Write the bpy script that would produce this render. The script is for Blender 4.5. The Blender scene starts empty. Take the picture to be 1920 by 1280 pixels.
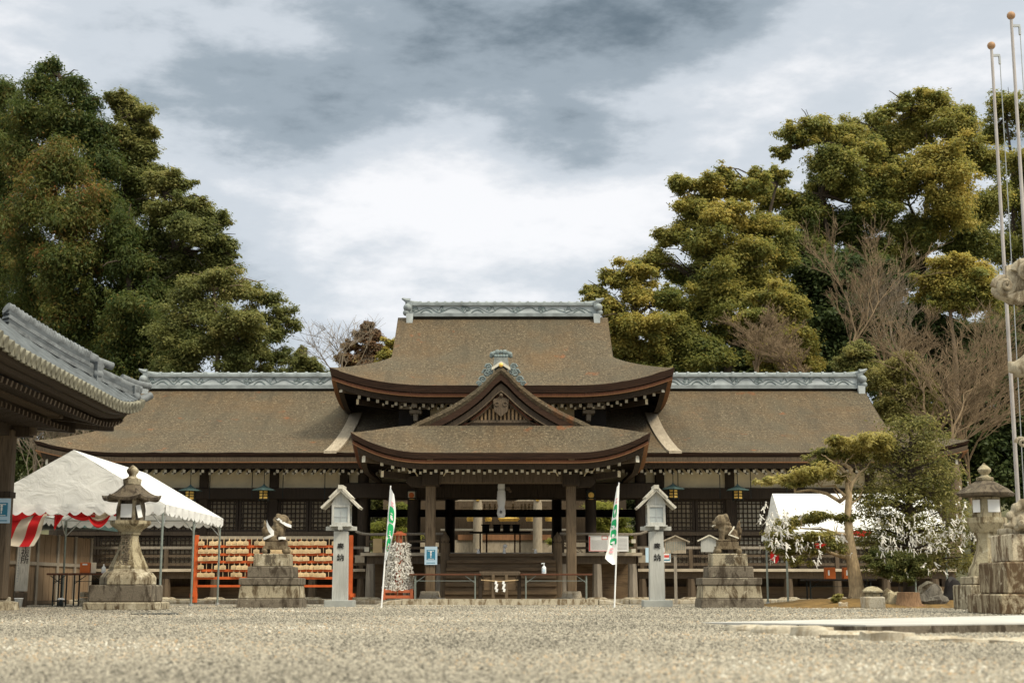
import bpy, bmesh, math, random
import numpy as np
from mathutils import Vector, Matrix, Euler
R = math.radians
sc = bpy.context.scene
col = sc.collection
random.seed(7)
rng = np.random.default_rng(11)

# ------------------------------------------------------------------ camera
F = 2711.0; YH = 1106.0; CH = 0.34
TH = math.atan((YH - 640.0) / F)
cam = bpy.data.objects.new('camera', bpy.data.cameras.new('camera'))
col.objects.link(cam)
cam.location = (0, 0, CH)
cam.rotation_euler = (R(90) + TH, 0, 0)
cam.data.sensor_width = 36.0
cam.data.lens = F / 1920.0 * 36.0
cam.data.clip_start = 0.05; cam.data.clip_end = 3000
cam.data.dof.use_dof = True
cam.data.dof.focus_distance = 33.0
cam.data.dof.aperture_fstop = 3.2
sc.camera = cam

# ------------------------------------------------------------------ light and sky
SUN_EL, SUN_AZ = 48.0, 128.0          # azimuth clockwise from +Y: from behind the right shoulder
sun = bpy.data.objects.new('sun', bpy.data.lights.new('sun', 'SUN'))
col.objects.link(sun)
sun.data.energy = 2.0
sun.data.angle = R(14)
sun.data.color = (1.0, 0.89, 0.69)
sd = Vector((math.sin(R(SUN_AZ)) * math.cos(R(SUN_EL)), math.cos(R(SUN_AZ)) * math.cos(R(SUN_EL)), math.sin(R(SUN_EL))))
sun.rotation_euler = sd.to_track_quat('Z', 'Y').to_euler()
sun.location = (20, -10, 40)
sc.view_settings.view_transform = 'Standard'
sc.view_settings.look = 'None'
sc.view_settings.exposure = 0.74
sc.view_settings.gamma = 1.0

def raydir(px, py):
    xc, yc = (px - 960) / F, (640 - py) / F
    v = Vector((xc, math.cos(TH) - yc * math.sin(TH), math.sin(TH) + yc * math.cos(TH)))
    return v
def P(px, py, d):
    v = raydir(px, py)
    t = d / v.y
    return Vector((v.x * t, d, CH + v.z * t))
def ZO(py, d): return P(960, py, d).z
def XO(px, d, py=1106): return P(px, py, d).x

world = bpy.data.worlds.new('World'); sc.world = world
world.use_nodes = True
wt = world.node_tree; wt.nodes.clear()
def WN(t, **k):
    n = wt.nodes.new(t)
    for a, b in k.items(): setattr(n, a, b)
    return n
def wmath(op, a, b=None, c=None, clamp=False):
    n = WN('ShaderNodeMath', operation=op); n.use_clamp = clamp
    for i, v in enumerate((a, b, c)):
        if v is None: continue
        if isinstance(v, (int, float)): n.inputs[i].default_value = v
        else: wt.links.new(v, n.inputs[i])
    return n.outputs[0]
tcw = WN('ShaderNodeTexCoord')
nrm = WN('ShaderNodeVectorMath', operation='NORMALIZE'); wt.links.new(tcw.outputs['Generated'], nrm.inputs[0])
sep = WN('ShaderNodeSeparateXYZ'); wt.links.new(nrm.outputs[0], sep.inputs[0])
sky = WN('ShaderNodeTexSky', sky_type='NISHITA'); sky.sun_disc = False
sky.sun_elevation = R(SUN_EL); sky.sun_rotation = R(SUN_AZ)
mp = WN('ShaderNodeMapping'); mp.inputs['Scale'].default_value = (1.0, 1.0, 2.6); mp.inputs['Rotation'].default_value = (0, R(-14), 0)
wt.links.new(nrm.outputs[0], mp.inputs[0])
n1 = WN('ShaderNodeTexNoise'); n1.inputs['Scale'].default_value = 5.2; n1.inputs['Detail'].default_value = 7; n1.inputs['Roughness'].default_value = 0.52
n1.inputs['Distortion'].default_value = 0.15
wt.links.new(mp.outputs[0], n1.inputs['Vector'])
n2 = WN('ShaderNodeTexNoise'); n2.inputs['Scale'].default_value = 8.5; n2.inputs['Detail'].default_value = 10; n2.inputs['Roughness'].default_value = 0.6
wt.links.new(mp.outputs[0], n2.inputs['Vector'])
val = wmath('MULTIPLY_ADD', n1.outputs[0], 0.62, 0.19)
val = wmath('MULTIPLY_ADD', n2.outputs[0], 1.10, val)
val = wmath('SUBTRACT', val, 0.485)
# named cloud masses: direction, width in degrees, weight (dark below zero)
for px, py, wdeg, w in ((840, 80, 4.6, -0.32), (540, 40, 4.6, -0.14), (1100, 60, 4.4, -0.30), (300, 60, 4.4, -0.10), (460, 270, 3.4, -0.09), (1340, 80, 4.4, -0.14),
                        (620, 170, 2.6, 0.10), (900, 350, 3.8, 0.30), (720, 430, 3.6, 0.22), (1130, 390, 4, 0.24), (560, 430, 2.5, 0.16), (60, 60, 3.5, 0.06),
                        (820, 120, 1.6, -0.14), (1060, 190, 2.2, -0.12), (600, 580, 4, 0.06), (1560, 120, 5.0, 0.12), (330, 250, 3.0, 0.08), (1300, 300, 3.5, 0.10)):
    v = raydir(px, py).normalized()
    d = WN('ShaderNodeVectorMath', operation='DOT_PRODUCT'); wt.links.new(nrm.outputs[0], d.inputs[0]); d.inputs[1].default_value = v
    k = 1.0 / (1 - math.cos(R(wdeg)))
    e = wmath('MULTIPLY_ADD', d.outputs['Value'], k, -k)
    g = wmath('POWER', 2.71828, e)
    val = wmath('MULTIPLY_ADD', g, w, val)
ramp = WN('ShaderNodeValToRGB')
cr = ramp.color_ramp; cr.interpolation = 'EASE'
cr.elements[0].position = 0.05; cr.elements[0].color = (0.135, 0.175, 0.205, 1)
cr.elements[1].position = 0.95; cr.elements[1].color = (0.90, 0.90, 0.91, 1)
e = cr.elements.new(0.35); e.color = (0.33, 0.385, 0.43, 1)
e = cr.elements.new(0.62); e.color = (0.60, 0.645, 0.69, 1)
wt.links.new(val, ramp.inputs[0])
# an overcast vault brightens overhead; sky above the frame is boosted to light the scene
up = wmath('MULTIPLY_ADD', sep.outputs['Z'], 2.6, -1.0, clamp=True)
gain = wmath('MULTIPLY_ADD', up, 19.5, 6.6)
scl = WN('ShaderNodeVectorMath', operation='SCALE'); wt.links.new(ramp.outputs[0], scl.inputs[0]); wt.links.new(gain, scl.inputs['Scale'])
warm = WN('ShaderNodeMix', data_type='RGBA', blend_type='MULTIPLY'); wt.links.new(up, warm.inputs['Factor']); warm.inputs['B'].default_value = (1.0, 0.91, 0.72, 1)  # warm tint added only to the unseen sky overhead, for warmer light
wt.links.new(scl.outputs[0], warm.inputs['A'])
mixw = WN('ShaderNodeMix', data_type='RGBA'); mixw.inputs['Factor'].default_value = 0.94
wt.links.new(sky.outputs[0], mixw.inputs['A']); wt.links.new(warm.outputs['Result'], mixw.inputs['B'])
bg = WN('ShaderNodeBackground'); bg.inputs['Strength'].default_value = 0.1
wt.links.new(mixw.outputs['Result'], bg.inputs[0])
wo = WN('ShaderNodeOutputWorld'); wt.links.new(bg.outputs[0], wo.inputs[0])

# ------------------------------------------------------------------ materials
class NT:
    def __init__(s, name):
        s.m = bpy.data.materials.new(name); s.m.use_nodes = True
        s.t = s.m.node_tree; s.p = s.t.nodes['Principled BSDF']
        s.p.inputs['Specular IOR Level'].default_value = 0.25
    def n(s, t, **k):
        n = s.t.nodes.new(t)
        for a, b in k.items(): setattr(n, a, b)
        return n
    def l(s, a, b): s.t.links.new(a, b)
    def coord(s, scale=(1, 1, 1), kind='Object', rot=(0, 0, 0)):
        if kind == 'World':
            g = s.n('ShaderNodeNewGeometry'); o = g.outputs['Position']
        else:
            o = s.n('ShaderNodeTexCoord').outputs[kind]
        m = s.n('ShaderNodeMapping'); m.inputs['Scale'].default_value = scale; m.inputs['Rotation'].default_value = rot
        s.l(o, m.inputs[0]); return m.outputs[0]
    def noise(s, vec, scale, detail=4, rough=0.55, dist=0):
        n = s.n('ShaderNodeTexNoise'); n.inputs['Scale'].default_value = scale; n.inputs['Detail'].default_value = detail
        n.inputs['Roughness'].default_value = rough; n.inputs['Distortion'].default_value = dist
        s.l(vec, n.inputs['Vector']); return n.outputs[0]
    def ramp(s, fac, stops):
        r = s.n('ShaderNodeValToRGB'); e = r.color_ramp.elements
        while len(e) < len(stops): e.new(0.5)
        for x, (p, c) in zip(e, stops):
            x.position = p; x.color = (*c, 1) if len(c) == 3 else c
        s.l(fac, r.inputs[0]); return r.outputs[0]
    def mix(s, fac, a, b, mode='MIX'):
        m = s.n('ShaderNodeMix', data_type='RGBA', blend_type=mode)
        for k, v in (('Factor', fac), ('A', a), ('B', b)):
            i = m.inputs[k]
            if isinstance(v, (int, float)): i.default_value = v
            elif isinstance(v, tuple): i.default_value = (*v, 1)
            else: s.l(v, i)
        return m.outputs['Result']
    def bump(s, h, strength, dist=0.02):
        b = s.n('ShaderNodeBump'); b.inputs['Strength'].default_value = strength; b.inputs['Distance'].default_value = dist
        s.l(h, b.inputs['Height']); s.l(b.outputs[0], s.p.inputs['Normal'])
    def done(s, colour, rough=0.8):
        i = s.p.inputs['Base Color']
        if isinstance(colour, tuple): i.default_value = (*colour, 1)
        else: s.l(colour, i)
        if isinstance(rough, (int, float)): s.p.inputs['Roughness'].default_value = rough
        else: s.l(rough, s.p.inputs['Roughness'])
        return s.m
M = {}
def simple(name, c, rough=0.7, var=0.18, scale=6, metal=0.0, bump=0.0, stretch=(1, 1, 1)):
    t = NT(name); v = t.coord(stretch, 'World')
    f = t.noise(v, scale, 5)
    lo = tuple(max(0, x * (1 - var * 1.6)) for x in c); hi = tuple(min(1, x * (1 + var * 1.6)) for x in c)
    t.p.inputs['Metallic'].default_value = metal
    if bump: t.bump(f, bump, 0.02)
    M[name] = t.done(t.ramp(f, [(0.25, lo), (0.75, hi)]), rough); return M[name]
def wood(name, c, dark, grain=(14, 14, 1.2), weather=None):
    t = NT(name); v = t.coord(grain, 'World')
    f = t.noise(v, 2.2, 6, 0.65, 0.4)
    c0 = t.ramp(f, [(0.28, dark), (0.5, c), (0.78, tuple(min(1, x * 1.35) for x in c))])
    big = t.noise(t.coord((1, 1, 1), 'World'), 0.9, 3)
    c1 = t.mix(t.ramp(big, [(0.42, (0, 0, 0)), (0.7, (1, 1, 1))]), c0, weather or tuple(x * 0.75 for x in c))
    t.bump(f, 0.35, 0.01)
    M[name] = t.done(c1, 0.75); return M[name]
def stone(name, c, stain, lichen, ls=0.55, ss=0.53):
    t = NT(name); v = t.coord((1, 1, 1), 'World')
    fine = t.noise(v, 46, 4, 0.7)
    c0 = t.ramp(fine, [(0.3, tuple(x * 0.72 for x in c)), (0.7, tuple(min(1, x * 1.2) for x in c))])
    streak = t.noise(t.coord((4.5, 4.5, 1.6), 'World'), 1.5, 7, 0.68, 0.6)
    c1 = t.mix(t.ramp(streak, [(ss - .13, (1, 1, 1)), (ss, (0, 0, 0))]), c0, stain)
    lf = t.noise(v, 4.2, 6, 0.7)
    c2 = t.mix(t.ramp(lf, [(ls, (0, 0, 0)), (ls + 0.08, (1, 1, 1))]), c1, lichen)
    t.bump(t.noise(v, 22, 6, 0.7), 0.5, 0.02)
    M[name] = t.done(c2, 0.92); return M[name]

# cypress-bark thatch
def thatch():
    t = NT('bark_thatch'); v = t.coord((1, 1, 1), 'World')
    fib = t.noise(t.coord((17, 8, 24), 'World'), 1.0, 6, 0.78)
    c0 = t.ramp(fib, [(0.32, (0.036, 0.028, 0.018)), (0.50, (0.100, 0.078, 0.049)), (0.68, (0.235, 0.188, 0.122))])
    crs = t.n('ShaderNodeTexWave', wave_type='BANDS', bands_direction='Z'); crs.inputs['Scale'].default_value = 3.6
    crs.inputs['Distortion'].default_value = 2.5; crs.inputs['Detail'].default_value = 3; crs.inputs['Detail Scale'].default_value = 3.0
    t.l(v, crs.inputs['Vector'])
    c1 = t.mix(t.ramp(crs.outputs[0], [(0.0, (0.34, 0.34, 0.34)), (0.35, (0, 0, 0))]), c0, (0.062, 0.045, 0.032))
    big = t.noise(v, 0.55, 6, 0.65)
    c2 = t.mix(t.ramp(big, [(0.45, (0, 0, 0)), (0.68, (0.5, 0.5, 0.5))]), c1, (0.155, 0.092, 0.042))
    gr = t.noise(t.coord((0.5, 0.5, 0.5), 'World', (0.3, 0.2, 0.9)), 1.6, 6, 0.65)
    c3 = t.mix(t.ramp(gr, [(0.47, (0, 0, 0)), (0.66, (0.62, 0.62, 0.62))]), c2, (0.092, 0.080, 0.055))
    st = t.noise(t.coord((3.2, 0.45, 0.45), 'World'), 1.0, 5, 0.6)
    c3 = t.mix(t.ramp(st, [(0.5, (0, 0, 0)), (0.72, (0.5, 0.5, 0.5))]), c3, (0.058, 0.047, 0.032))
    rus = t.noise(t.coord((2.0, 2.0, 0.7), 'World'), 0.8, 3)
    c4 = t.mix(t.ramp(rus, [(0.66, (0, 0, 0)), (0.74, (0.55, 0.55, 0.55))]), c3, (0.24, 0.082, 0.028))
    sp = t.n('ShaderNodeTexVoronoi'); sp.inputs['Scale'].default_value = 7.0; t.l(v, sp.inputs['Vector'])
    c5 = t.mix(t.ramp(sp.outputs['Distance'], [(0.055, (0.8, 0.8, 0.8)), (0.10, (0, 0, 0))]), c4, (0.50, 0.42, 0.30))
    t.bump(fib, 0.9, 0.05)
    M['thatch'] = t.done(c5, 0.95)
thatch()
def thatch_edge():
    t = NT('thatch_cut_edge'); v = t.coord((1, 1, 26), 'World')
    f = t.noise(v, 2.0, 5, 0.7)
    t.bump(f, 0.6, 0.03)
    M['thatch_edge'] = t.done(t.ramp(f, [(0.3, (0.018, 0.011, 0.008)), (0.6, (0.055, 0.029, 0.018)), (0.8, (0.11, 0.055, 0.028))]), 0.95)
thatch_edge()
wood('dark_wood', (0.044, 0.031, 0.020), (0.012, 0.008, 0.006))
wood('red_wood', (0.125, 0.050, 0.026), (0.05, 0.022, 0.013))
wood('warm_edge', (0.25, 0.125, 0.06), (0.13, 0.06, 0.03))
wood('old_wood', (0.108, 0.079, 0.052), (0.030, 0.019, 0.012))
wood('pillar_wood', (0.155, 0.112, 0.070), (0.045, 0.028, 0.017))
wood('grey_wood', (0.27, 0.235, 0.19), (0.12, 0.095, 0.07))
wood('plank_wood', (0.23, 0.16, 0.10), (0.085, 0.052, 0.03))
wood('deck_edge', (0.50, 0.43, 0.33), (0.26, 0.20, 0.14), (1.5, 10, 10))
wood('deck_wood', (0.12, 0.085, 0.055), (0.045, 0.030, 0.02), (1.5, 10, 10))
wood('step_wood', (0.17, 0.115, 0.066), (0.06, 0.038, 0.022), (1.2, 10, 12))
wood('board_pale', (0.35, 0.295, 0.22), (0.20, 0.16, 0.115), (8, 2, 2))
wood('ema_wood', (0.70, 0.52, 0.30), (0.48, 0.32, 0.16), (30, 3, 3))
wood('lantern_white', (0.46, 0.46, 0.43), (0.35, 0.35, 0.32), (20, 20, 1.5))
wood('lantern_roof', (0.52, 0.49, 0.42), (0.30, 0.27, 0.22), (18, 3, 3))
stone('granite', (0.33, 0.285, 0.20), (0.085, 0.060, 0.034), (0.45, 0.40, 0.30))
stone('granite_dark', (0.155, 0.130, 0.098), (0.050, 0.038, 0.026), (0.30, 0.27, 0.20), 0.6)
stone('granite_pale', (0.47, 0.415, 0.31), (0.17, 0.125, 0.075), (0.56, 0.53, 0.46), 0.62)
stone('granite_yellow', (0.36, 0.31, 0.205), (0.11, 0.082, 0.045), (0.50, 0.46, 0.35), 0.6)
stone('guardian_stone', (0.185, 0.145, 0.092), (0.075, 0.052, 0.03), (0.33, 0.29, 0.21), 0.64)
simple('fortune_paper', (0.64, 0.62, 0.57), 0.85, 0.06, 9)
simple('crest_grey', (0.20, 0.215, 0.205), 0.7, 0.3, 8)
stone('big_guardian', (0.36, 0.31, 0.225), (0.16, 0.125, 0.08), (0.52, 0.48, 0.40), 0.64)
stone('kerb_stone', (0.47, 0.42, 0.33), (0.28, 0.225, 0.15), (0.58, 0.55, 0.47), 0.6)
stone('pedestal_stone', (0.36, 0.30, 0.20), (0.095, 0.060, 0.032), (0.48, 0.42, 0.31), 0.62, 0.585)
stone('pedestal_pale', (0.50, 0.43, 0.31), (0.12, 0.08, 0.045), (0.60, 0.55, 0.44), 0.6, 0.56)
stone('rock', (0.155, 0.14, 0.115), (0.05, 0.043, 0.035), (0.26, 0.25, 0.19), 0.6)
def slab():
    t = NT('paving_stone'); v = t.coord((1, 1, 1), 'World')
    t.bump(t.noise(v, 60, 4), 0.15, 0.01)
    M['paving'] = t.done(t.ramp(t.noise(v, 1.6, 6), [(0.3, (0.36, 0.35, 0.325)), (0.7, (0.50, 0.49, 0.46))]), 0.75)
slab()
simple('plaster', (0.68, 0.58, 0.39), 0.9, 0.10, 2.5)
simple('white_tip', (0.60, 0.56, 0.46), 0.7, 0.08, 8)
simple('verdigris', (0.225, 0.25, 0.255), 0.65, 0.24, 3.5, 0.1, 0.2)
simple('verdigris_pale', (0.40, 0.43, 0.435), 0.65, 0.18, 3, 0.05)
simple('verdigris_dark', (0.16, 0.195, 0.195), 0.6, 0.25, 8)
simple('gold', (0.75, 0.48, 0.12), 0.4, 0.15, 12, 0.6)
simple('tile', (0.085, 0.096, 0.104), 0.7, 0.30, 5, 0.0, 0.3)
simple('tile_pale', (0.14, 0.152, 0.16), 0.7, 0.34, 9)
simple('tile_mossy', (0.17, 0.16, 0.12), 0.7, 0.35, 9)
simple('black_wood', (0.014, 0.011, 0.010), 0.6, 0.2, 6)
simple('black_metal', (0.02, 0.024, 0.022), 0.45, 0.2, 6, 0.3)
simple('bronze_green', (0.085, 0.14, 0.135), 0.55, 0.2, 7, 0.3)
simple('vermilion', (0.52, 0.10, 0.024), 0.55, 0.13, 5)
simple('red_cloth', (0.60, 0.018, 0.020), 0.75, 0.10, 3)
simple('cream_cloth', (0.66, 0.58, 0.46), 0.8, 0.08, 3)
simple('steel_green', (0.23, 0.26, 0.235), 0.45, 0.12, 6, 0.4)
simple('steel', (0.42, 0.43, 0.42), 0.4, 0.1, 5, 0.5)
simple('paper', (0.80, 0.80, 0.79), 0.8, 0.03, 6)
simple('paper_blue', (0.50, 0.66, 0.78), 0.7, 0.04, 6)
simple('print_blue', (0.045, 0.22, 0.34), 0.6, 0.05, 6)
simple('print_red', (0.62, 0.075, 0.06), 0.7, 0.05, 6)
simple('print_grey', (0.36, 0.36, 0.35), 0.7, 0.05, 6)
simple('print_green', (0.018, 0.36, 0.13), 0.7, 0.05, 6)
simple('print_pink', (0.72, 0.38, 0.43), 0.7, 0.05, 6)
simple('ink', (0.02, 0.018, 0.016), 0.7, 0.1, 9)
simple('carving', (0.13, 0.105, 0.075), 0.9, 0.15, 9)
simple('table_top', (0.105, 0.042, 0.022), 0.45, 0.15, 4)
simple('orange_box', (0.52, 0.135, 0.035), 0.6, 0.1, 5)
simple('cardboard', (0.50, 0.37, 0.20), 0.8, 0.06, 6)
simple('sanitiser', (0.74, 0.78, 0.80), 0.25, 0.03, 6)
simple('floor_red', (0.42, 0.115, 0.05), 0.6, 0.08, 3)
simple('glass_grey', (0.38, 0.41, 0.41), 0.25, 0.06, 3)
simple('bark', (0.17, 0.125, 0.085), 0.95, 0.3, 9, 0, 0.6, (3, 3, 0.7))
simple('bark_dark', (0.055, 0.042, 0.030), 0.95, 0.3, 9, 0, 0.6, (3, 3, 0.7))
simple('bark_pale', (0.40, 0.30, 0.18), 0.95, 0.28, 10, 0, 0.6, (3, 3, 0.8))
simple('twig', (0.175, 0.125, 0.075), 0.9, 0.2, 3)
simple('twig_grey', (0.18, 0.145, 0.105), 0.9, 0.2, 3)
simple('stump', (0.19, 0.115, 0.065), 0.95, 0.3, 9, 0, 0.6, (4, 4, 1))
simple('moss', (0.145, 0.088, 0.028), 0.95, 0.4, 7, 0, 0.6)
simple('hill_soil', (0.065, 0.062, 0.030), 0.95, 0.4, 1.5)
def canvas():
    t = NT('tent_canvas'); v = t.coord((1, 1, 1), 'World')
    w = t.noise(t.coord((1.6, 1, 2.2), 'World', (0.4, 0.5, 0.3)), 1.6, 5, 0.55, 1.2)
    t.bump(w, 0.42, 0.08)
    tr = t.n('ShaderNodeBsdfTranslucent'); tr.inputs['Color'].default_value = (0.78, 0.77, 0.74, 1)
    mx = t.n('ShaderNodeMixShader'); mx.inputs[0].default_value = 0.22
    m = t.done(t.ramp(t.noise(v, 2.2, 4), [(0.3, (0.74, 0.74, 0.73)), (0.7, (0.84, 0.84, 0.83))]), 0.7)
    out = t.t.nodes['Material Output']
    t.l(t.p.outputs[0], mx.inputs[1]); t.l(tr.outputs[0], mx.inputs[2]); t.l(mx.outputs[0], out.inputs[0])
    M['canvas'] = m
canvas()
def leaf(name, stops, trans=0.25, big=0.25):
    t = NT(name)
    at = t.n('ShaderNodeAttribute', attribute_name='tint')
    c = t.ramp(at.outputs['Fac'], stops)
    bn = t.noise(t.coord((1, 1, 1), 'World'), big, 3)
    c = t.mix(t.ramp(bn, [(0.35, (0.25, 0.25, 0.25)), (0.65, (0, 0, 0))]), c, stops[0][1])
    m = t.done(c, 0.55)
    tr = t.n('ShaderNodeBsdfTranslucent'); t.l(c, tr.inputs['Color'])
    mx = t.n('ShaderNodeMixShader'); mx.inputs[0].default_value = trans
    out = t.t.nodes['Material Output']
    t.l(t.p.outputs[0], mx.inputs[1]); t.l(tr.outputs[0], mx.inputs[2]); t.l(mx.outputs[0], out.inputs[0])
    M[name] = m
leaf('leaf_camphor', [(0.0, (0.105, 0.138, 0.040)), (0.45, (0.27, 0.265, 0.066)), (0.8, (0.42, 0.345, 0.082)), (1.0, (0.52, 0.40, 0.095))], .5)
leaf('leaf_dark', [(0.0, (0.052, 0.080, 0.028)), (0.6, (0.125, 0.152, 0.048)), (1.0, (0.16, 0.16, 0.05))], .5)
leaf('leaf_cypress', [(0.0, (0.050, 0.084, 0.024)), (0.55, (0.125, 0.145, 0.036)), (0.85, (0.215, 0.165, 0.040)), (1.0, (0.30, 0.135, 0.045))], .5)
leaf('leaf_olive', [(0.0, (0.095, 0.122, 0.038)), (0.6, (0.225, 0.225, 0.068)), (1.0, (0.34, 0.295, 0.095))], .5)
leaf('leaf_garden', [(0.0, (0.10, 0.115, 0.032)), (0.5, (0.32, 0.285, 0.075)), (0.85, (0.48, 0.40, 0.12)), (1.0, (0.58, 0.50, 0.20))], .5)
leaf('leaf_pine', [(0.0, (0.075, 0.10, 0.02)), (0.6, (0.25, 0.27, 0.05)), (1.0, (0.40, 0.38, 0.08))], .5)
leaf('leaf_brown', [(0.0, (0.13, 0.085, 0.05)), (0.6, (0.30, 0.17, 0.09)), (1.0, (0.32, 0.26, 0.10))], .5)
def gravel_ground():
    t = NT('gravel'); v = t.coord((1, 1, 1), 'World')
    vo = t.n('ShaderNodeTexVoronoi'); vo.inputs['Scale'].default_value = 42.0; t.l(v, vo.inputs['Vector'])
    s = t.n('ShaderNodeSeparateColor'); t.l(vo.outputs['Color'], s.inputs[0])
    c0 = t.ramp(s.outputs[0], [(0.0, (0.13, 0.116, 0.091)), (0.4, (0.265, 0.239, 0.190)), (0.75, (0.36, 0.328, 0.265)), (1.0, (0.48, 0.45, 0.38))])
    vo2 = t.n('ShaderNodeTexVoronoi'); vo2.inputs['Scale'].default_value = 11.0; t.l(v, vo2.inputs['Vector'])
    s2 = t.n('ShaderNodeSeparateColor'); t.l(vo2.outputs['Color'], s2.inputs[0])
    c0 = t.mix(0.35, c0, t.ramp(s2.outputs[1], [(0.0, (0.20, 0.18, 0.15)), (0.5, (0.42, 0.39, 0.335)), (1.0, (0.62, 0.59, 0.53))]))
    big = t.noise(v, 0.35, 4)
    c1 = t.mix(t.ramp(big, [(0.4, (0, 0, 0)), (0.7, (0.5, 0.5, 0.5))]), c0, (0.40, 0.355, 0.255))
    t.bump(vo.outputs['Distance'], 0.9, 0.03)
    M['gravel'] = t.done(c1, 0.9)
gravel_ground()
def pebble():
    t = NT('pebble')
    at = t.n('ShaderNodeAttribute', attribute_name='tint')
    c = t.ramp(at.outputs['Fac'], [(0.0, (0.085, 0.076, 0.060)), (0.3, (0.195, 0.175, 0.138)), (0.6, (0.275, 0.248, 0.195)), (0.85, (0.36, 0.328, 0.262)), (0.92, (0.34, 0.235, 0.13)), (1.0, (0.50, 0.47, 0.40))])
    g = t.n('ShaderNodeNewGeometry'); sx = t.n('ShaderNodeSeparateXYZ'); t.l(g.outputs['Position'], sx.inputs[0])
    nz = t.noise(t.coord((1, 1, 1), 'World'), 0.5, 4)
    ad = t.n('ShaderNodeMath', operation='MULTIPLY_ADD'); ad.use_clamp = True; t.l(sx.outputs[0], ad.inputs[0]); ad.inputs[1].default_value = -0.10; t.l(nz, ad.inputs[2])
    gr = t.mix(1.0, c, (0.98, 0.985, 1.0), 'MULTIPLY')
    c = t.mix(ad.outputs[0], c, gr)
    M['pebble'] = t.done(c, 0.75)
pebble()
# ------------------------------------------------------------------ scene helpers
def thing(name, label, cat, loc=(0, 0, 0), rotz=0.0, group=None):
    o = bpy.data.objects.new(name, None); col.objects.link(o)
    o.empty_display_size = 0.2
    o.location = loc; o.rotation_euler = (0, 0, rotz)
    o['label'] = label; o['category'] = cat
    if group: o['group'] = group
    return o
def tag(o, label, cat, group=None):
    o['label'] = label; o['category'] = cat
    if group: o['group'] = group
    return o
def copy_tree(o, parent=None):
    c = o.copy(); col.objects.link(c)
    if parent is not None: c.parent = parent
    for ch in o.children: copy_tree(ch, c)
    return c
def link(name, me, parent=None, loc=None):
    o = bpy.data.objects.new(name, me); col.objects.link(o)
    if parent is not None: o.parent = parent
    if loc is not None: o.location = loc
    return o

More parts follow.
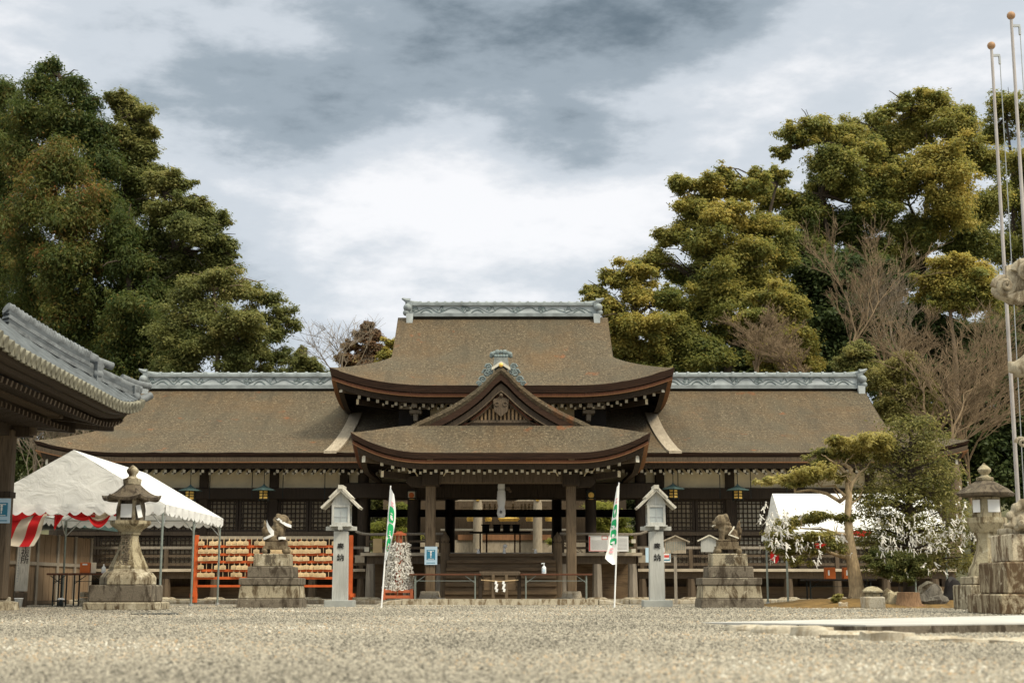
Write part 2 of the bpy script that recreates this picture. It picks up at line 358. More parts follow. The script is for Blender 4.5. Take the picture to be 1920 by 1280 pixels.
class MB:
    """collects faces; build() links them as ONE mesh object"""
    def __init__(s): s.v = []; s.f = []; s.mi = []; s.off = Vector((0, 0, 0))
    def add(s, pts, faces, m=0):
        b = len(s.v)
        s.v.extend(Vector(p) for p in pts)
        for f in faces:
            s.f.append(tuple(i + b for i in f)); s.mi.append(m)
        return s
    def box(s, c, size, m=0, rot=None):
        x, y, z = (k / 2 for k in size)
        pts = [Vector(p) for p in ((-x, -y, -z), (x, -y, -z), (x, y, -z), (-x, y, -z), (-x, -y, z), (x, -y, z), (x, y, z), (-x, y, z))]
        if rot is not None:
            q = Euler(rot).to_matrix(); pts = [q @ p for p in pts]
        c = Vector(c)
        return s.add([p + c for p in pts], ((3, 2, 1, 0), (4, 5, 6, 7), (0, 1, 5, 4), (1, 2, 6, 5), (2, 3, 7, 6), (3, 0, 4, 7)), m)
    def span(s, a, b, m=0):      # axis-aligned box between two corners
        a, b = Vector(a), Vector(b)
        return s.box((a + b) / 2, [abs(k) for k in (b - a)], m)
    def beam(s, a, b, w, h, m=0, endm=None, up=(0, 0, 1)):
        a, b = Vector(a), Vector(b); d = (b - a).normalized()
        x = d.cross(Vector(up))
        x = x.normalized() if x.length > 1e-5 else Vector((1, 0, 0))
        y = x.cross(d).normalized()
        r = [x * i * w / 2 + y * j * h / 2 for i, j in ((-1, -1), (1, -1), (1, 1), (-1, 1))]
        s.add([a + k for k in r] + [b + k for k in r], ((0, 1, 5, 4), (1, 2, 6, 5), (2, 3, 7, 6), (3, 0, 4, 7), (4, 5, 6, 7)), m)
        s.add([a + k for k in r], ((3, 2, 1, 0),), m if endm is None else endm)
        return s
    def tube(s, path, rad, n=8, m=0, cap=True):
        path = [Vector(p) for p in path]
        if isinstance(rad, (int, float)): rad = [rad] * len(path)
        b = len(s.v); ref = None
        for i, p in enumerate(path):
            d = (path[min(i + 1, len(path) - 1)] - path[max(i - 1, 0)])
            d = d.normalized() if d.length > 1e-9 else Vector((0, 0, 1))
            if ref is None:
                ref = Vector((1, 0, 0)) if abs(d.x) < 0.8 else Vector((0, 1, 0))
            x = (ref - d * ref.dot(d)); x = x.normalized() if x.length > 1e-6 else d.orthogonal().normalized()
            ref = x; y = d.cross(x)
            for k in range(n):
                a = 2 * math.pi * k / n
                s.v.append(p + (x * math.cos(a) + y * math.sin(a)) * rad[i])
        for i in range(len(path) - 1):
            for k in range(n):
                k2 = (k + 1) % n
                s.f.append((b + i * n + k, b + i * n + k2, b + (i + 1) * n + k2, b + (i + 1) * n + k)); s.mi.append(m)
        if cap:
            s.f.append(tuple(b + k for k in reversed(range(n)))); s.mi.append(m)
            e = b + (len(path) - 1) * n
            s.f.append(tuple(e + k for k in range(n))); s.mi.append(m)
        return s
    def lathe(s, prof, n=16, c=(0, 0, 0), m=0, rot=0.0, sq=None):
        c = Vector(c); b = len(s.v)
        for r, z in prof:
            for k in range(n):
                a = 2 * math.pi * (k + 0.5) / n + rot
                s.v.append(c + Vector((r * math.cos(a), r * math.sin(a), z)))
        for i in range(len(prof) - 1):
            for k in range(n):
                k2 = (k + 1) % n
                s.f.append((b + i * n + k, b + i * n + k2, b + (i + 1) * n + k2, b + (i + 1) * n + k)); s.mi.append(m)
        s.f.append(tuple(b + k for k in reversed(range(n)))); s.mi.append(m)
        e = b + (len(prof) - 1) * n
        s.f.append(tuple(e + k for k in range(n))); s.mi.append(m)
        return s
    def grid(s, rows, m=0, flip=False):
        b = len(s.v); n = len(rows[0])
        for r in rows: s.v.extend(Vector(p) for p in r)
        for i in range(len(rows) - 1):
            for k in range(n - 1):
                q = (b + i * n + k, b + i * n + k + 1, b + (i + 1) * n + k + 1, b + (i + 1) * n + k)
                s.f.append(q[::-1] if flip else q); s.mi.append(m)
        return s
    def sphere(s, c, r, n=10, m=0, sc3=(1, 1, 1)):
        prof = [(math.sin(math.pi * i / n) * 1.0, -math.cos(math.pi * i / n)) for i in range(1, n)]
        b = len(s.v); s.lathe(prof, n + 2, (0, 0, 0), m)
        for i in range(b, len(s.v)):
            p = s.v[i]; s.v[i] = Vector((p.x * sc3[0], p.y * sc3[1], p.z * sc3[2])) * r + Vector(c)
        return s
    def prism(s, poly, y0, y1, m=0):   # polygon in (x, z), extruded along y
        n = len(poly)
        pts = [(x, y0, z) for x, z in poly] + [(x, y1, z) for x, z in poly]
        fs = [tuple(range(n)), tuple(reversed(range(n, 2 * n)))] + [(i, i + n, (i + 1) % n + n, (i + 1) % n) for i in range(n)]
        return s.add(pts, fs, m)
    def build(s, name, mats, parent=None, loc=None, smooth=None, bevel=0.0):
        me = bpy.data.meshes.new(name)
        me.from_pydata([tuple(p) for p in s.v], [], s.f)
        if not isinstance(mats, (list, tuple)): mats = [mats]
        for k in mats: me.materials.append(M[k] if isinstance(k, str) else k)
        if len(mats) > 1: me.polygons.foreach_set('material_index', s.mi)
        me.update()
        if bevel:
            bm = bmesh.new(); bm.from_mesh(me)
            es = [e for e in bm.edges if len(e.link_faces) == 2 and e.calc_face_angle(0) > R(35)]
            bmesh.ops.bevel(bm, geom=es, offset=bevel, segments=1, affect='EDGES', profile=0.6)
            bm.to_mesh(me); bm.free()
        if smooth is not None:
            me.polygons.foreach_set('use_smooth', [True] * len(me.polygons))
            me.set_sharp_from_angle(angle=R(smooth))
        return link(name, me, parent, loc)

def np_mesh(name, V, Fc, mat, tint=None, parent=None, loc=None):
    """V (n,3), Fc (m,k) faces of equal size, tint (m,)"""
    me = bpy.data.meshes.new(name)
    m, k = Fc.shape
    me.vertices.add(len(V)); me.vertices.foreach_set('co', V.astype(np.float32).ravel())
    me.loops.add(m * k); me.loops.foreach_set('vertex_index', Fc.astype(np.int32).ravel())
    me.polygons.add(m)
    me.polygons.foreach_set('loop_start', np.arange(0, m * k, k, dtype=np.int32))
    me.update(calc_edges=True)
    me.materials.append(M[mat])
    if tint is not None:
        a = me.attributes.new('tint', 'FLOAT', 'FACE'); a.data.foreach_set('value', np.clip(tint, 0, 1).astype(np.float32))
    return link(name, me, parent, loc)

def text(name, s, size, mat, parent, loc, rot=(R(90), 0, 0), thick=0.004, vertical=False, weight=0.0, sx=1.0):
    cu = bpy.data.curves.new('lettering', 'FONT')
    cu.body = '\n'.join(s) if vertical else s
    cu.size = size; cu.align_x = 'CENTER'; cu.align_y = 'CENTER'; cu.extrude = thick; cu.space_line = 0.85; cu.resolution_u = 2
    cu.offset = weight
    t = bpy.data.objects.new('lettering', cu); col.objects.link(t)
    bpy.context.view_layer.update()
    me = bpy.data.meshes.new_from_object(t.evaluated_get(bpy.context.evaluated_depsgraph_get()))
    bpy.data.objects.remove(t); bpy.data.curves.remove(cu)
    me.materials.clear(); me.materials.append(M[mat])
    o = link(name, me, parent, loc); o.rotation_euler = rot; o.scale = (sx, 1, 1)
    return o

def remesh(mb, name, mat, voxel, parent=None, loc=None, smooth_it=2):
    """melt overlapping solids into one continuous skin"""
    o = mb.build(name, mat)
    md = o.modifiers.new('r', 'REMESH'); md.mode = 'VOXEL'; md.voxel_size = voxel
    ms = o.modifiers.new('s', 'SMOOTH'); ms.factor = 0.5; ms.iterations = smooth_it
    bpy.context.view_layer.update()
    me = bpy.data.meshes.new_from_object(o.evaluated_get(bpy.context.evaluated_depsgraph_get()))
    bpy.data.objects.remove(o)
    me.materials.clear(); me.materials.append(M[mat])
    me.polygons.foreach_set('use_smooth', [True] * len(me.polygons))
    return link(name, me, parent, loc)

# ------------------------------------------------------------------ foliage
def leaves_np(clumps, per, size, shape=1.0, flat=0.5, tint_c=None, tint_j=0.14, shell=0.55, droop=0.0):
    """clumps: array (n,6) centre and radii. Returns V, F, tint of leaf-sized diamonds spread through each clump."""
    C = np.asarray(clumps, float); n = len(C)
    vol = (C[:, 3] * C[:, 4] * C[:, 5]) ** (2 / 3)
    cnt = np.maximum(6, (per * vol / vol.mean()).astype(int))
    idx = np.repeat(np.arange(n), cnt); N = len(idx)
    g = rng.normal(size=(N, 3)); gl = np.linalg.norm(g, axis=1)[:, None]
    d = g / gl
    r = np.clip(gl * 0.60, 0.05, 1.9)
    pos = C[idx, :3] + d * C[idx, 3:6] * r
    nrm_ = d * 0.85 + rng.normal(size=(N, 3)) * 0.45 + np.array([0, 0, flat + .45])
    nrm_ /= np.linalg.norm(nrm_, axis=1)[:, None]
    t = rng.normal(size=(N, 3)) + d * 0.6; t[:, 2] -= droop
    t -= nrm_ * (t * nrm_).sum(1)[:, None]; t /= np.linalg.norm(t, axis=1)[:, None]
    b = np.cross(nrm_, t)
    s = size * (0.5 + 1.0 * rng.random(N))
    a1 = t * (s * 0.5)[:, None]; b1 = b * (s * 0.5 * shape)[:, None]
    fold = nrm_ * (s * 0.12)[:, None]
    V = np.empty((N, 4, 3))
    V[:, 0] = pos - a1; V[:, 1] = pos + b1 + fold; V[:, 2] = pos + a1; V[:, 3] = pos - b1 + fold
    tc = rng.random(n) * 0.6 + 0.1 if tint_c is None else np.asarray(tint_c)
    tint = tc[idx] + rng.normal(size=N) * tint_j
    return V.reshape(-1, 3), np.arange(N * 4).reshape(N, 4), tint
def lobe_clumps(c, r, k, cr, up=0.0, zs=1.0, droop=0.0):
    """foliage clumps strung along boughs that leave a lobe's centre c and reach its radii r"""
    m = max(4, int(k / 2.3))
    d = rng.normal(size=(m, 3)); d[:, 2] = d[:, 2] * 0.8 + up; d /= np.linalg.norm(d, axis=1)[:, None]
    ln = 0.62 + 0.62 * rng.random(m) ** 1.4
    out = []
    for i in range(m):
        side = rng.normal(size=3) * 0.16
        for t in (0.34, 0.62, 0.84, 1.0):
            t = t + rng.normal() * 0.05
            p = np.array(c) + d[i] * np.array(r) * ln[i] * t + side * np.array(r) * t * t + rng.normal(size=3) * 0.07 * np.array(r)
            p[2] -= droop * 0.22 * r[0] * t * t
            s_ = cr * (1.25 - 0.6 * t) * (0.6 + 0.8 * rng.random())
            e = 0.8 + 0.5 * rng.random(2)
            out.append((*p, s_ * 1.15 * e[0], s_ * 1.15 * e[1], s_ * 0.72 * zs))
    return np.array(out)
def limb_path(a, b, sag, n=6, j=0.05):
    a, b = Vector(a), Vector(b); L = (b - a).length; out = []
    for i in range(n + 1):
        t = i / n
        p = a.lerp(b, t); p.z += sag * L * math.sin(math.pi * t)
        if 0 < i < n: p += Vector([random.uniform(-1, 1) * j * L for _ in range(3)])
        out.append(p)
    return out
def tree(name, label, group, base, lobes, mat, bark='bark_dark', trunk_r=0.4, per=420, size=0.15, shape=0.6, flat=0.5, cl=(10, 0.45), fork=0.45, dens=1.0, sq=0.8, tint=None, cat='tree', shell=0.55, droop=0.0, zs=1.0):
    """lobes: (x, y, z, r[, tint]) in world space; trunk and limbs reach every lobe"""
    base = Vector(base)
    root = thing(name, label, cat, base, 0, group)
    allc, tc = [], []
    for lb in lobes:
        x, y, z, r = lb[:4]
        c = Vector((x, y, z)) - base
        k = max(4, int(cl[0] * 2.5 * dens))
        allc.append(lobe_clumps(c, (r * 1.04, r * 1.04, r * sq * 1.04), k, r * cl[1] * .74, 0.25 if droop == 0 else 0.0, zs, droop)); k = len(allc[-1])
        t0 = lb[4] if len(lb) > 4 else 0.4
        tc.append(np.clip(t0 + rng.normal(size=k) * 0.16, 0, 1))
    allc = np.vstack(allc); tc = np.concatenate(tc)
    V, Fc, tn = leaves_np(allc, per * .40, size * .74, shape, flat, tc, shell=shell, droop=droop)
    np_mesh('crown', V, Fc, mat, tn, root)
    mb = MB()
    tops = sorted(lobes, key=lambda q: q[2])
    top = Vector(tops[-1][:3]) - base
    cx = sum(q[0] for q in lobes) / len(lobes) - base.x; cy = sum(q[1] for q in lobes) / len(lobes) - base.y
    f = Vector((cx * 0.6, cy * 0.6, top.z * fork))
    tp = limb_path((0, 0, -0.3), f, 0, 6, 0.015) + [f.lerp(top, t) + Vector((random.uniform(-.3, .3), random.uniform(-.3, .3), 0)) for t in (0.35, 0.7, 0.95)]
    nn = len(tp)
    mb.tube(tp, [trunk_r * (1.25 if i == 0 else 1 - 0.88 * i / (nn - 1)) for i in range(nn)], 8)
    mb.build('trunk', bark, root, smooth=60)
    lm = MB()
    for q in lobes:
        e = Vector(q[:3]) - base
        s = min(tp[2:], key=lambda p: (p - e).length + abs(p.z - (e.z - 0.45 * (Vector((e.x, e.y, 0)) - Vector((p.x, p.y, 0))).length)) * 0.7)
        pth = limb_path(s, e, 0.06, 5, 0.05)
        r0 = trunk_r * 0.27
        lm.tube(pth, [r0 * (1 - 0.8 * i / 5) for i in range(6)], 5, 0, False)
        for _ in range(5):
            g = e + Vector([random.gauss(0, 0.55) * q[3] for _ in range(3)])
            a = pth[random.choice((2, 3, 4))]
            lm.tube(limb_path(a, g, 0.08, 4, 0.07), [r0 * 0.4 * (1 - 0.75 * i / 4) for i in range(5)], 4, 0, False)
    lm.build('limbs', bark, root, smooth=60)
    return root
def bare_tree(name, label, group, base, height, spread, mat='twig', r0=0.12, levels=5, lean=(0, 0), seed=1, kids=3, cat='bare tree', fan=0.55, first=0.3):
    rs = random.Random(seed)
    root = thing(name, label, cat, base, 0, group)
    tr, br = MB(), MB()
    def grow(p, d, L, r, lev):
        n = 4; pts = [p.copy()]; q = p.copy(); dd = d.copy()
        for i in range(n):
            dd = (dd + Vector((rs.gauss(0, .10), rs.gauss(0, .10), rs.gauss(0.03, .06)))).normalized()
            q = q + dd * L / n; pts.append(q.copy())
        (tr if lev == 0 else br).tube(pts, [r * (1 - 0.42 * i / n) for i in range(n + 1)], 7 if lev == 0 else (5 if lev < 2 else 3), 0, False)
        if lev >= levels: return
        for k in range(kids + (1 if lev < 2 else 0)):
            t = rs.uniform(0.35, 1.0) if lev else rs.uniform(first, 1.0)
            a = pts[min(n, max(1, int(round(t * n))))]
            ax = Vector((rs.gauss(0, 1), rs.gauss(0, 1), rs.gauss(0, 0.5)))
            nd = (dd + ax.normalized() * rs.uniform(fan * 0.6, fan * 1.5)); nd.z += 0.12; nd.normalize()
            nd.x *= spread; nd.normalize()
            grow(a, nd, L * rs.uniform(0.52, 0.84), max(0.007, r * 0.58), lev + 1)
    grow(Vector((0, 0, -0.1)), Vector((lean[0], lean[1], 1)).normalized(), height * 0.42, r0, 0)
    tr.build('trunk', mat, root, smooth=60); br.build('branches', mat, root)
    return root
# ------------------------------------------------------------------ setting
XC = XO(940, 38.0)          # axis of the hall
def ground():
    mb = MB()
    xs = [-400, -90, -40, -20, -10, -5, 0, 5, 10, 20, 40, 90, 400]; ys = [-60, -10, 0, 3, 6, 10, 15, 20, 25, 30, 40, 60, 120, 700]
    mb.grid([[(x, y, 0.0) for x in xs] for y in ys])
    o = mb.build('gravel_ground', 'gravel'); o['kind'] = 'structure'
ground()
def hillside():
    rows = []
    for j in range(15):
        y = 66 + j * 9
        row = []
        for i in range(49):
            x = -90 + i * 3.75
            rise = max(0, (y - 68)) * (0.30 if x < 0 else 0.34) * (1 - math.exp(-((x + 2) / 10) ** 2) * 0.96)
            rise = min(rise, 11 * (1 - math.exp(-((x + 2) / 10) ** 2) * 0.97) + 0.6)
            row.append((x, y, -0.2 + rise + random.uniform(0, .4)))
        rows.append(row)
    o = MB().grid(rows).build('wooded_hill', 'hill_soil', smooth=60); o['kind'] = 'structure'
hillside()

# ------------------------------------------------------------------ the curved roofs
class Roof:
    def __init__(s, L, G, D, s0, prof, k, c, fn, ends=(True, True), th=0.30, n=44):
        s.L, s.G, s.D, s.s0, s.k, s.c, s.fn, s.ends, s.th, s.n = L, G, D, s0, k, c, fn, ends, th, n
        s.gp = 1.35; s.px = [p[0] for p in prof]; s.pz = [p[1] for p in prof]
    def z0(s, t):
        # smooth the tabulated profile
        return sum(float(np.interp(min(1.0, max(0.0, t + d)), s.px, s.pz)) for d in (-.05, -.025, 0, .025, .05)) / 5
    def A(s, t, e):
        return s.L[e] + (s.G * max(0, (t - s.s0) / (1 - s.s0)) ** s.gp if s.ends[e] else 0)
    def pt(s, a, b, t, drop=0.0, side=False):
        tt = max(0.0, (t - s.s0) / (1 - s.s0)) ** 0.9
        e = 1 if a > 0 else 0
        up = 0.0
        if s.ends[e]:
            if side: q = (abs(b) - (s.D * t - s.c)) / s.c
            else: q = (abs(a) - (s.A(t, e) - s.c)) / s.c
            up = s.k * max(0, min(1, q)) ** 2.3 * tt
        return s.fn(a, b, s.z0(t) + up - drop)
    def vs(s):
        # finer towards the ends
        u = np.linspace(-1, 1, s.n + 1); return list(np.sign(u) * (1 - (1 - np.abs(u)) ** 1.5))
    def front(s, sg, t, v, drop=0.0, inset=0.0):
        e = 1 if v > 0 else 0
        a = (1 if v > 0 else -1) * abs(v) * (s.A(t, e) - inset)
        return s.pt(a, sg * s.D * t, t, drop)
    def end(s, e, t, q, drop=0.0):
        sg = 1 if e else -1
        return s.pt(sg * s.A(t, e), q * s.D * t, t, drop, True)
    def shell(s, mb, fronts=(1, -1), t0=0.0):
        ts = [t0 + (1 - t0) * i / 26 for i in range(27)]
        vs = s.vs()
        for sg in fronts:
            top_ = [[s.front(sg, t, v) for v in vs] for t in ts]
            for p_ in top_[-1]: p_.z += random.uniform(-.018, .014)
            mb.grid(top_, 0, sg > 0)
            mb.grid([[s.front(sg, t * 0.985, v, s.th) for v in vs] for t in ts], 2, sg < 0)
            mb.grid([[s.front(sg, 1, v) for v in vs], [s.front(sg, .985, v, s.th) for v in vs]], 1, sg > 0)
        for e in (0, 1):
            if not s.ends[e]: continue
            te = [s.s0 + (1 - s.s0) * i / 12 for i in range(13)]
            qs = s.vs()
            mb.grid([[s.end(e, t, q) for q in qs] for t in te], 0)
            mb.grid([[s.end(e, t * .985, q, s.th) for q in qs] for t in te], 2)
            mb.grid([[s.end(e, 1, q) for q in qs], [s.end(e, .985, q, s.th) for q in qs]], 1)
            # shelf that carries the skirt back under the gable
            sg = 1 if e else -1; a0 = s.L[e]
            zz = s.z0(s.s0)
            mb.grid([[s.fn(sg * a0, q * s.D * s.s0, zz) for q in qs], [s.fn(sg * (a0 - 0.6), q * s.D * s.s0, zz) for q in qs]], 0)
            # cut edge of the verge
            for f in fronts:
                tv = [s.s0 * i / 14 for i in range(15)]
                vd = getattr(s, 'verge', .02)
                mb.grid([[s.fn(sg * (a0 + .02 * (vd > .05)), f * s.D * t, s.z0(t) + .015 - (.0 if vd < .05 else .0)) for t in tv], [s.fn(sg * (a0 + .05 * (vd > .05)), f * s.D * t * .995, s.z0(t) - vd * .5) for t in tv], [s.fn(sg * a0, f * s.D * t * .985, s.z0(t) - vd) for t in tv]], 0)
                mb.grid([[s.fn(sg * a0, f * s.D * t * .985, s.z0(t) - vd) for t in tv], [s.fn(sg * a0, f * s.D * t * .98, s.z0(t) - s.th - vd) for t in tv]], 1)
    def eave_strip(s, mb, sg, d0, d1, in0, in1, m=0, ends=True, fronts=True):
        """board that follows the eave: from drop d0 to d1, pulled in by in0..in1 metres"""
        vs = s.vs()
        def ring(fn_):
            mb.grid([fn_(d0, in0), fn_(d1, in1), fn_(d1, in1 + 0.14), fn_(d0, in0 + 0.14)], m)
        if fronts:
            def fr(d, i):
                return [s.pt((1 if v > 0 else -1) * abs(v) * (s.A(1, 1 if v > 0 else 0) - (i if s.ends[1 if v > 0 else 0] else 0)), sg * (s.D - i), 1, d) for v in vs]
            ring(fr)
        if ends:
            for e in (0, 1):
                if not s.ends[e]: continue
                sgn = 1 if e else -1
                ring(lambda d, i: [s.pt(sgn * (s.A(1, e) - i), q * (s.D - i), 1, d, True) for q in vs])

HY = 40.0
hall = thing('shrine_hall', 'long shrine hall with bark thatched roofs and a gabled entrance porch', 'shrine', (XC, HY, 0))
def H(x, y, z): return Vector((x - XC, y - HY, z))
def hp(px, py, d): p = P(px, py, d); return H(p.x, p.y, p.z)
def hu(px, d, py=1000): return XO(px, d, py) - XC

YR = 43.6                                   # ridge line
# --- lower roof over the wings
zr = ZO(727, YR); ze = ZO(850, 38.6)
D_low = YR - 38.6
Lw = (hu(1627, YR, 720) - hu(270, YR, 720)) / 2 - 0.05
Gw = -hu(62, 38.6, 825) - Lw
def concave(z1, z0, c=.34): return [(t, z0 + (z1 - z0) * ((1 - t) * (1 - c) + c * (1 - t) ** 2)) for t in np.linspace(0, 1, 15)]
prof = concave(zr, ze)
SL = .46
low = Roof((Lw, Lw), Gw, D_low, SL, prof, 0.34, 2.6, lambda a, b, z: Vector((a, YR - HY - b, z)), th=0.11, n=64)
mb = MB(); low.shell(mb)
lower_roof = mb.build('lower_roof', ['thatch', 'thatch_edge', 'dark_wood'], hall, smooth=35)
mb = MB(); low.eave_strip(mb, 1, .115, .235, .05, .07); low.eave_strip(mb, -1, .115, .235, .05, .07, ends=False)
mb.build('eave_board', 'old_wood', lower_roof)
mb = MB(); low.eave_strip(mb, 1, .236, .262, .045, .05); mb.build('edge_moulding', 'warm_edge', lower_roof)
mb = MB(); low.eave_strip(mb, 1, .265, .40, .16, .20, ends=True)
mb.build('eave_lath', 'dark_wood', lower_roof)
for sg in (1, -1):
    tri = MB(); n = 12; A0 = low.L[0] - 0.45
    pts = [(sg * A0, YR - HY - D_low * SL * q, low.z0(SL * abs(q)) - 0.16) for q in np.linspace(-1, 1, 2 * n + 1)]
    base = [(sg * A0, YR - HY - D_low * SL * q, low.z0(SL) - 0.05) for q in np.linspace(-1, 1, 2 * n + 1)]
    tri.grid([pts, base]); tri.build('gable_wall', 'old_wood', lower_roof)
# pale boards laid down the slope beside the upper roof
for sg in (-1, 1):
    b = MB()
    rows_t, rows_b = [], []
    for i in range(15):
        t = .33 + .67 * i / 14
        u = sg * (4.30 + 0.32 * ((t - .33) / .67) ** 1.4) + 0.03
        y = YR - HY - D_low * t
        z = low.z0(t) + 0.05
        w = 0.17
        rows_t.append([(u - w, y, z), (u + w, y, z)]); rows_b.append([(u - w, y, z - 0.07), (u + w, y, z - 0.07)])
    b.grid(rows_t, 0, True)
    b.grid([[r[0] for r in rows_t], [r[0] for r in rows_b]]); b.grid([[r[1] for r in rows_t], [r[1] for r in rows_b]], 0, True)
    b.grid([rows_t[-1], rows_b[-1]])
    b.build('valley_board', 'board_pale', hall)

# --- upper roof
zr2 = ZO(592, YR); D_up = YR - 39.2; ze2 = ZO(724, 39.2)
Lu = (hu(1140, YR, 600) - hu(747, YR, 600)) / 2
Gu = -hu(617, 39.2, 692) - Lu - .0
zb = ZO(658, 40.7)
prof = concave(zr2, ze2); SU = .50
zb = float(np.interp(SU, [p[0] for p in prof], [p[1] for p in prof]))
upr = Roof((Lu, Lu), Gu, D_up, SU, prof, 0.50, 2.9, lambda a, b, z: Vector((a, YR - HY - b, z)), th=0.22)
mb = MB(); upr.shell(mb)
upper_roof = mb.build('upper_roof', ['thatch', 'thatch_edge', 'dark_wood'], hall, smooth=35)
mb = MB(); upr.eave_strip(mb, 1, .225, .285, .06, .08); mb.build('eave_board', 'red_wood', upper_roof)
mb = MB(); upr.eave_strip(mb, 1, .286, .308, .055, .06); mb.build('edge_moulding', 'warm_edge', upper_roof)
mb = MB(); upr.eave_strip(mb, 1, .312, .46, .18, .22); mb.build('eave_lath', 'dark_wood', upper_roof)
for sg in (1, -1):
    tri = MB(); A0 = Lu - 0.5
    q_ = np.linspace(-1, 1, 25)
    tri.grid([[(sg * A0, YR - HY - D_up * SU * q, upr.z0(SU * abs(q)) - 0.2) for q in q_], [(sg * A0, YR - HY - D_up * SU * q, zb - .05) for q in q_]])
    tri.build('gable_wall', 'old_wood', upper_roof)
# upper storey body
zt = ze2 - 0.2
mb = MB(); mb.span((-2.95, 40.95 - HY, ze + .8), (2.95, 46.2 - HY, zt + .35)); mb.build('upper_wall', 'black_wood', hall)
for sg in (-1, 1):
    pl = MB(); pl.span((sg * 0.45, 40.90 - HY, ZO(782, 40.9)), (sg * 2.05, 40.945 - HY, ZO(753, 40.9))); pl.build('upper_plaster', 'plaster', hall)

# --- tile ridges
def ridge(name, half, y, z0, h, parent, pitch):
    mb = MB()
    mb.box((0, y, z0 + h * .07), (2 * half, .46, h * .22), 0)
    mb.box((0, y, z0 + h * .42), (2 * half - .1, .30, h * .56), 1)
    mb.box((0, y, z0 + h * .76), (2 * half + .05, .44, h * .14), 0)
    mb.tube([(-half - .12, y, z0 + h * .86 + .05), (-half + .4, y, z0 + h * .84), (half - .4, y, z0 + h * .84), (half + .12, y, z0 + h * .86 + .05)], h * .17, 8, 0)
    o = mb.build(name, ['verdigris', 'verdigris_pale'], parent, smooth=40)
    n = int(2 * half / pitch); k = MB()
    for i in range(n + 1):
        x = -half + .08 + i * (2 * half - .16) / n
        k.tube([(x - .035, y, z0 + h * .84), (x + .035, y, z0 + h * .84)], h * .225, 8)
    k.build('ridge_cap', 'verdigris', o, smooth=40)
    # wave and flower relief on the frieze
    w = MB(); yy = y - .155
    m = int(2 * half / .74)
    for i in range(m):
        x0 = -half + .15 + i * (2 * half - .3) / m; L = (2 * half - .3) / m
        hh_ = random.uniform(.24, .42); pk = random.uniform(.8, 1.25)
        w.tube([(x0 + L * t ** pk, yy, z0 + h * (.24 + hh_ * (math.sin(math.pi * t) ** random.choice((1.2, 1.8))))) for t in np.linspace(0, 1, 9)], random.uniform(.010, .017), 4)
        if random.random() < .6: w.tube([(x0 + L * (.25 + .5 * t), yy, z0 + h * (.20 + .22 * math.sin(math.pi * t))) for t in np.linspace(0, 1, 7)], .018, 4)
        for _ in range(random.randint(2, 11)):
            c = (x0 + L * random.uniform(-.14, .16), yy, z0 + h * random.uniform(.36, .64))
            w.sphere(c, random.uniform(.02, .04), 4, 0, (1.4, .6, 1))
        w.tube([(x0 + L * (.02 + .2 * t), yy, z0 + h * (.5 + .13 * math.sin(5 * t))) for t in np.linspace(-.6, 1, 7)], .014, 4)
    w.build('ridge_relief', 'verdigris_dark', o)
    for sg in (-1, 1):
        e = MB(); x = sg * (half - .02)
        e.box((x, y, z0 + h * .45), (.16, .5, h * .9), 0)
        e.tube([(x + sg * .0, y - .14, z0 + h * 1.0), (x + sg * .12, y - .14, z0 + h * 1.05), (x + sg * .24, y - .14, z0 + h * 1.18)], [.10, .07, .03], 6, 0)
        e.sphere((x + sg * .06, y - .26, z0 + h * .52), .13, 7, 0); e.sphere((x + sg * .10, y - .26, z0 + h * .18), .10, 7, 0)
        e.prism([(x - .10, z0 + h * .1), (x + .12, z0 + h * .1), (x + .10, z0 - h * .55), (x + .04, z0 - h * .72), (x - .04, z0 - h * .72), (x - .08, z0 - h * .5)], y - .34, y - .22, 1)
        e.sphere((x + .02, y - .30, z0 - h * .70), .085, 6, 0)
        e.build('ridge_end_tile', ['verdigris', 'verdigris_pale'], o, smooth=40)
    return o
hu_ = ZO(565, YR) - zr2 + .02
ridge('upper_ridge', Lu - .34, YR - HY, zr2 - .04, hu_, hall, .26)
ridge('lower_ridge', Lw - .12, YR - HY, zr - .03, ZO(698, YR) - zr + .02, hall, .34)

wood('slat_wood', (0.36, 0.24, 0.13), (0.16, 0.09, 0.05))
# --- porch roof: ridge runs towards the viewer
DPG = 36.0
prof = [(0, 5.95), (.05, 5.72), (.1, 5.52), (.21, 5.18), (.33, 4.90), (.47, 4.64), (.62, 4.40), (.8, 4.00), (1, ZO(851, 34.7))]
HS = -hu(657, 34.7, 815)
s0p = 0.62
por = Roof((5.2, 0.3), HS * (1 - s0p), HS, s0p, prof, 0.50, 1.9, lambda a, b, z: Vector((b, DPG + .28 - HY - a, z)), ends=(False, True), th=0.17, n=40)
por.G = (DPG - 34.7) + .0; por.verge = .17; por.gp = 1.15
mb = MB(); por.shell(mb)
porch_roof = mb.build('porch_roof', ['thatch', 'thatch_edge', 'dark_wood'], hall, smooth=35)
mb = MB()
for sg in (1, -1): por.eave_strip(mb, sg, .175, .225, .05, .07, ends=(sg == 1))
mb.build('eave_board', 'red_wood', porch_roof)
mb = MB(); por.eave_strip(mb, 1, .226, .246, .045, .05); mb.build('edge_moulding', 'warm_edge', porch_roof)
mb = MB()
for sg in (1, -1): por.eave_strip(mb, sg, .25, .375, .15, .19, ends=(sg == 1))
mb.build('eave_lath', 'dark_wood', porch_roof)
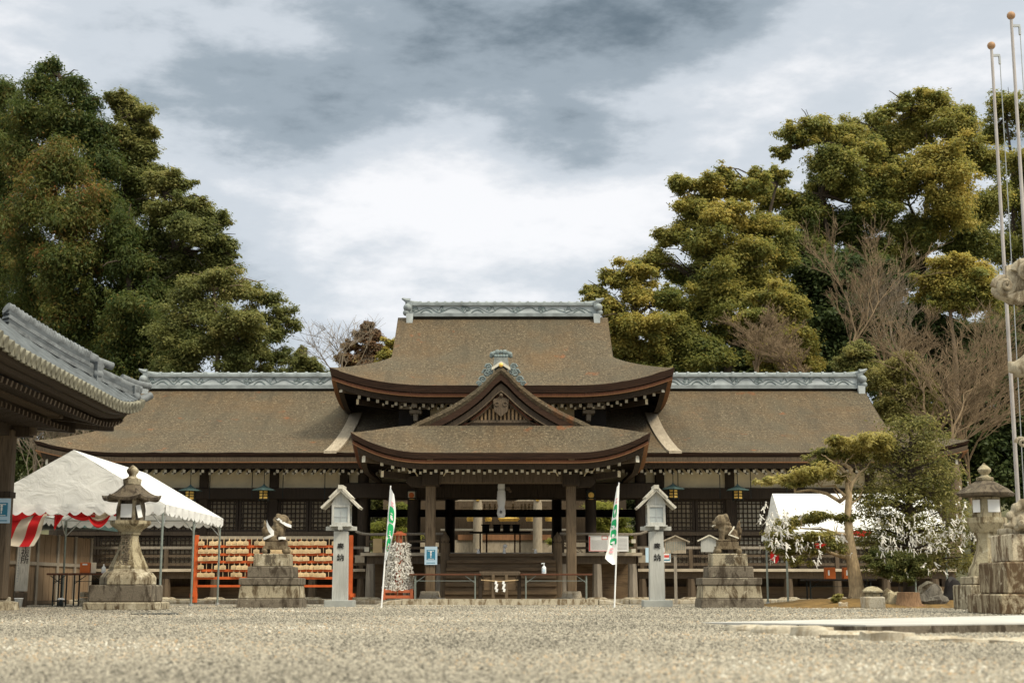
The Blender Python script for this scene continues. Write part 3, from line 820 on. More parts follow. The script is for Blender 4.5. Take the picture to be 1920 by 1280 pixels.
# soffit under the porch so the sky does not show through
# bargeboards and gable
yg = DPG + .02 - HY
for sg in (-1, 1):
    tv = np.linspace(0.0, .60, 16)
    for nm, o0, o1, y0, y1, mt in (('bargeboard', .33, .50, yg + .02, yg + .09, 'dark_wood'), ('inner_bargeboard', .51, .60, yg + .14, yg + .22, 'red_wood')):
        b = MB(); up_, dn, upb, dnb = [], [], [], []
        for t in tv:
            x = sg * HS * t; z = por.z0(t)
            sl = 1.0 + .25 * (1 - t)
            wd = (o1 - o0) * (1 - .35 * t)
            up_.append((x, y0, z - o0 * sl)); dn.append((x, y0, z - (o0 + wd) * sl)); upb.append((x, y1, z - o0 * sl)); dnb.append((x, y1, z - (o0 + wd) * sl))
        b.grid([upb, up_, dn, dnb], 0, sg > 0)
        b.add([up_[-1], dn[-1], dnb[-1], upb[-1]], ((0, 1, 2, 3),))
        ob = b.build(nm, mt, porch_roof)
        ed = MB(); ed.tube([(p[0], p[1] - .012, p[2] + .012) for p in dn], .016, 4); ed.build('edge_moulding', 'old_wood', porch_roof)
gz = por.z0(.60)
gp = MB(); q_ = np.linspace(-.56, .56, 23)
gp.grid([[(HS * q, yg + .30, max(gz - .12, por.z0(abs(q)) - .42)) for q in q_], [(HS * q, yg + .30, gz - .30) for q in q_]]); gp.build('gable_panel', 'old_wood', porch_roof)
mb = MB(); mb.box((0, yg + .22, gz + .09), (2 * 1.35, .16, .07)); mb.box((0, yg + .24, gz - .05), (2 * 1.75, .12, .20)); mb.build('gable_sill', 'old_wood', porch_roof)
for i in range(17):
    x = -.78 + i * 1.56 / 16
    top = min(gz + .42, por.z0(abs(x) / HS) - .60)
    if top < gz + .17: continue
    MB().box((x, yg + .25, (gz + .128 + top) / 2), (.05, .05, top - gz - .128)).build('gable_slat', 'slat_wood', porch_roof)
g = MB(); gz += .12
g.prism([(-.2, gz + .52), (-.17, gz + .22), (-.06, gz + .13), (0, gz + .08), (.06, gz + .13), (.17, gz + .22), (.2, gz + .52), (.07, gz + .56), (0, gz + .72), (-.07, gz + .56)], yg + .05, yg + .12)
for sg in (-1, 1):
    g.tube([(sg * (.1 + .05 * math.cos(a)), yg + .04, gz + .4 + .05 * math.sin(a)) for a in np.linspace(0, 6, 10)], .016, 5)
    g.tube([(sg * (.22 + .55 * t), yg + .2, gz + .34 + .12 * math.sin(3.5 * t) - .2 * t) for t in np.linspace(0, 1, 9)], [.06 * (1 - .6 * t) for t in np.linspace(0, 1, 9)], 6)
g.sphere((0, yg + .04, gz + .62), .055, 6)
g.build('gable_pendant', 'old_wood', porch_roof, smooth=40)
# crest tile on the porch apex
zc = 5.86
c = MB()
c.prism([(-.20, zc + .02), (-.17, zc + .26), (.17, zc + .26), (.20, zc + .02), (.10, zc + .04), (0, zc + .14), (-.10, zc + .04)], yg - .02, yg + .22, 1)
c.prism([(-.235, zc - .07), (0, zc + .07), (.235, zc - .07), (.235, zc - .0), (0, zc + .16), (-.235, zc - .0)], yg - .08, yg - .02, 2)
c.sphere((0, yg - .09, zc + .055), .055, 8, 3, (1, .5, 1))
for i in range(9):
    a = math.pi * i / 8
    c.sphere((-.24 * math.cos(a), yg + .06, zc + .31 + .10 * math.sin(a)), .058 + .015 * (i % 2), 6, 0)
for i in range(5): c.sphere((-.14 + i * .07, yg + .02, zc + .30), .05, 5, 0)
for sg in (-1, 1):
    for cx, cz, r in ((.31, .02, .10), (.36, -.13, .12), (.46, -.30, .10), (.28, -.10, .10), (.55, -.40, .07)):
        c.tube([(sg * (cx + r * (1 - k / 12) * math.cos(k * .9)), yg + .02, zc + cz + r * (1 - k / 12) * math.sin(k * .9)) for k in range(11)], .026, 5, 0)
        c.sphere((sg * cx, yg + .05, zc + cz), r * .8, 6, 1, (1, .4, 1))
c.build('apex_crest', ['verdigris_dark', 'crest_grey', 'white_tip', 'gold'], porch_roof, smooth=50)
mb = MB(); mb.box((0, yg + 2.3, zc - .0), (.34, 4.2, .22)); mb.build('porch_ridge', 'verdigris', porch_roof)

# --- rafters with whitened ends
raft = []; rest = MB()
def rafter(roof, a, sg, run, drop, inset, w, side=False, slope=.22, first=True):
    e = 1 if a > 0 else 0
    if side:   # rafters under the end skirt (porch front)
        p0 = roof.pt(roof.A(1, 1) - inset, a, 1, drop, True); q0 = roof.pt(roof.A(1, 1) - run, a, 1, drop - slope * run, True); q0.z = p0.z + slope * (run - inset)
    else:
        p0 = roof.pt(a, sg * (roof.D - inset), 1, drop); q0 = roof.pt(a, sg * (roof.D - run), 1, drop); q0.z = p0.z + slope * (run - inset)
    (raft if first else None)
    if first and len(raft) < 100:
        b = MB(); b.beam(p0, q0, w, w * 1.15, 0, 1)
        raft.append(b.build('rafter', ['dark_wood', 'white_tip'], hall))
    else: rest.beam(p0, q0, w, w * 1.15, 0, 1)
n = 13
for i in range(-n, n + 1):                                  # porch front, every 0.256 m
    x = i * .262
    if abs(x) < HS - .2: rafter(por, x, 1, 1.15, .40, .42, .075, True)
for i in range(-16, 17):                                     # upper roof
    x = (i + .5) * .255
    if abs(x) < 4.25 and abs(x) > 1.0: rafter(upr, x, 1, 1.5, .50, .50, .078)
for i in range(-47, 48):
    x = i * .252
    first = 3.2 < abs(x) < 9.5
    if abs(x) < 3.0: continue
    rafter(low, x, 1, 1.25, .46, .42, .072, first=first)
for i in range(-47, 48):                                     # second tier
    x = i * .252 + .126
    if abs(x) < 3.0: continue
    rafter(low, x, 1, 1.35, .50, .72, .058, first=False)
for i in range(-13, 14):
    x = i * .262 + .13
    if abs(x) < HS - .9: rafter(por, x, 1, 1.25, .43, .72, .058, True, first=False)
for i in range(-16, 17):
    x = i * .255
    if 1.1 < abs(x) < 3.4: rafter(upr, x, 1, 1.6, .53, .85, .06, first=False)
ro = rest.build('small_rafters', ['dark_wood', 'white_tip'], hall); ro['kind'] = 'stuff'
# hip rafters at the corners
for sg in (-1, 1):
    for roof, f in ((upr, lambda i, d: upr.pt(sg * (upr.A(1, 1) - i), upr.D - i, 1, d)), (low, lambda i, d: low.pt(sg * (low.A(1, 1) - i), low.D - i, 1, d)),
                    (por, lambda i, d: por.pt(por.A(1, 1) - i, sg * (por.D - i), 1, d, True))):
        p0 = f(.30, .44); q0 = f(2.0, .44); q0.z = p0.z - .02
        MB().beam(p0, q0, .13, .20, 0, 1).build('hip_rafter', ['old_wood', 'white_tip'], hall)
        p0 = f(.72, .62); q0 = f(2.2, .62); q0.z = p0.z - .05
        MB().beam(p0, q0, .11, .15, 0, 1).build('hip_rafter', ['dark_wood', 'plaster'], hall)

# --- columns, walls and beams
ZP = 0.12
DW = 40.0
cols_u = [s * hu(940 + k, DW) for k in (298, 430, 562, 694, 826) for s in (-1, 1)]
ztop = ZO(866, DW)
for u in cols_u:
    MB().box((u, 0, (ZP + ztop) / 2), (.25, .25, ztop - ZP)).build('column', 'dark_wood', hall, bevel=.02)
    b = MB()
    b.prism([(u - .62, ztop), (u + .62, ztop), (u + .55, ztop - .06), (u + .25, ztop - .17), (u - .25, ztop - .17), (u - .55, ztop - .06)], -.16, -.02)
    b.build('bracket_arm', 'dark_wood', hall)
us = sorted(cols_u)
zpa, zpb = ZO(915, DW), ZO(868, DW)
for a, b in zip(us[:-1], us[1:]):
    mid = (a + b) / 2
    pw = MB(); pw.span((a + .125, -.02, zpa), (b - .125, .05, zpb)); pw.build('plaster_panel', 'plaster', hall)
    if abs(mid) < 1: continue
mb = MB(); mb.span((us[0], -.17, ZO(936, DW)), (us[-1], .16, zpa)); mb.build('lintel', 'dark_wood', hall, bevel=.015)
mb = MB(); mb.span((us[0], -.14, zpb + .0), (us[-1], .14, zpb + .17)); mb.build('wall_plate', 'dark_wood', hall, bevel=.015)
zf_w = ZO(1066, 38.9)            # wing veranda floor
zl1 = ZO(936, DW)
zmid = ZO(1000, DW); zlow = ZO(1040, DW)
def lattice(a, b, z0, z1, y, cell, pale, nm='lattice_shutter'):
    fr = MB(); w = .03
    fr.span((a, y - .03, z0), (a + .07, y + .03, z1)); fr.span((b - .07, y - .03, z0), (b, y + .03, z1))
    fr.span((a + .07, y - .03, z0), (b - .07, y + .03, z0 + .06)); fr.span((a + .07, y - .03, z1 - .06), (b - .07, y + .03, z1))
    n = max(2, round((b - a) / cell))
    for i in range(1, n): x = a + (b - a) * i / n; fr.span((x - w / 2, y - .025, z0 + .06), (x + w / 2, y + .012, z1 - .06))
    k = max(2, round((z1 - z0) / cell))
    for i in range(1, k): z = z0 + (z1 - z0) * i / k; fr.span((a + .07, y - .022, z - w / 2), (b - .07, y + .010, z + w / 2))
    o = fr.build(nm, 'dark_wood', hall)
    bk = MB(); bk.span((a + .02, y + .035, z0 + .02), (b - .02, y + .06, z1 - .02)); bk.build('backing_paper', pale or 'black_wood', o)
simple('lattice_paper', (0.34, 0.275, 0.185), 0.9, 0.25, 2.2)
simple('lattice_white', (0.55, 0.49, 0.37), 0.9, 0.08, 2.5)
for a, b in zip(us[:-1], us[1:]):
    mid = (a + b) / 2
    if abs(mid) < 1: continue
    a2, b2 = a + .125, b - .125; h2 = (a2 + b2) / 2
    white = 6.0 < mid < 8.0
    for x0, x1 in ((a2, h2 - .01), (h2 + .01, b2)):
        lattice(x0, x1, zmid + .05, zl1, 0, .125, 'lattice_white' if white else 'lattice_paper')
        lattice(x0, x1, zf_w + .05, zmid - .05, .02, .125, 'lattice_white' if (white and x0 > 6.4) else 'lattice_paper')
    MB().span((a2, -.06, zmid - .05), (b2, .06, zmid + .05)).build('window_rail', 'old_wood', hall)
# thin iron hooks that hold the shutters up
for px in (390, 470, 528, 607, 1273, 1352, 1410, 1478):
    u = hu(px, 39.4)
    MB().tube([(u, -.6, ZO(935, 39.4)), (u, -.6, ZO(868, 39.4))], .012, 5).build('shutter_hook', 'black_metal', hall)
# ends and back of the wings, hiding the light behind the lattice
for sg in (-1, 1):
    u0, u1 = sg * hu(940 + 298, DW), sg * hu(940 + 826, DW)
    MB().span((u0, .07, .5), (u0 + sg * .06, 7.0, zpb)).build('side_wall', 'dark_wood', hall)
    MB().span((u1 - sg * .06, .07, .5), (u1, 7.0, zpb)).build('side_wall', 'old_wood', hall)
    MB().span((u0, 6.95, .5), (u1, 7.0, zpb)).build('rear_wall', 'old_wood', hall)
    MB().span((u0 + sg * .06, .2, zf_w - .05), (u1 - sg * .06, 6.94, zf_w)).build('wing_floor', 'deck_wood', hall)
    # veranda
    v0, v1 = sg * hu(1195, 38.9), sg * hu(940 + 850, 38.9)
    MB().span((v0, 38.92 - HY, zf_w - .05), (v1, -.14, zf_w)).build('veranda_floor', 'deck_wood', hall)
    MB().span((v0, 38.86 - HY, zf_w - .07), (v1, 38.915 - HY, zf_w + .006)).build('veranda_edge', 'deck_edge', hall)
    MB().span((v0, 39.0 - HY, zf_w - .25), (v1, 39.12 - HY, zf_w - .075)).build('veranda_beam', 'old_wood', hall)
    MB().span((v0, -.05, ZP), (v1, .0, zf_w - .06)).build('underfloor_boards', 'old_wood', hall)
    MB().span((v0, 39.6 - HY, ZP + .02), (v1, 39.68 - HY, ZP + .32)).build('underfloor_rail', 'step_wood', hall)
    xs_ = [v0 + sg * (.12 + i * 1.3) for i in range(8)]
    for i, x in enumerate(xs_):
        if abs(x) > abs(v1): continue
        MB().tube([(x, 39.05 - HY, ZP), (x, 39.05 - HY, zf_w - .255)], [.13, .11], 8).build('veranda_post', 'old_wood', hall, smooth=40)
        MB().lathe([(.30, 0), (.30, .06), (.2, .1)], 9, (x, 39.05 - HY, ZP - .06)).build('post_stone', 'granite_pale', hall, smooth=40)
        MB().span((x - .05, 38.93 - HY, zf_w), (x + .05, 39.03 - HY, zf_w + .52)).build('railing_post', 'old_wood', hall)
    for zz, hgt in ((.12, .07), (.34, .06), (.56, .07)):
        MB().span((v0, 38.95 - HY, zf_w + zz - hgt / 2), (v1, 39.01 - HY, zf_w + zz + hgt / 2)).build('railing_rail', 'grey_wood' if zz > .5 else 'old_wood', hall)

# central deck, railings and steps
zd = ZO(1036, 38.2); dk = 38.2 - HY
U0 = hu(1046, 38.2); U1 = hu(1193, 38.2)
mb = MB(); mb.span((-U1, dk + .05, zd - .06), (U1, 0.3, zd)); mb.build('porch_deck', 'deck_wood', hall)
mb = MB(); mb.span((-4.4, .305, zd - .06), (4.4, 7.2, zd)); mb.build('hall_floor', 'deck_wood', hall)
for sg in (-1, 1):
    MB().span((sg * U0, dk - .01, zd - .075), (sg * (U1 + .15), dk + .045, zd + .006)).build('deck_edge', 'deck_edge', hall)
    MB().span((sg * (U0 + .02), dk + .1, zd - .28), (sg * U1, dk + .22, zd - .08)).build('deck_beam', 'old_wood', hall)
    MB().span((sg * (U1 + .05), dk + .02, zd - .25), (sg * (U1 + .3), dk + .25, zd - .06)).build('beam_end', 'board_pale', hall)
    for x in (U0 + .12, (U0 + U1) / 2, U1 - .1):
        MB().tube([(sg * x, dk + .16, ZP), (sg * x, dk + .16, zd - .285)], [.135, .115], 8).build('deck_post', 'grey_wood', hall, smooth=40)
        MB().lathe([(.30, 0), (.30, .06), (.2, .1)], 9, (sg * x, dk + .16, ZP - .06)).build('post_stone', 'granite_pale', hall, smooth=40)
    MB().span((sg * (U0 + .05), dk + .9, ZP), (sg * (U1 - .05), dk + .96, zd - .06)).build('underfloor_boards', 'step_wood', hall)
    for zz, hgt in ((.13, .06), (.30, .055)):
        MB().span((sg * (U0 + .1), dk + .06, zd + zz - hgt / 2), (sg * (U1), dk + .12, zd + zz + hgt / 2)).build('railing_rail', 'old_wood', hall)
    MB().tube([(sg * (U0 + .05), dk + .09, zd + .50), (sg * (U1 - .1), dk + .09, zd + .48), (sg * (U1 + .12), dk + .09, zd + .50), (sg * (U1 + .30), dk + .09, zd + .56)], .036, 7).build('railing_rail', 'grey_wood', hall, smooth=50)
    for x in (U0 + .12, (U0 + U1) / 2, U1 - .02):
        MB().span((sg * x - .045, dk + .045, zd + .006), (sg * x + .045, dk + .135, zd + .46)).build('railing_post', 'old_wood', hall)
    # newel with onion cap at the head of the steps
    nx = sg * hu(1045, 38.0)
    MB().lathe([(.13, ZP), (.13, zd + .05), (.12, zd + .22), (.13, zd + .24), (.09, zd + .27), (.12, zd + .33), (.10, zd + .41), (.04, zd + .48), (.008, zd + .54)], 10, (nx, dk - .18, 0)).build('newel_post', 'pillar_wood', hall, smooth=40)
su = hu(1042, 37.5)
ns = 6
for i in range(ns):
    z1 = ZP + (zd - ZP) * (i + 1) / (ns + .0) - (.0 if i < ns - 1 else .02)
    y0 = dk - 1.55 + i * .26
    st = MB(); st.span((-su, y0, z1 - .075), (su, y0 + .30, z1)); st.span((-su, y0 + .05, z1 - .22 if i else ZP), (su, y0 + .09, z1 - .077))
    st.build('step', 'step_wood', hall)
MB().span((-su, dk - .0, zd - .06), (su, dk + .06, zd + .01)).build('top_tread', 'deck_edge', hall)
# porch pillars with stone feet
DPP = 36.0; yp = DPP - HY
zpt = ZO(905, DPP); upx = hu(1071, DPP)
for sg in (-1, 1):
    x = sg * upx
    MB().box((x, yp, (zpt + .45 + .30) / 2), (.245, .245, zpt + .45 - .30)).build('porch_pillar', 'pillar_wood', hall, bevel=.028)
    f = MB()
    f.lathe([(.52, .10), (.52, .155), (.40, .16)], 4, (x, yp, 0)); f.lathe([(.36, .15), (.30, .315), (.24, .318)], 4, (x, yp, 0), 0)
    f.build('pillar_base', 'kerb_stone', hall)
    MB().box((x, yp, zpt + .08), (.42, .42, .34)).build('capital_block', 'dark_wood', hall, bevel=.03)
    # bracket set
    zb_ = ZO(884, DPP)
    b = MB()
    b.box((x, yp - .02, zb_ + .02), (.34, .34, .14), 0)
    b.box((x, yp - .05, zb_ + .15), (1.25, .13, .12), 0); b.box((x, yp - .12, zb_ + .15), (.13, .7, .13), 0)
    for dx in (-.55, 0, .55): b.box((x + dx, yp - .05, zb_ + .27), (.18, .18, .10), 0)
    b.build('bracket_set', ['dark_wood', 'plaster'], hall, bevel=.012)
    n_ = MB(); n_.prism([(x - .10, zb_ + .08), (x + .10, zb_ + .08), (x + .06, zb_ + .13), (x + .06, zb_ + .24), (x + .12, zb_ + .33), (x - .12, zb_ + .33), (x - .06, zb_ + .24), (x - .06, zb_ + .13)], yp - .53, yp - .475)
    n_.build('bracket_nose', 'plaster', hall)
    for dx in (-1, 1):   # scrolled brackets of pale outline
        MB().tube([(x + dx * (.32 + .4 * t), yp - .19, zb_ - .12 + .30 * t + .05 * math.sin(9 * t)) for t in np.linspace(0, 1, 9)], .017, 5).build('scroll_bracket', 'plaster', hall)
    # tie beam back to the hall
    MB().beam((x, yp + .13, zpt + .12), (x, -.2, zpt + .30), .17, .30).build('tie_beam', 'dark_wood', hall)
    k = MB(); k.prism([(x + sg * .13, zpt - .12), (x + sg * .5, zpt - .10), (x + sg * .62, zpt + .02), (x + sg * .55, zpt + .17), (x + sg * .13, zpt + .2)], yp - .09, yp + .09); k.build('beam_nosing', 'dark_wood', hall, bevel=.015)
mb = MB(); mb.span((-upx + .12, yp - .10, zpt - .02), (upx - .12, yp + .10, zpt + .36)); mb.build('porch_beam', 'old_wood', hall, bevel=.03)
mb = MB(); mb.span((-2.6, yp - .09, ZO(872, 36) - .02), (2.6, yp + .09, ZO(872, 36) + .14)); mb.build('porch_plate', 'dark_wood', hall, bevel=.02)
# carved centre strut above the beam
c = MB()
for sg in (-1, 1): c.tube([(sg * (.04 + .34 * t), yp - .05, zpt + .62 - .20 * math.sin(2.2 * t) ** 2 - .03 * t) for t in np.linspace(0, 1, 9)], .035, 6)
c.box((0, yp - .05, zpt + .55), (.12, .1, .28)); c.build('carved_strut', 'old_wood', hall, smooth=40)
# tall inner columns and beams of the open hall
for k, d in ((168, 39.5), (104, 46.5), (168, 46.5), (262, 39.7), (262, 46.5)):
    for sg in (-1, 1):
        x = sg * hu(940 + k, d); w = .13 if k != 104 else .14
        MB().tube([(x, d - HY, ZP), (x, d - HY, ztop + .1)], w + .02, 12).build('hall_column', 'dark_wood', hall, smooth=50)
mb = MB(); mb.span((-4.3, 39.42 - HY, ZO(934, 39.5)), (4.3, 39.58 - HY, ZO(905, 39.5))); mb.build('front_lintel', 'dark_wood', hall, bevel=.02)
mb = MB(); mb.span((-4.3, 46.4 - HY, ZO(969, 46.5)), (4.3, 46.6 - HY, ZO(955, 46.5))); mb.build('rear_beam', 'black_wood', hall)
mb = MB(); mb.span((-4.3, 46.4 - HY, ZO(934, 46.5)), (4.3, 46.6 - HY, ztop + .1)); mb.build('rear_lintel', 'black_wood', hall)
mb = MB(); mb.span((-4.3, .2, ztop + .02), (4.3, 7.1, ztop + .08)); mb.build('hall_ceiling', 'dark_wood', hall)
for sg in (-1, 1):      # brackets under the upper eaves
    x = sg * hu(1105, 40.5); z0 = ZO(790, 40.5); b = MB()
    b.box((x, .55, z0 + .10), (.13, .5, .2)); b.box((x, .45, z0 + .25), (.34, .5, .10)); b.box((x, .40, z0 + .40), (.95, .16, .12)); b.box((x, .2, z0 + .40), (.13, 1.0, .12))
    for dx in (-.4, 0, .4): b.box((x + dx, .38, z0 + .52), (.2, .2, .11))
    b.prism([(x - .09, z0 + .3), (x + .09, z0 + .3), (x + .05, z0 + .5), (x + .13, z0 + .72), (x - .13, z0 + .72), (x - .05, z0 + .5)], -.36, -.28)
    b.build('upper_bracket', 'grey_wood', hall, bevel=.012)
# stone plinth
f = MB(); f.span((-12.9, 36.9 - HY, 0), (-2.31, 47.3 - HY, ZP - .002)); f.span((2.31, 36.9 - HY, 0), (12.9, 47.3 - HY, ZP - .002)); f.span((-2.3, 34.5 - HY, 0), (2.3, 47.3 - HY, ZP + .015))
plinth = f.build('stone_plinth', 'granite_pale', hall)
for a, b in ((-12.9, -2.35), (2.35, 12.9)):
    x = a
    while x < b:
        L = random.uniform(.7, 1.5); x1 = min(b, x + L)
        k = MB(); k.span((x + .01, 36.72 - HY + random.uniform(-.03, .03), 0), (x1 - .01, 36.9 - HY, .10 + random.uniform(-.015, .02))); k.build('kerb_stone', 'kerb_stone', plinth, bevel=.015); x = x1
for sg in (-1, 1):
    k = MB(); k.prism([(sg * 2.32, .0), (sg * 2.32, .13), (sg * 2.6, .10), (sg * 2.95, .0)], 34.5 - HY, 36.7 - HY); k.build('kerb_stone', 'kerb_stone', plinth, bevel=.015)
# ------------------------------------------------------------------ hall furnishings (each a thing of its own)
def hanging_lantern(px, py, d, label):
    p = P(px, py, d)
    r = thing('hanging_lantern', label, 'lantern', p, 0, 'metal lanterns hanging along the eaves')
    MB().lathe([(.33, -.02), (.33, 0), (.22, .035), (.10, .085), (.03, .13), (.02, .16)], 6, (0, 0, 0)).build('cap', 'bronze_green', r)
    MB().lathe([(.135, -.25), (.135, -.03)], 6).build('body', 'gold', r)
    b = MB()
    for k in range(6):
        a = 2 * math.pi * (k + .5) / 6; x, y = .14 * math.cos(a), .14 * math.sin(a)
        b.tube([(x, y, -.30), (x, y, -.02)], .016, 4)
    for z in (-.25, -.17, -.10): b.lathe([(.142, z - .010), (.150, z), (.142, z + .010)], 6)
    b.build('lattice_cage', 'black_metal', r)
    MB().tube([(0, 0, .14), (0, 0, ZO(868, d) - p.z)], .010, 5).build('hanging_rod', 'black_metal', r)
hanging_lantern(495, 918, 39.2, 'metal lantern hanging above the left orange plaque rack, flat green cap')
hanging_lantern(357, 919, 39.2, 'metal lantern hanging just above the white tent roof, flat green cap')
hanging_lantern(1383, 918, 39.2, 'metal lantern hanging behind the right guardian lion, flat green cap')
hanging_lantern(1262, 916, 39.2, 'metal lantern half hidden behind the right white post lantern, flat green cap')
def box_lantern(px, label, side):
    p = P(px, 927, 39.28)
    r = thing('eave_lantern', label, 'lantern', p, 0, 'square lanterns fixed to the inner columns')
    MB().box((0, 0, 0), (.22, .22, .17)).build('paper_body', 'lattice_white' if side < 0 else 'black_metal', r)
    MB().lathe([(.075, -.128), (.075, -.112)], 12).build('under_plate', 'gold', r)
    c = MB(); c.tube([(0, -.112, -.02), (0, -.125, -.02)], .075 if side < 0 else .08, 10); c.build('crest', 'orange_box' if side < 0 else 'gold', r)
    b = MB()
    for sx in (-1, 1):
        for sy in (-1, 1): b.box((sx * .105, sy * .105, 0), (.022, .022, .22))
    b.box((0, 0, .095), (.25, .25, .03)); b.box((0, 0, -.10), (.25, .25, .03))
    b.build('frame', 'black_metal', r)
    MB().box((0, .19, .0), (.04, .20, .04)).build('bracket', 'black_metal', r)
box_lantern(772, 'pale square lantern with an orange crest on the inner column left of the entrance', -1)
box_lantern(1108, 'dark square lantern with a gold crest on the inner column right of the entrance', 1)
# bell rope wrapped in white cloth
p = P(940, 905, 37.2)
r = thing('bell_rope', 'white cloth wrapped bell rope hanging in the middle of the entrance', 'rope', p)
zb = ZO(970, 37.2) - p.z
MB().lathe([(.085, zb), (.115, zb + .10), (.10, zb + .22), (.085, zb + .26), (.115, zb + .45), (.105, -.22), (.085, -.19), (.095, -.12), (.085, 0.02), (.03, .04)], 12).build('cloth_wrap', 'paper', r, smooth=50)
MB().tube([(0, 0, .03), (0, 0, .45)], .03, 6).build('rope', 'cream_cloth', r)
MB().lathe([(.09, -.185), (.098, -.175), (.09, -.165)], 10).build('binding_cord', 'steel', r)
text('lettering', '奉', .085, 'ink', r, (-.01, -.118, zb + .13))
g = MB(); g.sphere((.17, .03, -.14), .06, 8); g.sphere((.22, .06, -.2), .05, 8); g.build('bell', 'old_wood', r, smooth=60)
# rope ball and paper tassels on the barrier rope at the top of the steps
def tassel(px, py, ball, label):
    p = P(px, py, 38.0)
    r = thing('rope_tassel', label, 'tassel', p)
    if ball: MB().sphere((0, 0, .05), .055, 9).build('ball', 'paper', r, smooth=60)
    t = MB(); t.lathe([(.05, -.17 if ball else -.12), (.035, -.05), (.02, 0.0)], 8, (-.02 if ball else 0, 0, 0)); t.build('tassel', 'paper', r, smooth=50)
    MB().tube([(-.02, .0, -.02), (-.05, .0, .0), (-.09, .01, .005)], .012, 5).build('cord', 'cream_cloth', r)
tassel(947, 1027, True, 'round white rope knob with a tassel at the top of the steps')
tassel(897, 1029, False, 'small white tassel below the left pale post at the top of the steps')
tassel(1004, 1029, False, 'small white tassel below the right pale post at the top of the steps')

# offertory box with folded paper streamers
p = P(937, 1128, 35.45); p.z = .135
r = thing('offertory_box', 'low wooden offertory box hung with two white paper streamers', 'offering box', p)
MB().box((0, .15, .37), (.78, .50, .34)).build('box_body', 'step_wood', r, bevel=.015)
MB().box((0, .15, .60), (1.0, .60, .11)).build('lid', 'old_wood', r, bevel=.02)
for x in (-.47, -.16, .16, .47):
    MB().box((x, -.12 if abs(x) < .3 else -.08, .29), (.075 if abs(x) < .3 else .09, .07, .58)).build('leg', 'pillar_wood' if abs(x) < .3 else 'dark_wood', r, bevel=.008)
for x in (-.47, .47): MB().box((x, .37, .27), (.09, .07, .54)).build('leg', 'old_wood', r)
MB().tube([(-.45, -.165, .45), (0, -.175, .415), (.45, -.165, .45)], .011, 5).build('straw_rope', 'ema_wood', r)
for x in (-.08, .10):
    s = MB()
    for k in range(4): s.box((x + .02 * (k % 2) - .01, -.185 - .004 * (k % 2), .385 - .06 * k), (.055, .006, .075), 0, (0, R(12), 0))
    s.build('paper_streamer', 'paper', r)
# folding tables in front of the steps
def folding_table(name, label, px0, px1, d, ztop, group, top='table_top', metal='steel_green', depth=.45, z0=.13):
    x0, x1 = XO(px0, d), XO(px1, d); L = x1 - x0
    r = thing(name, label, 'table', ((x0 + x1) / 2, d, z0), 0, group)
    h = ztop - z0
    MB().box((0, 0, h - .02), (L, depth, .04)).build('table_top', top, r, bevel=.006)
    for sx in (-1, 1):
        for sy in (-1, 1):
            MB().tube([(sx * (L / 2 - .14), sy * (depth / 2 - .05), 0), (sx * (L / 2 - .14), sy * (depth / 2 - .05), h - .04)], .017, 6).build('leg', metal, r, smooth=60)
        b = MB(); b.tube([(sx * (L / 2 - .14), -depth / 2 + .05, .12), (sx * (L / 2 - .14), depth / 2 - .05, .12)], .013, 5)
        b.beam((sx * (L / 2 - .14), -depth / 2 + .05, h - .22), (sx * (L / 2 - .38), -depth / 2 + .05, h - .05), .03, .012); b.build('brace', metal, r)
    MB().box((0, -depth / 2 + .05, h - .17), (L - .3, .012, .012)).build('stretcher', metal, r)
    return r
folding_table('folding_table', 'brown folding table left of the offertory box', 768, 902, 35.35, ZO(1075, 35.35), 'folding tables before the steps')
folding_table('folding_table', 'brown folding table right of the offertory box, holding the sanitiser bottle', 975, 1110, 35.35, ZO(1075, 35.35), 'folding tables before the steps')
zt_ = ZO(1075, 35.35)
p = P(1020, 1075, 35.3); p.z = zt_ + .001
r = thing('sanitiser_bottle', 'white pump bottle of hand sanitiser on the folding table', 'bottle', p)
MB().lathe([(.052, 0), (.055, .01), (.055, .14), (.045, .165), (.02, .18), (.02, .195)], 12).build('bottle', 'sanitiser', r, smooth=40)
q = MB(); q.tube([(0, 0, .195), (0, 0, .235)], .010, 6); q.box((-.02, 0, .245), (.075, .022, .022)); q.box((-.055, 0, .232), (.012, .018, .02)); q.build('pump', 'sanitiser', r)
MB().box((0, -.0535, .075), (.05, .006, .07)).build('label_sheet', 'paper_blue', r)
# notice sheet tied to the porch pillar
def hand_poster(px, py, d, w, h, label):
    p = P(px, py, d)
    r = thing('notice_poster', label, 'poster', p)
    MB().box((0, 0, 0), (w, .008, h)).build('sheet', 'paper_blue', r)
    MB().box((0, -.0065, .02), (w * .68, .005, h * .55)).build('blue_panel', 'print_blue', r)
    f = MB(); f.tube([(0, -.009, .02 + h * .15), (0, -.013, .02 + h * .15)], .022, 8)
    f.box((0, -.011, .02 + h * .02), (.030, .004, h * .15)); f.box((0, -.011, .02 - h * .12), (.018, .004, h * .10)); f.box((0, -.011, h * .255), (w * .5, .004, .012)); f.box((0, -.011, -h * .19), (w * .5, .004, .012))
    f.build('figure_symbol', 'paper', r)
    MB().box((0, -.0065, -h * .40), (w * .7, .004, .016)).build('caption_lines', 'print_blue', r)
hand_poster(808, 1041, 35.84, .31, .44, 'blue and white notice poster on the left porch pillar')
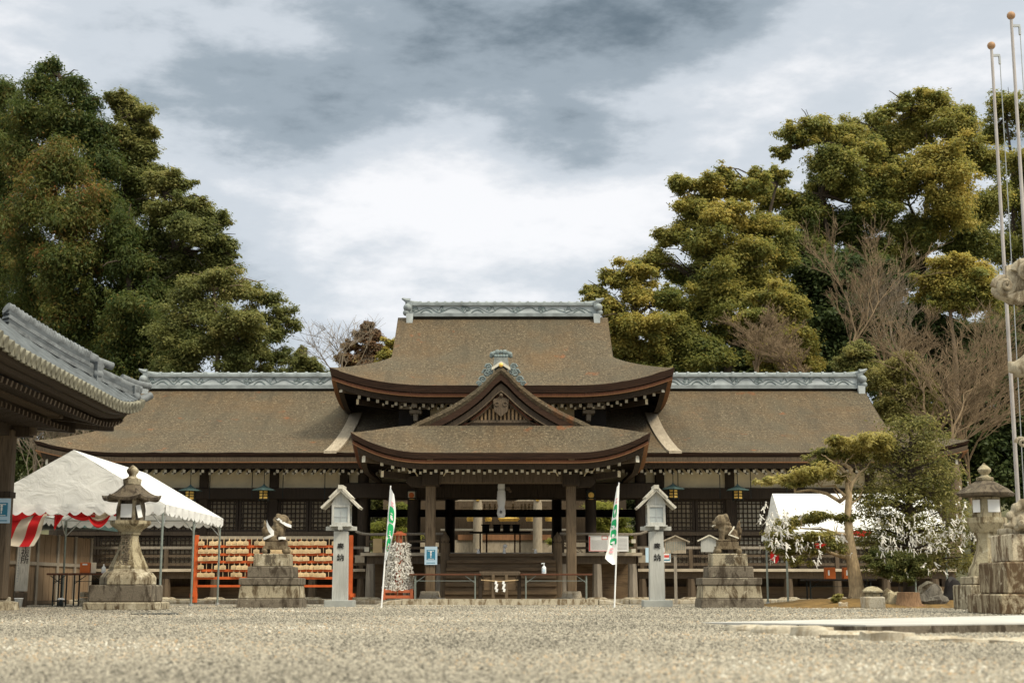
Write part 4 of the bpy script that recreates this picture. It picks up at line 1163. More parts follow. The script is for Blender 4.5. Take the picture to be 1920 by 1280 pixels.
# boards on the deck
p = P(704, 1027, 38.0)
r = thing('wooden_notice_board', 'plain wooden board leaning on the deck railing behind the white banner', 'board', (p.x + .05, p.y + .05, ZO(1036, 38.2) + .185))
MB().box((0, 0, 0), (.24, .03, .36)).build('board', 'cardboard', r)
MB().box((-.28, -.02, -.10), (.12, .02, .12)).build('paper_tag', 'white_tip', r)
p = P(1141, 1018, 38.12)
r = thing('fortune_price_board', 'wide white notice sheet with red bands hung on the right deck railing', 'notice', p)
W_, H_ = 1.04, .42
MB().box((0, 0, 0), (W_, .02, H_)).build('sheet', 'paper', r)
MB().box((0, -.005, H_ / 2 + .01), (W_ + .03, .05, .03)).build('frame', 'grey_wood', r)
b = MB(); b.box((-W_ / 2 + .025, -.012, -.01), (.035, .004, H_ - .05)); b.box((.07, -.012, -.01), (.06, .004, H_ - .06)); b.box((-.10, -.012, .10), (.15, .004, .014)); b.box((-.10, -.012, .19), (.15, .004, .014)); b.box((-.17, -.012, .145), (.014, .004, .1)); b.box((-.03, -.012, .145), (.014, .004, .1)); b.box((-W_ / 4, -.012, -.195), (W_ / 2, .004, .012))
b.build('red_bands', 'print_red', r)
b = MB()
for i in range(9):
    b.box((-.24, -.0125, .07 - i * .028), (.42, .003, .008)); b.box((.31, -.0125, .12 - i * .034), (.36, .003, .009))
b.build('text_lines', 'print_grey', r)
text('lettering', 'おみくじ', .06, 'paper', r, (.07, -.0155, 0), vertical=True, thick=.001)
for px, py, nm in ((1188, 1014, 'upper'), (1188, 1032, 'lower')):
    p = P(px, py, 38.1)
    o = MB().box((0, 0, 0), (.11, .02, .10)).build('white_card', 'white_tip', None, p)
    tag(o, 'small white card, the %s of two on the right deck railing' % nm, 'card')
p = P(768, 1010, 40.6)
# sign boards with little roofs, right of the white post lantern
def roofed_board(px, py, d, w, h, label, pole, lines, tint='lantern_white'):
    p = P(px, py, d)
    r = thing('roofed_notice_board', label, 'notice board', (p.x, d, 0 if pole else .12))
    zc = p.z - r.location.z
    MB().prism([(-w / 2, zc - h / 2), (w / 2, zc - h / 2), (w / 2, zc + h / 2 - .06), (0, zc + h / 2 + .05), (-w / 2, zc + h / 2 - .06)], -.02, .02).build('board', tint, r)
    for sg in (-1, 1): MB().beam((sg * (w / 2 + .09), -.01, zc + h / 2 - .085), (0, -.01, zc + h / 2 + .065), .14, .03).build('roof_board', 'board_pale' if lines else 'white_tip', r)
    MB().box((0, .05, zc / 2), (.07, .06, zc)).build('post', 'grey_wood', r)
    if lines:
        b = MB()
        for i in range(11):
            x = w * .42 - i * w * .083; hh = h * random.uniform(.45, .66)
            z = zc + h * .26
            while z > zc + h * .26 - hh:
                s = random.uniform(.02, .035); b.box((x, -.022, z - s / 2), (.022, .003, s)); z -= s + .012
        b.build('text_lines', 'steel_green', r)
    return r
roofed_board(1266, 1023, 35.6, .52, .36, 'weathered roofed notice board with faded green lines beside the right white post lantern', True, True, 'board_pale')
roofed_board(1330, 1021, 37.6, .44, .36, 'blank white roofed notice board behind the right guardian lion', False, False)
p = P(1218, 1040, 36.2)
r = thing('notice_poster', 'pale blue poster half hidden behind the right white post lantern', 'poster', (p.x, 36.2, 0.1))
MB().box((0.05, 0, p.z - .1), (.30, .012, .36)).build('sheet', 'paper_blue', r)
MB().box((.05, .03, (p.z - .1) / 2), (.04, .04, p.z - .1)).build('post', 'grey_wood', r)
p = P(1250, 1040, 36.3)
r = thing('notice_poster', 'white poster with red and blue print right of the white post lantern', 'poster', (p.x - .12, 36.3, .1))
MB().box((.05, 0, p.z - .1), (.34, .012, .35)).build('sheet', 'paper', r)
b = MB(); b.box((.1, -.008, p.z - .05), (.18, .004, .02)); b.box((.12, -.008, p.z - .13), (.12, .004, .06)); b.build('red_print', 'print_red', r)
b = MB(); b.box((.1, -.008, p.z - .22), (.2, .004, .03)); b.box((.2, -.008, p.z - .10), (.02, .004, .2)); b.build('blue_print', 'print_blue', r)
MB().box((.05, .03, (p.z - .1) / 2), (.04, .04, p.z - .1)).build('post', 'grey_wood', r)

# ------------------------------------------------------------------ white post lanterns
def post_lantern():
    r = thing('post_lantern', '', 'lantern', (0, 0, 0))
    d = 29.7; k = d / F
    MB().box((0, 0, .075), (56 * k, .56, .15)).build('base', 'granite_dark' if False else 'lantern_base', r, bevel=.01)
    MB().lathe([(.222, .15), (.205, 1.60)], 4).build('post', 'lantern_white', r)
    t = MB(); t.box((0, 0, 1.66), (.66, .09, .085)); t.box((0, 0, 1.66), (.09, .6, .075)); t.box((0, 0, 1.71), (.46, .46, .03)); t.build('cross_arm', 'lantern_white', r, bevel=.006)
    b = MB()
    for sx in (-1, 1):
        for sy in (-1, 1): b.box((sx * .17, sy * .17, 1.94), (.05, .05, .43))
    for sx in (-1, 1):
        b.box((sx * .17, 0, 1.755), (.048, .29, .06)); b.box((sx * .17, 0, 2.13), (.048, .29, .05)); b.box((0, sx * .17, 1.755), (.29, .048, .06)); b.box((0, sx * .17, 2.13), (.29, .048, .05))
    b.build('light_box', 'lantern_white', r, bevel=.004)
    for sy in (-1, 1): MB().box((0, sy * .165, 1.943), (.29, .012, .316)).build('pane', 'glass_grey', r)
    for sx in (-1, 1): MB().box((sx * .165, 0, 1.943), (.012, .29, .316)).build('pane', 'glass_grey', r)
    m = MB(); m.box((0, -.173, 1.94), (.014, .012, .31)); m.box((0, -.174, 1.90), (.29, .01, .012)); m.build('glazing_bars', 'steel', r)
    MB().prism([(-.215, 2.16), (.215, 2.16), (.10, 2.37), (0, 2.44), (-.10, 2.37)], -.17, .17).build('gable', 'lantern_white', r)
    MB().box((0, -.175, 2.30), (.012, .012, .2)).build('gable_batten', 'steel', r)
    for sg in (-1, 1):
        q = MB(); q.beam((sg * .41, 0, 2.085), (0, 0, 2.475), .60, .05); q.beam((sg * .235, 0, 2.30), (0, 0, 2.535), .64, .045); q.build('roof_slope', 'lantern_roof', r)
    MB().beam((0, -.34, 2.53), (0, .34, 2.53), .10, .085).build('roof_ridge', 'lantern_roof', r)
    for ch, zz in (('奉', 1.265), ('納', 1.035)): text('lettering', ch, .155, 'ink', r, (.01, -.157, zz), thick=.003, weight=.003)
    return r
simple('lantern_base', (0.33, 0.34, 0.32), 0.8, 0.1, 5)
L1 = post_lantern()
for lab, px, o in (('white wooden post lantern in front of the left orange plaque rack', 638, L1), ('white wooden post lantern beside the right notice boards', 1231.5, None)):
    o = o or copy_tree(L1)
    o.location = (XO(px, 29.7), 29.7, 0); o.scale = (.95, .95, .95); o['label'] = lab; o['group'] = 'white post lanterns'

# ------------------------------------------------------------------ banners
def banner(px0, px1, py1, label, w, green_rows, curl):
    d = 28.8
    a = P(px0, 1138, d); a.z = 0; b = P(px1, py1, d)
    r = thing('banner_flag', label, 'banner', a, 0, 'green and white banners')
    v = b - a
    MB().tube([(0, 0, 0), v], [.017, .012], 7).build('pole', 'paper', r, smooth=60)
    n = 26; top, bot = .985, (1138 - (1050 if curl > 0 else 1058)) / (1138 - py1)
    fl = MB(); rows = []
    def pt(t, s, off=0.0):
        # t along the pole from top (0) to hem (1), s across
        f = top + (bot - top) * t
        ww = w(t)
        p = v * f + Vector((ww * s * curl, -.03 - .10 * math.sin(s * 3 + t * 5) * s - off, -.14 * s * (1 - t) * (1 if curl > 0 else .4)))
        return p
    for i in range(n + 1): rows.append([pt(i / n, j / 6) for j in range(7)])
    fl.grid(rows)
    fl.build('cloth', 'paper', r, smooth=60)
    for t0, t1, s0, s1 in green_rows:
        g = MB(); rr = []
        for i in range(9):
            u = i / 8; e = 1 - abs(2 * u - 1) ** 4 * .35
            m_ = (s0 + s1) / 2; h_ = (s1 - s0) / 2 * e
            rr.append([pt(t0 + (t1 - t0) * u, m_ + h_ * q, .014) for q in (-1, -.5, 0, .5, 1)])
        g.grid(rr); g.build('green_print', 'print_green', r, smooth=60)
        k = MB()
        for q in range(5):
            tt = t0 + (t1 - t0) * random.uniform(.35, .85); ss = s0 + (s1 - s0) * random.uniform(.25, .55)
            dt = random.choice((.012, .035)); ds = random.choice((.14, .28)) * (s1 - s0) * 1.3
            k.grid([[pt(tt, ss, .022), pt(tt, ss + ds, .022)], [pt(tt + dt, ss, .022), pt(tt + dt, ss + ds, .022)]])
        k.build('brush_strokes', 'paper', r)
    for tt in (.16, .2, .79, .83):
        k = MB(); k.grid([[pt(tt, .35, .02), pt(tt, .75, .02)], [pt(tt + .025, .35, .02), pt(tt + .025, .7, .02)]])
        k.build('pink_print', 'print_pink', r)
    return r
banner(715, 732.5, 910, 'blade curved green and white banner on a leaning white pole left of the entrance', lambda t: .05 + .10 * math.sin(math.pi * min(1, t * .95 + .08)) * (1 - .3 * t) * (0.15 if t > .985 else 1), [(.24, .46, .10, .82), (.48, .68, .10, .86), (.69, .87, .16, .84)], 1)
banner(1152, 1160.5, 904, 'narrow green and white banner on a white pole right of the entrance', lambda t: (.045 + .16 * t) if t < .8 else (.175 + .05 * math.sin((t - .8) * 14) - max(0, t - .93) * 1.6), [(.24, .40, .25, .95), (.43, .54, .2, .95), (.56, .65, .15, .9), (.67, .75, .05, .85)], -1)

# ------------------------------------------------------------------ plaque rack and plaques
dR = 36.0
xa, xb = XO(366, dR), XO(657, dR)
rack = thing('plaque_rack', 'wide orange rack hung with wooden prayer plaques', 'rack', ((xa + xb) / 2, dR, .0))
hw = (xb - xa) / 2
zrt = ZO(1006, dR)
for sg in (-1, 1):
    MB().box((sg * hw, 0, zrt / 2 + .04), (.10, .11, zrt)).build('upright', 'vermilion', rack, bevel=.008)
    MB().box((sg * (hw + .05 * sg * sg), .1, .22), (.09, .5, .09)).build('foot', 'vermilion', rack)
for x in (-hw * .33, hw * .33):
    MB().box((x, .05, zrt / 2 + .02), (.07, .06, zrt - .04)).build('upright', 'vermilion', rack)
rails = [ZO(y, dR) for y in (1024, 1039, 1053, 1069, 1083)]
MB().box((0, -.02, zrt - .02), (2 * hw - .1, .05, .075)).build('top_rail', 'board_pale', rack)
MB().box((0, -.03, ZO(1098, dR)), (2 * hw - .1, .06, .055)).build('bottom_rail', 'vermilion', rack)
for z in rails: MB().box((0, -.045, z), (2 * hw - .1, .04, .062)).build('rail', 'vermilion', rack)
MB().box((0, .10, (zrt + rails[-1]) / 2), (2 * hw - .1, .012, zrt - rails[-1] - .05)).build('back_panel', 'dark_wood', rack)
ng = 27; pins = MB()
for i in range(ng):
    x = -hw + .13 + (2 * hw - .26) * i / (ng - 1)
    pins.tube([(x, -.055, zrt - .04), (x, -.055, rails[-1])], .008, 4)
pins.build('hanging_wires', 'ema_wood', rack)
pm = MB(); pm.prism([(-.074, -.052), (.074, -.052), (.074, .038), (.0, .062), (-.074, .038)], -.009, .009); pm.box((0, -.012, -.006), (.10, .004, .006)); pm.box((0, -.012, -.024), (.085, .004, .006)); pm.tube([(0, 0, .05), (0, .03, .115)], .005, 4)
proto = None
for rI, z in enumerate(rails):
    for i in range(ng):
        if random.random() > .78: continue
        x = -hw + .13 + (2 * hw - .26) * i / (ng - 1)
        if proto is None:
            o = proto = pm.build('prayer_plaque', 'ema_wood')
        else:
            o = proto.copy(); col.objects.link(o)
        o.location = (rack.location.x + x + random.uniform(-.006, .006), dR - .085 - random.uniform(0, .02), z + .078 + random.uniform(-.006, .006))
        o.rotation_euler = (0, R(random.uniform(-3, 3)), R(random.uniform(-40, 40) if random.random() < .25 else random.uniform(-9, 9)))
        tag(o, 'small pale wooden prayer plaque hanging on the orange rack', 'plaque', 'prayer plaques on the orange rack')
for i in range(3):   # the second, end-on rack behind the left post lantern
    pass

# ------------------------------------------------------------------ paper fortune cone
p = P(743, 1133, 34.9)
r = thing('fortune_stand', 'red framed cone covered in tied white paper fortunes', 'fortune stand', (p.x, 35.6, .115))
zt0 = ZO(1002, 35.6) - .115
f = MB()
for k in range(12):
    a = 2 * math.pi * k / 12
    f.tube([(.36 * math.cos(a), .36 * math.sin(a), .1), (.16 * math.cos(a), .16 * math.sin(a), zt0)], .009, 4)
f.build('strings', 'twig', r)
b = MB(); b.box((0, -.30, .20), (.70, .06, .07)); b.box((0, -.30, .07), (.72, .06, .07)); b.box((0, .30, .20), (.70, .06, .07)); b.box((-.33, 0, .2), (.06, .54, .07)); b.box((.33, 0, .2), (.06, .54, .07))
for sx in (-1, 1):
    for sy in (-1, 1): b.box((sx * .33, sy * .30, .13), (.065, .065, .26))
b.build('red_base', 'floor_red', r)
MB().tube([(0, 0, .1), (0, 0, zt0 + .08)], [.10, .08], 8).build('centre_post', 'floor_red', r)
MB().lathe([(.17, zt0 - .02), (.18, zt0 + .03), (.08, zt0 + .05)], 14).build('top_ring', 'floor_red', r)
n = 2600
a = rng.random(n) * 2 * np.pi; z = .22 + (zt0 * .87 - .22) * rng.random(n) ** 1.1
rad = .40 - .22 * (z / zt0) + rng.normal(size=n) * .018
c = np.column_stack([rad * np.cos(a), rad * np.sin(a), z])
t = rng.normal(size=(n, 3)); t[:, 2] -= .9; t /= np.linalg.norm(t, axis=1)[:, None]
s_ = np.cross(t, np.column_stack([np.cos(a), np.sin(a), 0 * a]) + rng.normal(size=(n, 3)) * .4); s_ /= np.linalg.norm(s_, axis=1)[:, None]
V = np.empty((n, 4, 3)); V[:, 0] = c - t * .038 - s_ * .009; V[:, 1] = c - t * .038 + s_ * .009; V[:, 2] = c + t * .038 + s_ * .009; V[:, 3] = c + t * .038 - s_ * .009
o = np_mesh('tied_papers', V.reshape(-1, 3), np.arange(n * 4).reshape(n, 4), 'fortune_paper', None, r); o['kind'] = 'stuff'

# ------------------------------------------------------------------ stone lanterns
stone('lantern_stone', (0.125, 0.100, 0.070), (0.045, 0.034, 0.024), (0.24, 0.21, 0.15), 0.6)
def stone_lantern_left():
    d = 25.6; k = d / F
    x = XO(239, d)
    r = thing('stone_lantern', 'weathered stone lantern with white paper in its fire box before the tent', 'stone lantern', (x, d, 0), R(0))
    Z = lambda y: ZO(y, d)
    MB().box((0, 0, Z(1128) / 2), (134 * k, 1.0, Z(1128))).build('plinth', 'granite', r, bevel=.02)
    MB().box((-2 * k, 0, (Z(1128) + Z(1096)) / 2 + .001), (114 * k, .86, Z(1096) - Z(1128))).build('base_block', 'granite_dark', r, bevel=.02)
    MB().lathe([(.50, Z(1096) + .002), (.50, Z(1082)), (.44, Z(1074)), (.37, Z(1070)), (.35, Z(1066))], 6, rot=R(-30)).build('lotus_base', 'granite', r, bevel=.012)
    MB().lathe([(.345, Z(1066) + .002), (.345, Z(1062)), (.31, Z(1055)), (.22, Z(1035)), (.165, Z(1015)), (.155, Z(1003)), (.185, Z(1001.5)), (.185, Z(997))], 6, rot=R(-30)).build('shaft', 'granite_yellow', r)
    MB().lathe([(.20, Z(997) + .002), (.24, Z(992)), (.34, Z(985)), (.36, Z(982)), (.36, Z(976))], 6, rot=R(-30)).build('platform', 'granite_yellow', r)
    zb0, zb1 = Z(976), Z(936)
    f = MB(); f.lathe([(.245, zb0 + .002), (.255, (zb0 + zb1) / 2), (.22, zb1)], 8)
    f.build('fire_box', 'granite_dark', r, smooth=20)
    for sx in (-1, 1): MB().box((-.015 + sx * .125, -.225, (zb0 + zb1) / 2), (.05, .07, zb1 - zb0)).build('window_jamb', 'granite', r)
    MB().box((-.02, -.245, (zb0 + zb1) / 2 - .02), (.215, .012, .235)).build('paper_sheet', 'paper', r)
    MB().box((.20, -.215, (zb0 + zb1) / 2 - .03), (.085, .012, .22), 0, (0, R(-14), R(40))).build('paper_sheet', 'paper', r)
    rf = MB()
    n = 6; rows = []
    for i, t in enumerate(np.linspace(0, 1, 8)):
        row = []
        for q in range(49):
            an = 2 * math.pi * q / 48; seg = (q % 8) / 8
            corner = abs(seg - .5) * 2
            rad = .13 + (.50 - .13) * t; poly = math.cos(math.pi / n) / math.cos((seg - .5) * 2 * math.pi / n)
            zz = Z(907) + (Z(934) - Z(907)) * (1 - (1 - t) ** 1.6) + .055 * corner ** 3 * t ** 3
            row.append((rad * poly * 1.06 * math.cos(an), rad * poly * 1.06 * math.sin(an), zz))
        rows.append(row)
    rf.grid(rows)
    last = rows[-1]; low_ = [(p[0] * .97, p[1] * .97, p[2] - .055) for p in last]; inn = [(p[0] * .45, p[1] * .45, Z(935)) for p in last]
    rf.grid([last, low_, inn]); rf.build('lantern_roof', 'lantern_stone', r, smooth=28)
    MB().lathe([(.15, Z(908)), (.16, Z(898)), (.10, Z(896)), (.065, Z(893)), (.065, Z(890)), (.10, Z(885)), (.105, Z(881)), (.07, Z(876.5)), (.012, Z(872))], 12).build('finial', 'granite', r, smooth=50)
    text('lettering', '常夜燈', .21, 'carving', r, (-.02, -.222, Z(1032)), rot=(R(78), 0, 0), vertical=True, thick=.012)
stone_lantern_left()
def stone_lantern_right():
    d = 26.0; x = XO(1858, d); k = d / F
    r = thing('stone_lantern', 'stone lantern with an onion finial behind the big stone guardian pedestal', 'stone lantern', (x, d, 0))
    Z = lambda y: ZO(y, d)
    MB().box((-.05, 0, Z(1096) / 2), (100 * k, 1.0, Z(1096))).build('plinth', 'granite', r, bevel=.02)
    MB().box((-.05, 0, (Z(1096) + Z(1080)) / 2 + .001), (78 * k, .75, Z(1080) - Z(1096))).build('base_block', 'granite', r, bevel=.02)
    MB().lathe([(.38, Z(1080)), (.36, Z(1066)), (.30, Z(1055)), (.22, Z(1030)), (.20, Z(1010)), (.24, Z(998))], 8).build('shaft', 'granite_yellow', r, smooth=30)
    MB().lathe([(.27, Z(998)), (.32, Z(988)), (.36, Z(980)), (.36, Z(970))], 6, rot=R(-30)).build('platform', 'granite_yellow', r)
    MB().lathe([(.265, Z(970) + .002), (.25, Z(932))], 6, rot=R(-30)).build('fire_box', 'granite_yellow', r)
    MB().box((.06, -.228, Z(949)), (.21, .012, .22)).build('paper_sheet', 'paper', r)
    MB().box((-.215, -.125, Z(949)), (.16, .012, .22), 0, (0, 0, R(-60))).build('paper_sheet', 'paper', r)
    MB().lathe([(.28, Z(931)), (.50, Z(930)), (.53, Z(925)), (.40, Z(915)), (.22, Z(905)), (.17, Z(902))], 6, rot=R(-30)).build('lantern_roof', 'lantern_stone', r)
    MB().lathe([(.12, Z(903)), (.15, Z(900)), (.15, Z(895)), (.08, Z(893)), (.06, Z(890)), (.11, Z(884)), (.12, Z(880)), (.08, Z(875)), (.03, Z(870.5)), (.006, Z(867))], 12).build('finial', 'granite_yellow', r, smooth=50)
stone_lantern_right()

# ------------------------------------------------------------------ guardian lions and pedestals
def pedestal(px, label, txt):
    d = 28.8; k = d / F * .935
    Z = lambda y: ZO(y, d)
    r = thing('lion_pedestal', label, 'pedestal', (XO(px, d), d, 0), 0, 'tiered stone pedestals')
    def frus(y0, y1, w0, w1, nm, mt):
        b = MB(); z0, z1 = Z(y0) + .001, Z(y1)
        q = lambda w: w * k / 2
        b.add([(-q(w0), -q(w0) * .85, z0), (q(w0), -q(w0) * .85, z0), (q(w0), q(w0) * .85, z0), (-q(w0), q(w0) * .85, z0), (-q(w1), -q(w1) * .85, z1), (q(w1), -q(w1) * .85, z1), (q(w1), q(w1) * .85, z1), (-q(w1), q(w1) * .85, z1)],
              ((3, 2, 1, 0), (4, 5, 6, 7), (0, 1, 5, 4), (1, 2, 6, 5), (2, 3, 7, 6), (3, 0, 4, 7)))
        return b.build(nm, mt, r, bevel=.014)
    frus(1139, 1121, 123, 119, 'foot_block', 'granite_dark')
    frus(1121, 1096.5, 117, 112, 'battered_block', 'granite')
    frus(1096.5, 1083, 117, 117, 'cap_slab', 'granite_dark')
    frus(1083, 1062, 90, 88, 'middle_block', 'granite_dark')
    frus(1062, 1038, 70, 68, 'top_block', 'granite')
    text('lettering', txt, .22, 'carving', r, (0, -34.2 * k * .85 - .012, Z(1050)), thick=.004)
    return r
pedestal(511, 'tiered stone pedestal under the left guardian lion', '献')
pedestal(1366, 'tiered stone pedestal under the right guardian lion', '奉')
def lion(px, face, label, ribbon):
    d = 28.8; zb = ZO(1038, d)
    r = thing('guardian_lion', label, 'statue', (XO(px, d), d, zb), 0)
    s = face
    B = MB()
    # slab on ball feet
    for sx in (-1, 1):
        for sy in (-1, 1): B.sphere((sx * .20, sy * .16, .055), .062, 8)
    B.box((0, 0, .12), (.46, .40, .06)); B.box((0, 0, .19), (.40, .34, .09))
    B.build('carved_slab', 'guardian_stone', r, smooth=40)
    b = MB()
    b.sphere((-s * .09, 0, .36), .14, 10, 0, (1.05, .9, 1)); b.sphere((-s * .01, 0, .43), .135, 10, 0, (1, .95, 1.15)); b.sphere((s * .05, 0, .50), .13, 10, 0, (1, 1, 1.1))
    for sy in (-1, 1):
        b.sphere((-s * .09, sy * .10, .30), .095, 8, 0, (1.2, .8, 1)); b.sphere((-s * .01, sy * .12, .255), .05, 8, 0, (1.8, .9, .7))
        b.tube([(s * .09, sy * .075, .46), (s * .11, sy * .08, .34), (s * .115, sy * .085, .26)], [.06, .046, .044], 8); b.sphere((s * .145, sy * .085, .255), .052, 8, 0, (1.4, .9, .65))
    hx, hz = s * .10, .635
    b.sphere((hx, 0, hz), .150, 10, 0, (1, 1, .95)); b.sphere((hx + s * .115, 0, hz - .045), .075, 8, 0, (1, 1.1, .75)); b.sphere((hx + s * .095, 0, hz - .105), .06, 8, 0, (1.1, 1.1, .5))
    b.sphere((hx + s * .165, 0, hz - .015), .035, 6); b.sphere((hx + s * .08, .06, hz + .06), .045, 6); b.sphere((hx + s * .08, -.06, hz + .06), .045, 6)
    for sy in (-1, 1): b.sphere((hx - s * .07, sy * .095, hz + .10), .05, 6, 0, (1, .7, 1.2))
    for i in range(26):
        a = random.uniform(.3, 2 * math.pi - .3); q = random.uniform(-1.2, 1.2)
        b.sphere((hx - s * .04 - s * .10 * abs(math.cos(q)) + random.uniform(-.03, .03), .135 * math.sin(q) * 1.0, hz - .02 + random.uniform(-.17, .11)), .036, 5)
    for z, w, dx in ((.33, .055, 0), (.42, .075, .02), (.50, .065, .015), (.57, .045, 0), (.63, .025, -.01)): b.sphere((-s * (.235 - dx), 0, z), w, 8, 0, (.8, 1.1, 1.3))
    for sy in (-1, 1): b.sphere((-s * .25, sy * .06, .45), .05, 7, 0, (.8, 1, 1.5))
    remesh(b, 'body', 'guardian_stone', .014, r, None, 1)
    # eye sockets and open jaw
    e = MB()
    for sy in (-1, 1): e.sphere((hx + s * .122, sy * .052, hz + .025), .020, 6)
    e.sphere((hx + s * .135, 0, hz - .085), .04, 6, 0, (.9, 1.1, .35))
    e.build('face_hollows', 'carving', r)
    if ribbon:
        w = MB()
        def strap(pts, wd):
            w.grid([[Vector(p) + Vector((0, 0, wd / 2)) for p in pts], [Vector(p) - Vector((0, 0, wd / 2)) for p in pts]])
        strap([(hx - s * .10, -.12, hz + .07), (hx, -.150, hz - .0), (hx + s * .09, -.125, hz - .06), (hx + s * .17, -.07, hz - .09), (hx + s * .185, 0, hz - .095)], .06)
        strap([(-s * .19, -.09, .60), (-s * .14, -.145, .50), (-s * .07, -.155, .42), (-s * .03, -.15, .38)], .13)
        strap([(-s * .24, -.11, .29), (-s * .15, -.185, .32), (-s * .05, -.175, .37)], .05); strap([(s * .06, -.15, .30), (s * .14, -.16, .31), (s * .20, -.12, .30)], .05)
        w.build('white_band', 'paper', r, smooth=60)
    else:
        w = MB(); w.tube([(-s * .02, -.16, .39), (-s * .09, -.155, .47), (-s * .12, -.13, .53)], .016, 5); w.tube([(0, -.165, .375), (-s * .1, -.185, .335), (-s * .2, -.15, .30)], .014, 5); w.tube([(hx + s * .13, -.06, hz - .06), (hx + s * .19, 0, hz - .10)], .016, 5)
        w.build('white_band', 'white_tip', r)
lion(516, 1, 'left guardian lion statue tied with bright white paper bands', True)
lion(1366, -1, 'right guardian lion statue of bare mossy stone, facing the entrance', False)

# ------------------------------------------------------------------ tents
def tent(name, label, X0, X1, Y0, Y1, ze_, zr_, axis, legs, val=.2):
    """gabled canvas roof; axis 'y' or 'x' = ridge direction"""
    cx, cy = (X0 + X1) / 2, (Y0 + Y1) / 2
    r = thing(name, label, 'tent', (cx, cy, 0))
    a, b = (X1 - X0) / 2, (Y1 - Y0) / 2
    if axis == 'x': a, b = b, a
    T = (lambda u, v, z: (u, v, z)) if axis == 'y' else (lambda u, v, z: (v, u, z))
    c = MB(); n = 10
    for sg in (-1, 1):
        c.grid([[T(sg * a * i / 8, -b + 2 * b * j / n, zr_ + (ze_ - zr_) * (i / 8) - .035 * math.sin(math.pi * (j % 5) / 5) * math.sin(math.pi * i / 8)) for i in range(9)] for j in range(n + 1)], 0, sg > 0)
    c.build('canopy', 'canvas', r, smooth=60)
    for sg in (-1, 1):
        g = MB(); us_ = np.linspace(-a, a, 33)
        top = [T(u, sg * (b - .0) + sg * .012 * math.sin(u * 9), zr_ + (ze_ - zr_) * abs(u) / a - .004) for u in us_]
        mid = [T(u, sg * (b + .03 * math.sin(u * 3.1 + 1)), ze_ - val * .25) for u in us_]
        g.grid([top, mid], 0); g.build('gable_panel', 'canvas', r, smooth=60)
        # scalloped valance
        def val_strip(L, f):
            m = MB(); k = int(2 * L / .22) * 8; top, bot = [], []
            for i in range(k + 1):
                u = -L + 2 * L * i / k; sc_ = abs(math.sin(math.pi * (i % 8) / 8))
                w = .02 * math.sin(u * 11)
                top.append(f(u, ze_ + .002, w)); bot.append(f(u, ze_ - val * (.68 + .32 * sc_), w * 1.6))
            m.grid([top, bot]); return m
        val_strip(a, lambda u, z, w: T(u, sg * (b + .035 + w), z)).build('valance', 'canvas', r, smooth=60)
        val_strip(b, lambda u, z, w: T(sg * (a + .012 + w), u, z)).build('valance', 'canvas', r, smooth=60)
    for u in (-1, 1):
        for v in np.linspace(-1, 1, legs):
            x, y, z = T(u * (a - .05), v * (b - .05), 0)
            MB().tube([(x, y, 0), (x, y, ze_ - .04)], .024, 8).build('leg', 'steel_green', r, smooth=60)
            f = MB(); f.tube([(x, y, 0), (x, y, .06)], .05, 8); f.build('foot_plate', 'steel', r)
            q = MB(); q.tube([(x, y, ze_ - .42), T(u * (a - .05), v * (b - .05) - (.4 if v > 0 else -.4), ze_ - .08)], .012, 5); q.tube([(x, y, ze_ - .42), T(u * (a - .5), v * (b - .05), ze_ + .06)], .012, 5)
            q.build('brace', 'steel', r)
    fr = MB()
    for u in (-1, 1): fr.tube([T(u * (a - .05), -b + .05, ze_ - .05), T(u * (a - .05), b - .05, ze_ - .05)], .018, 6)
    for v in np.linspace(-1, 1, legs):
        fr.tube([T(-a + .05, v * (b - .05), ze_ - .05), T(a - .05, v * (b - .05), ze_ - .05)], .018, 6)
        for u in (-1, 1): fr.tube([T(u * (a - .05), v * (b - .05), ze_ - .05), T(0, v * (b - .05), zr_ - .06)], .018, 6)
    fr.tube([T(0, -b + .05, zr_ - .06), T(0, b - .05, zr_ - .06)], .018, 6)
    fr.build('roof_frame', 'steel', r)
    return r
dT = 28.4
xt = P(138, 843, dT).x; ztr = P(138, 843, dT).z; zte = P(310, 945, dT).z; hwt = P(310, 945, dT).x - xt
tent('event_tent', 'white event tent with a scalloped edge and red curtain on the left', xt - hwt, xt + hwt, dT, 34.1, zte, ztr, 'y', 3, .22)
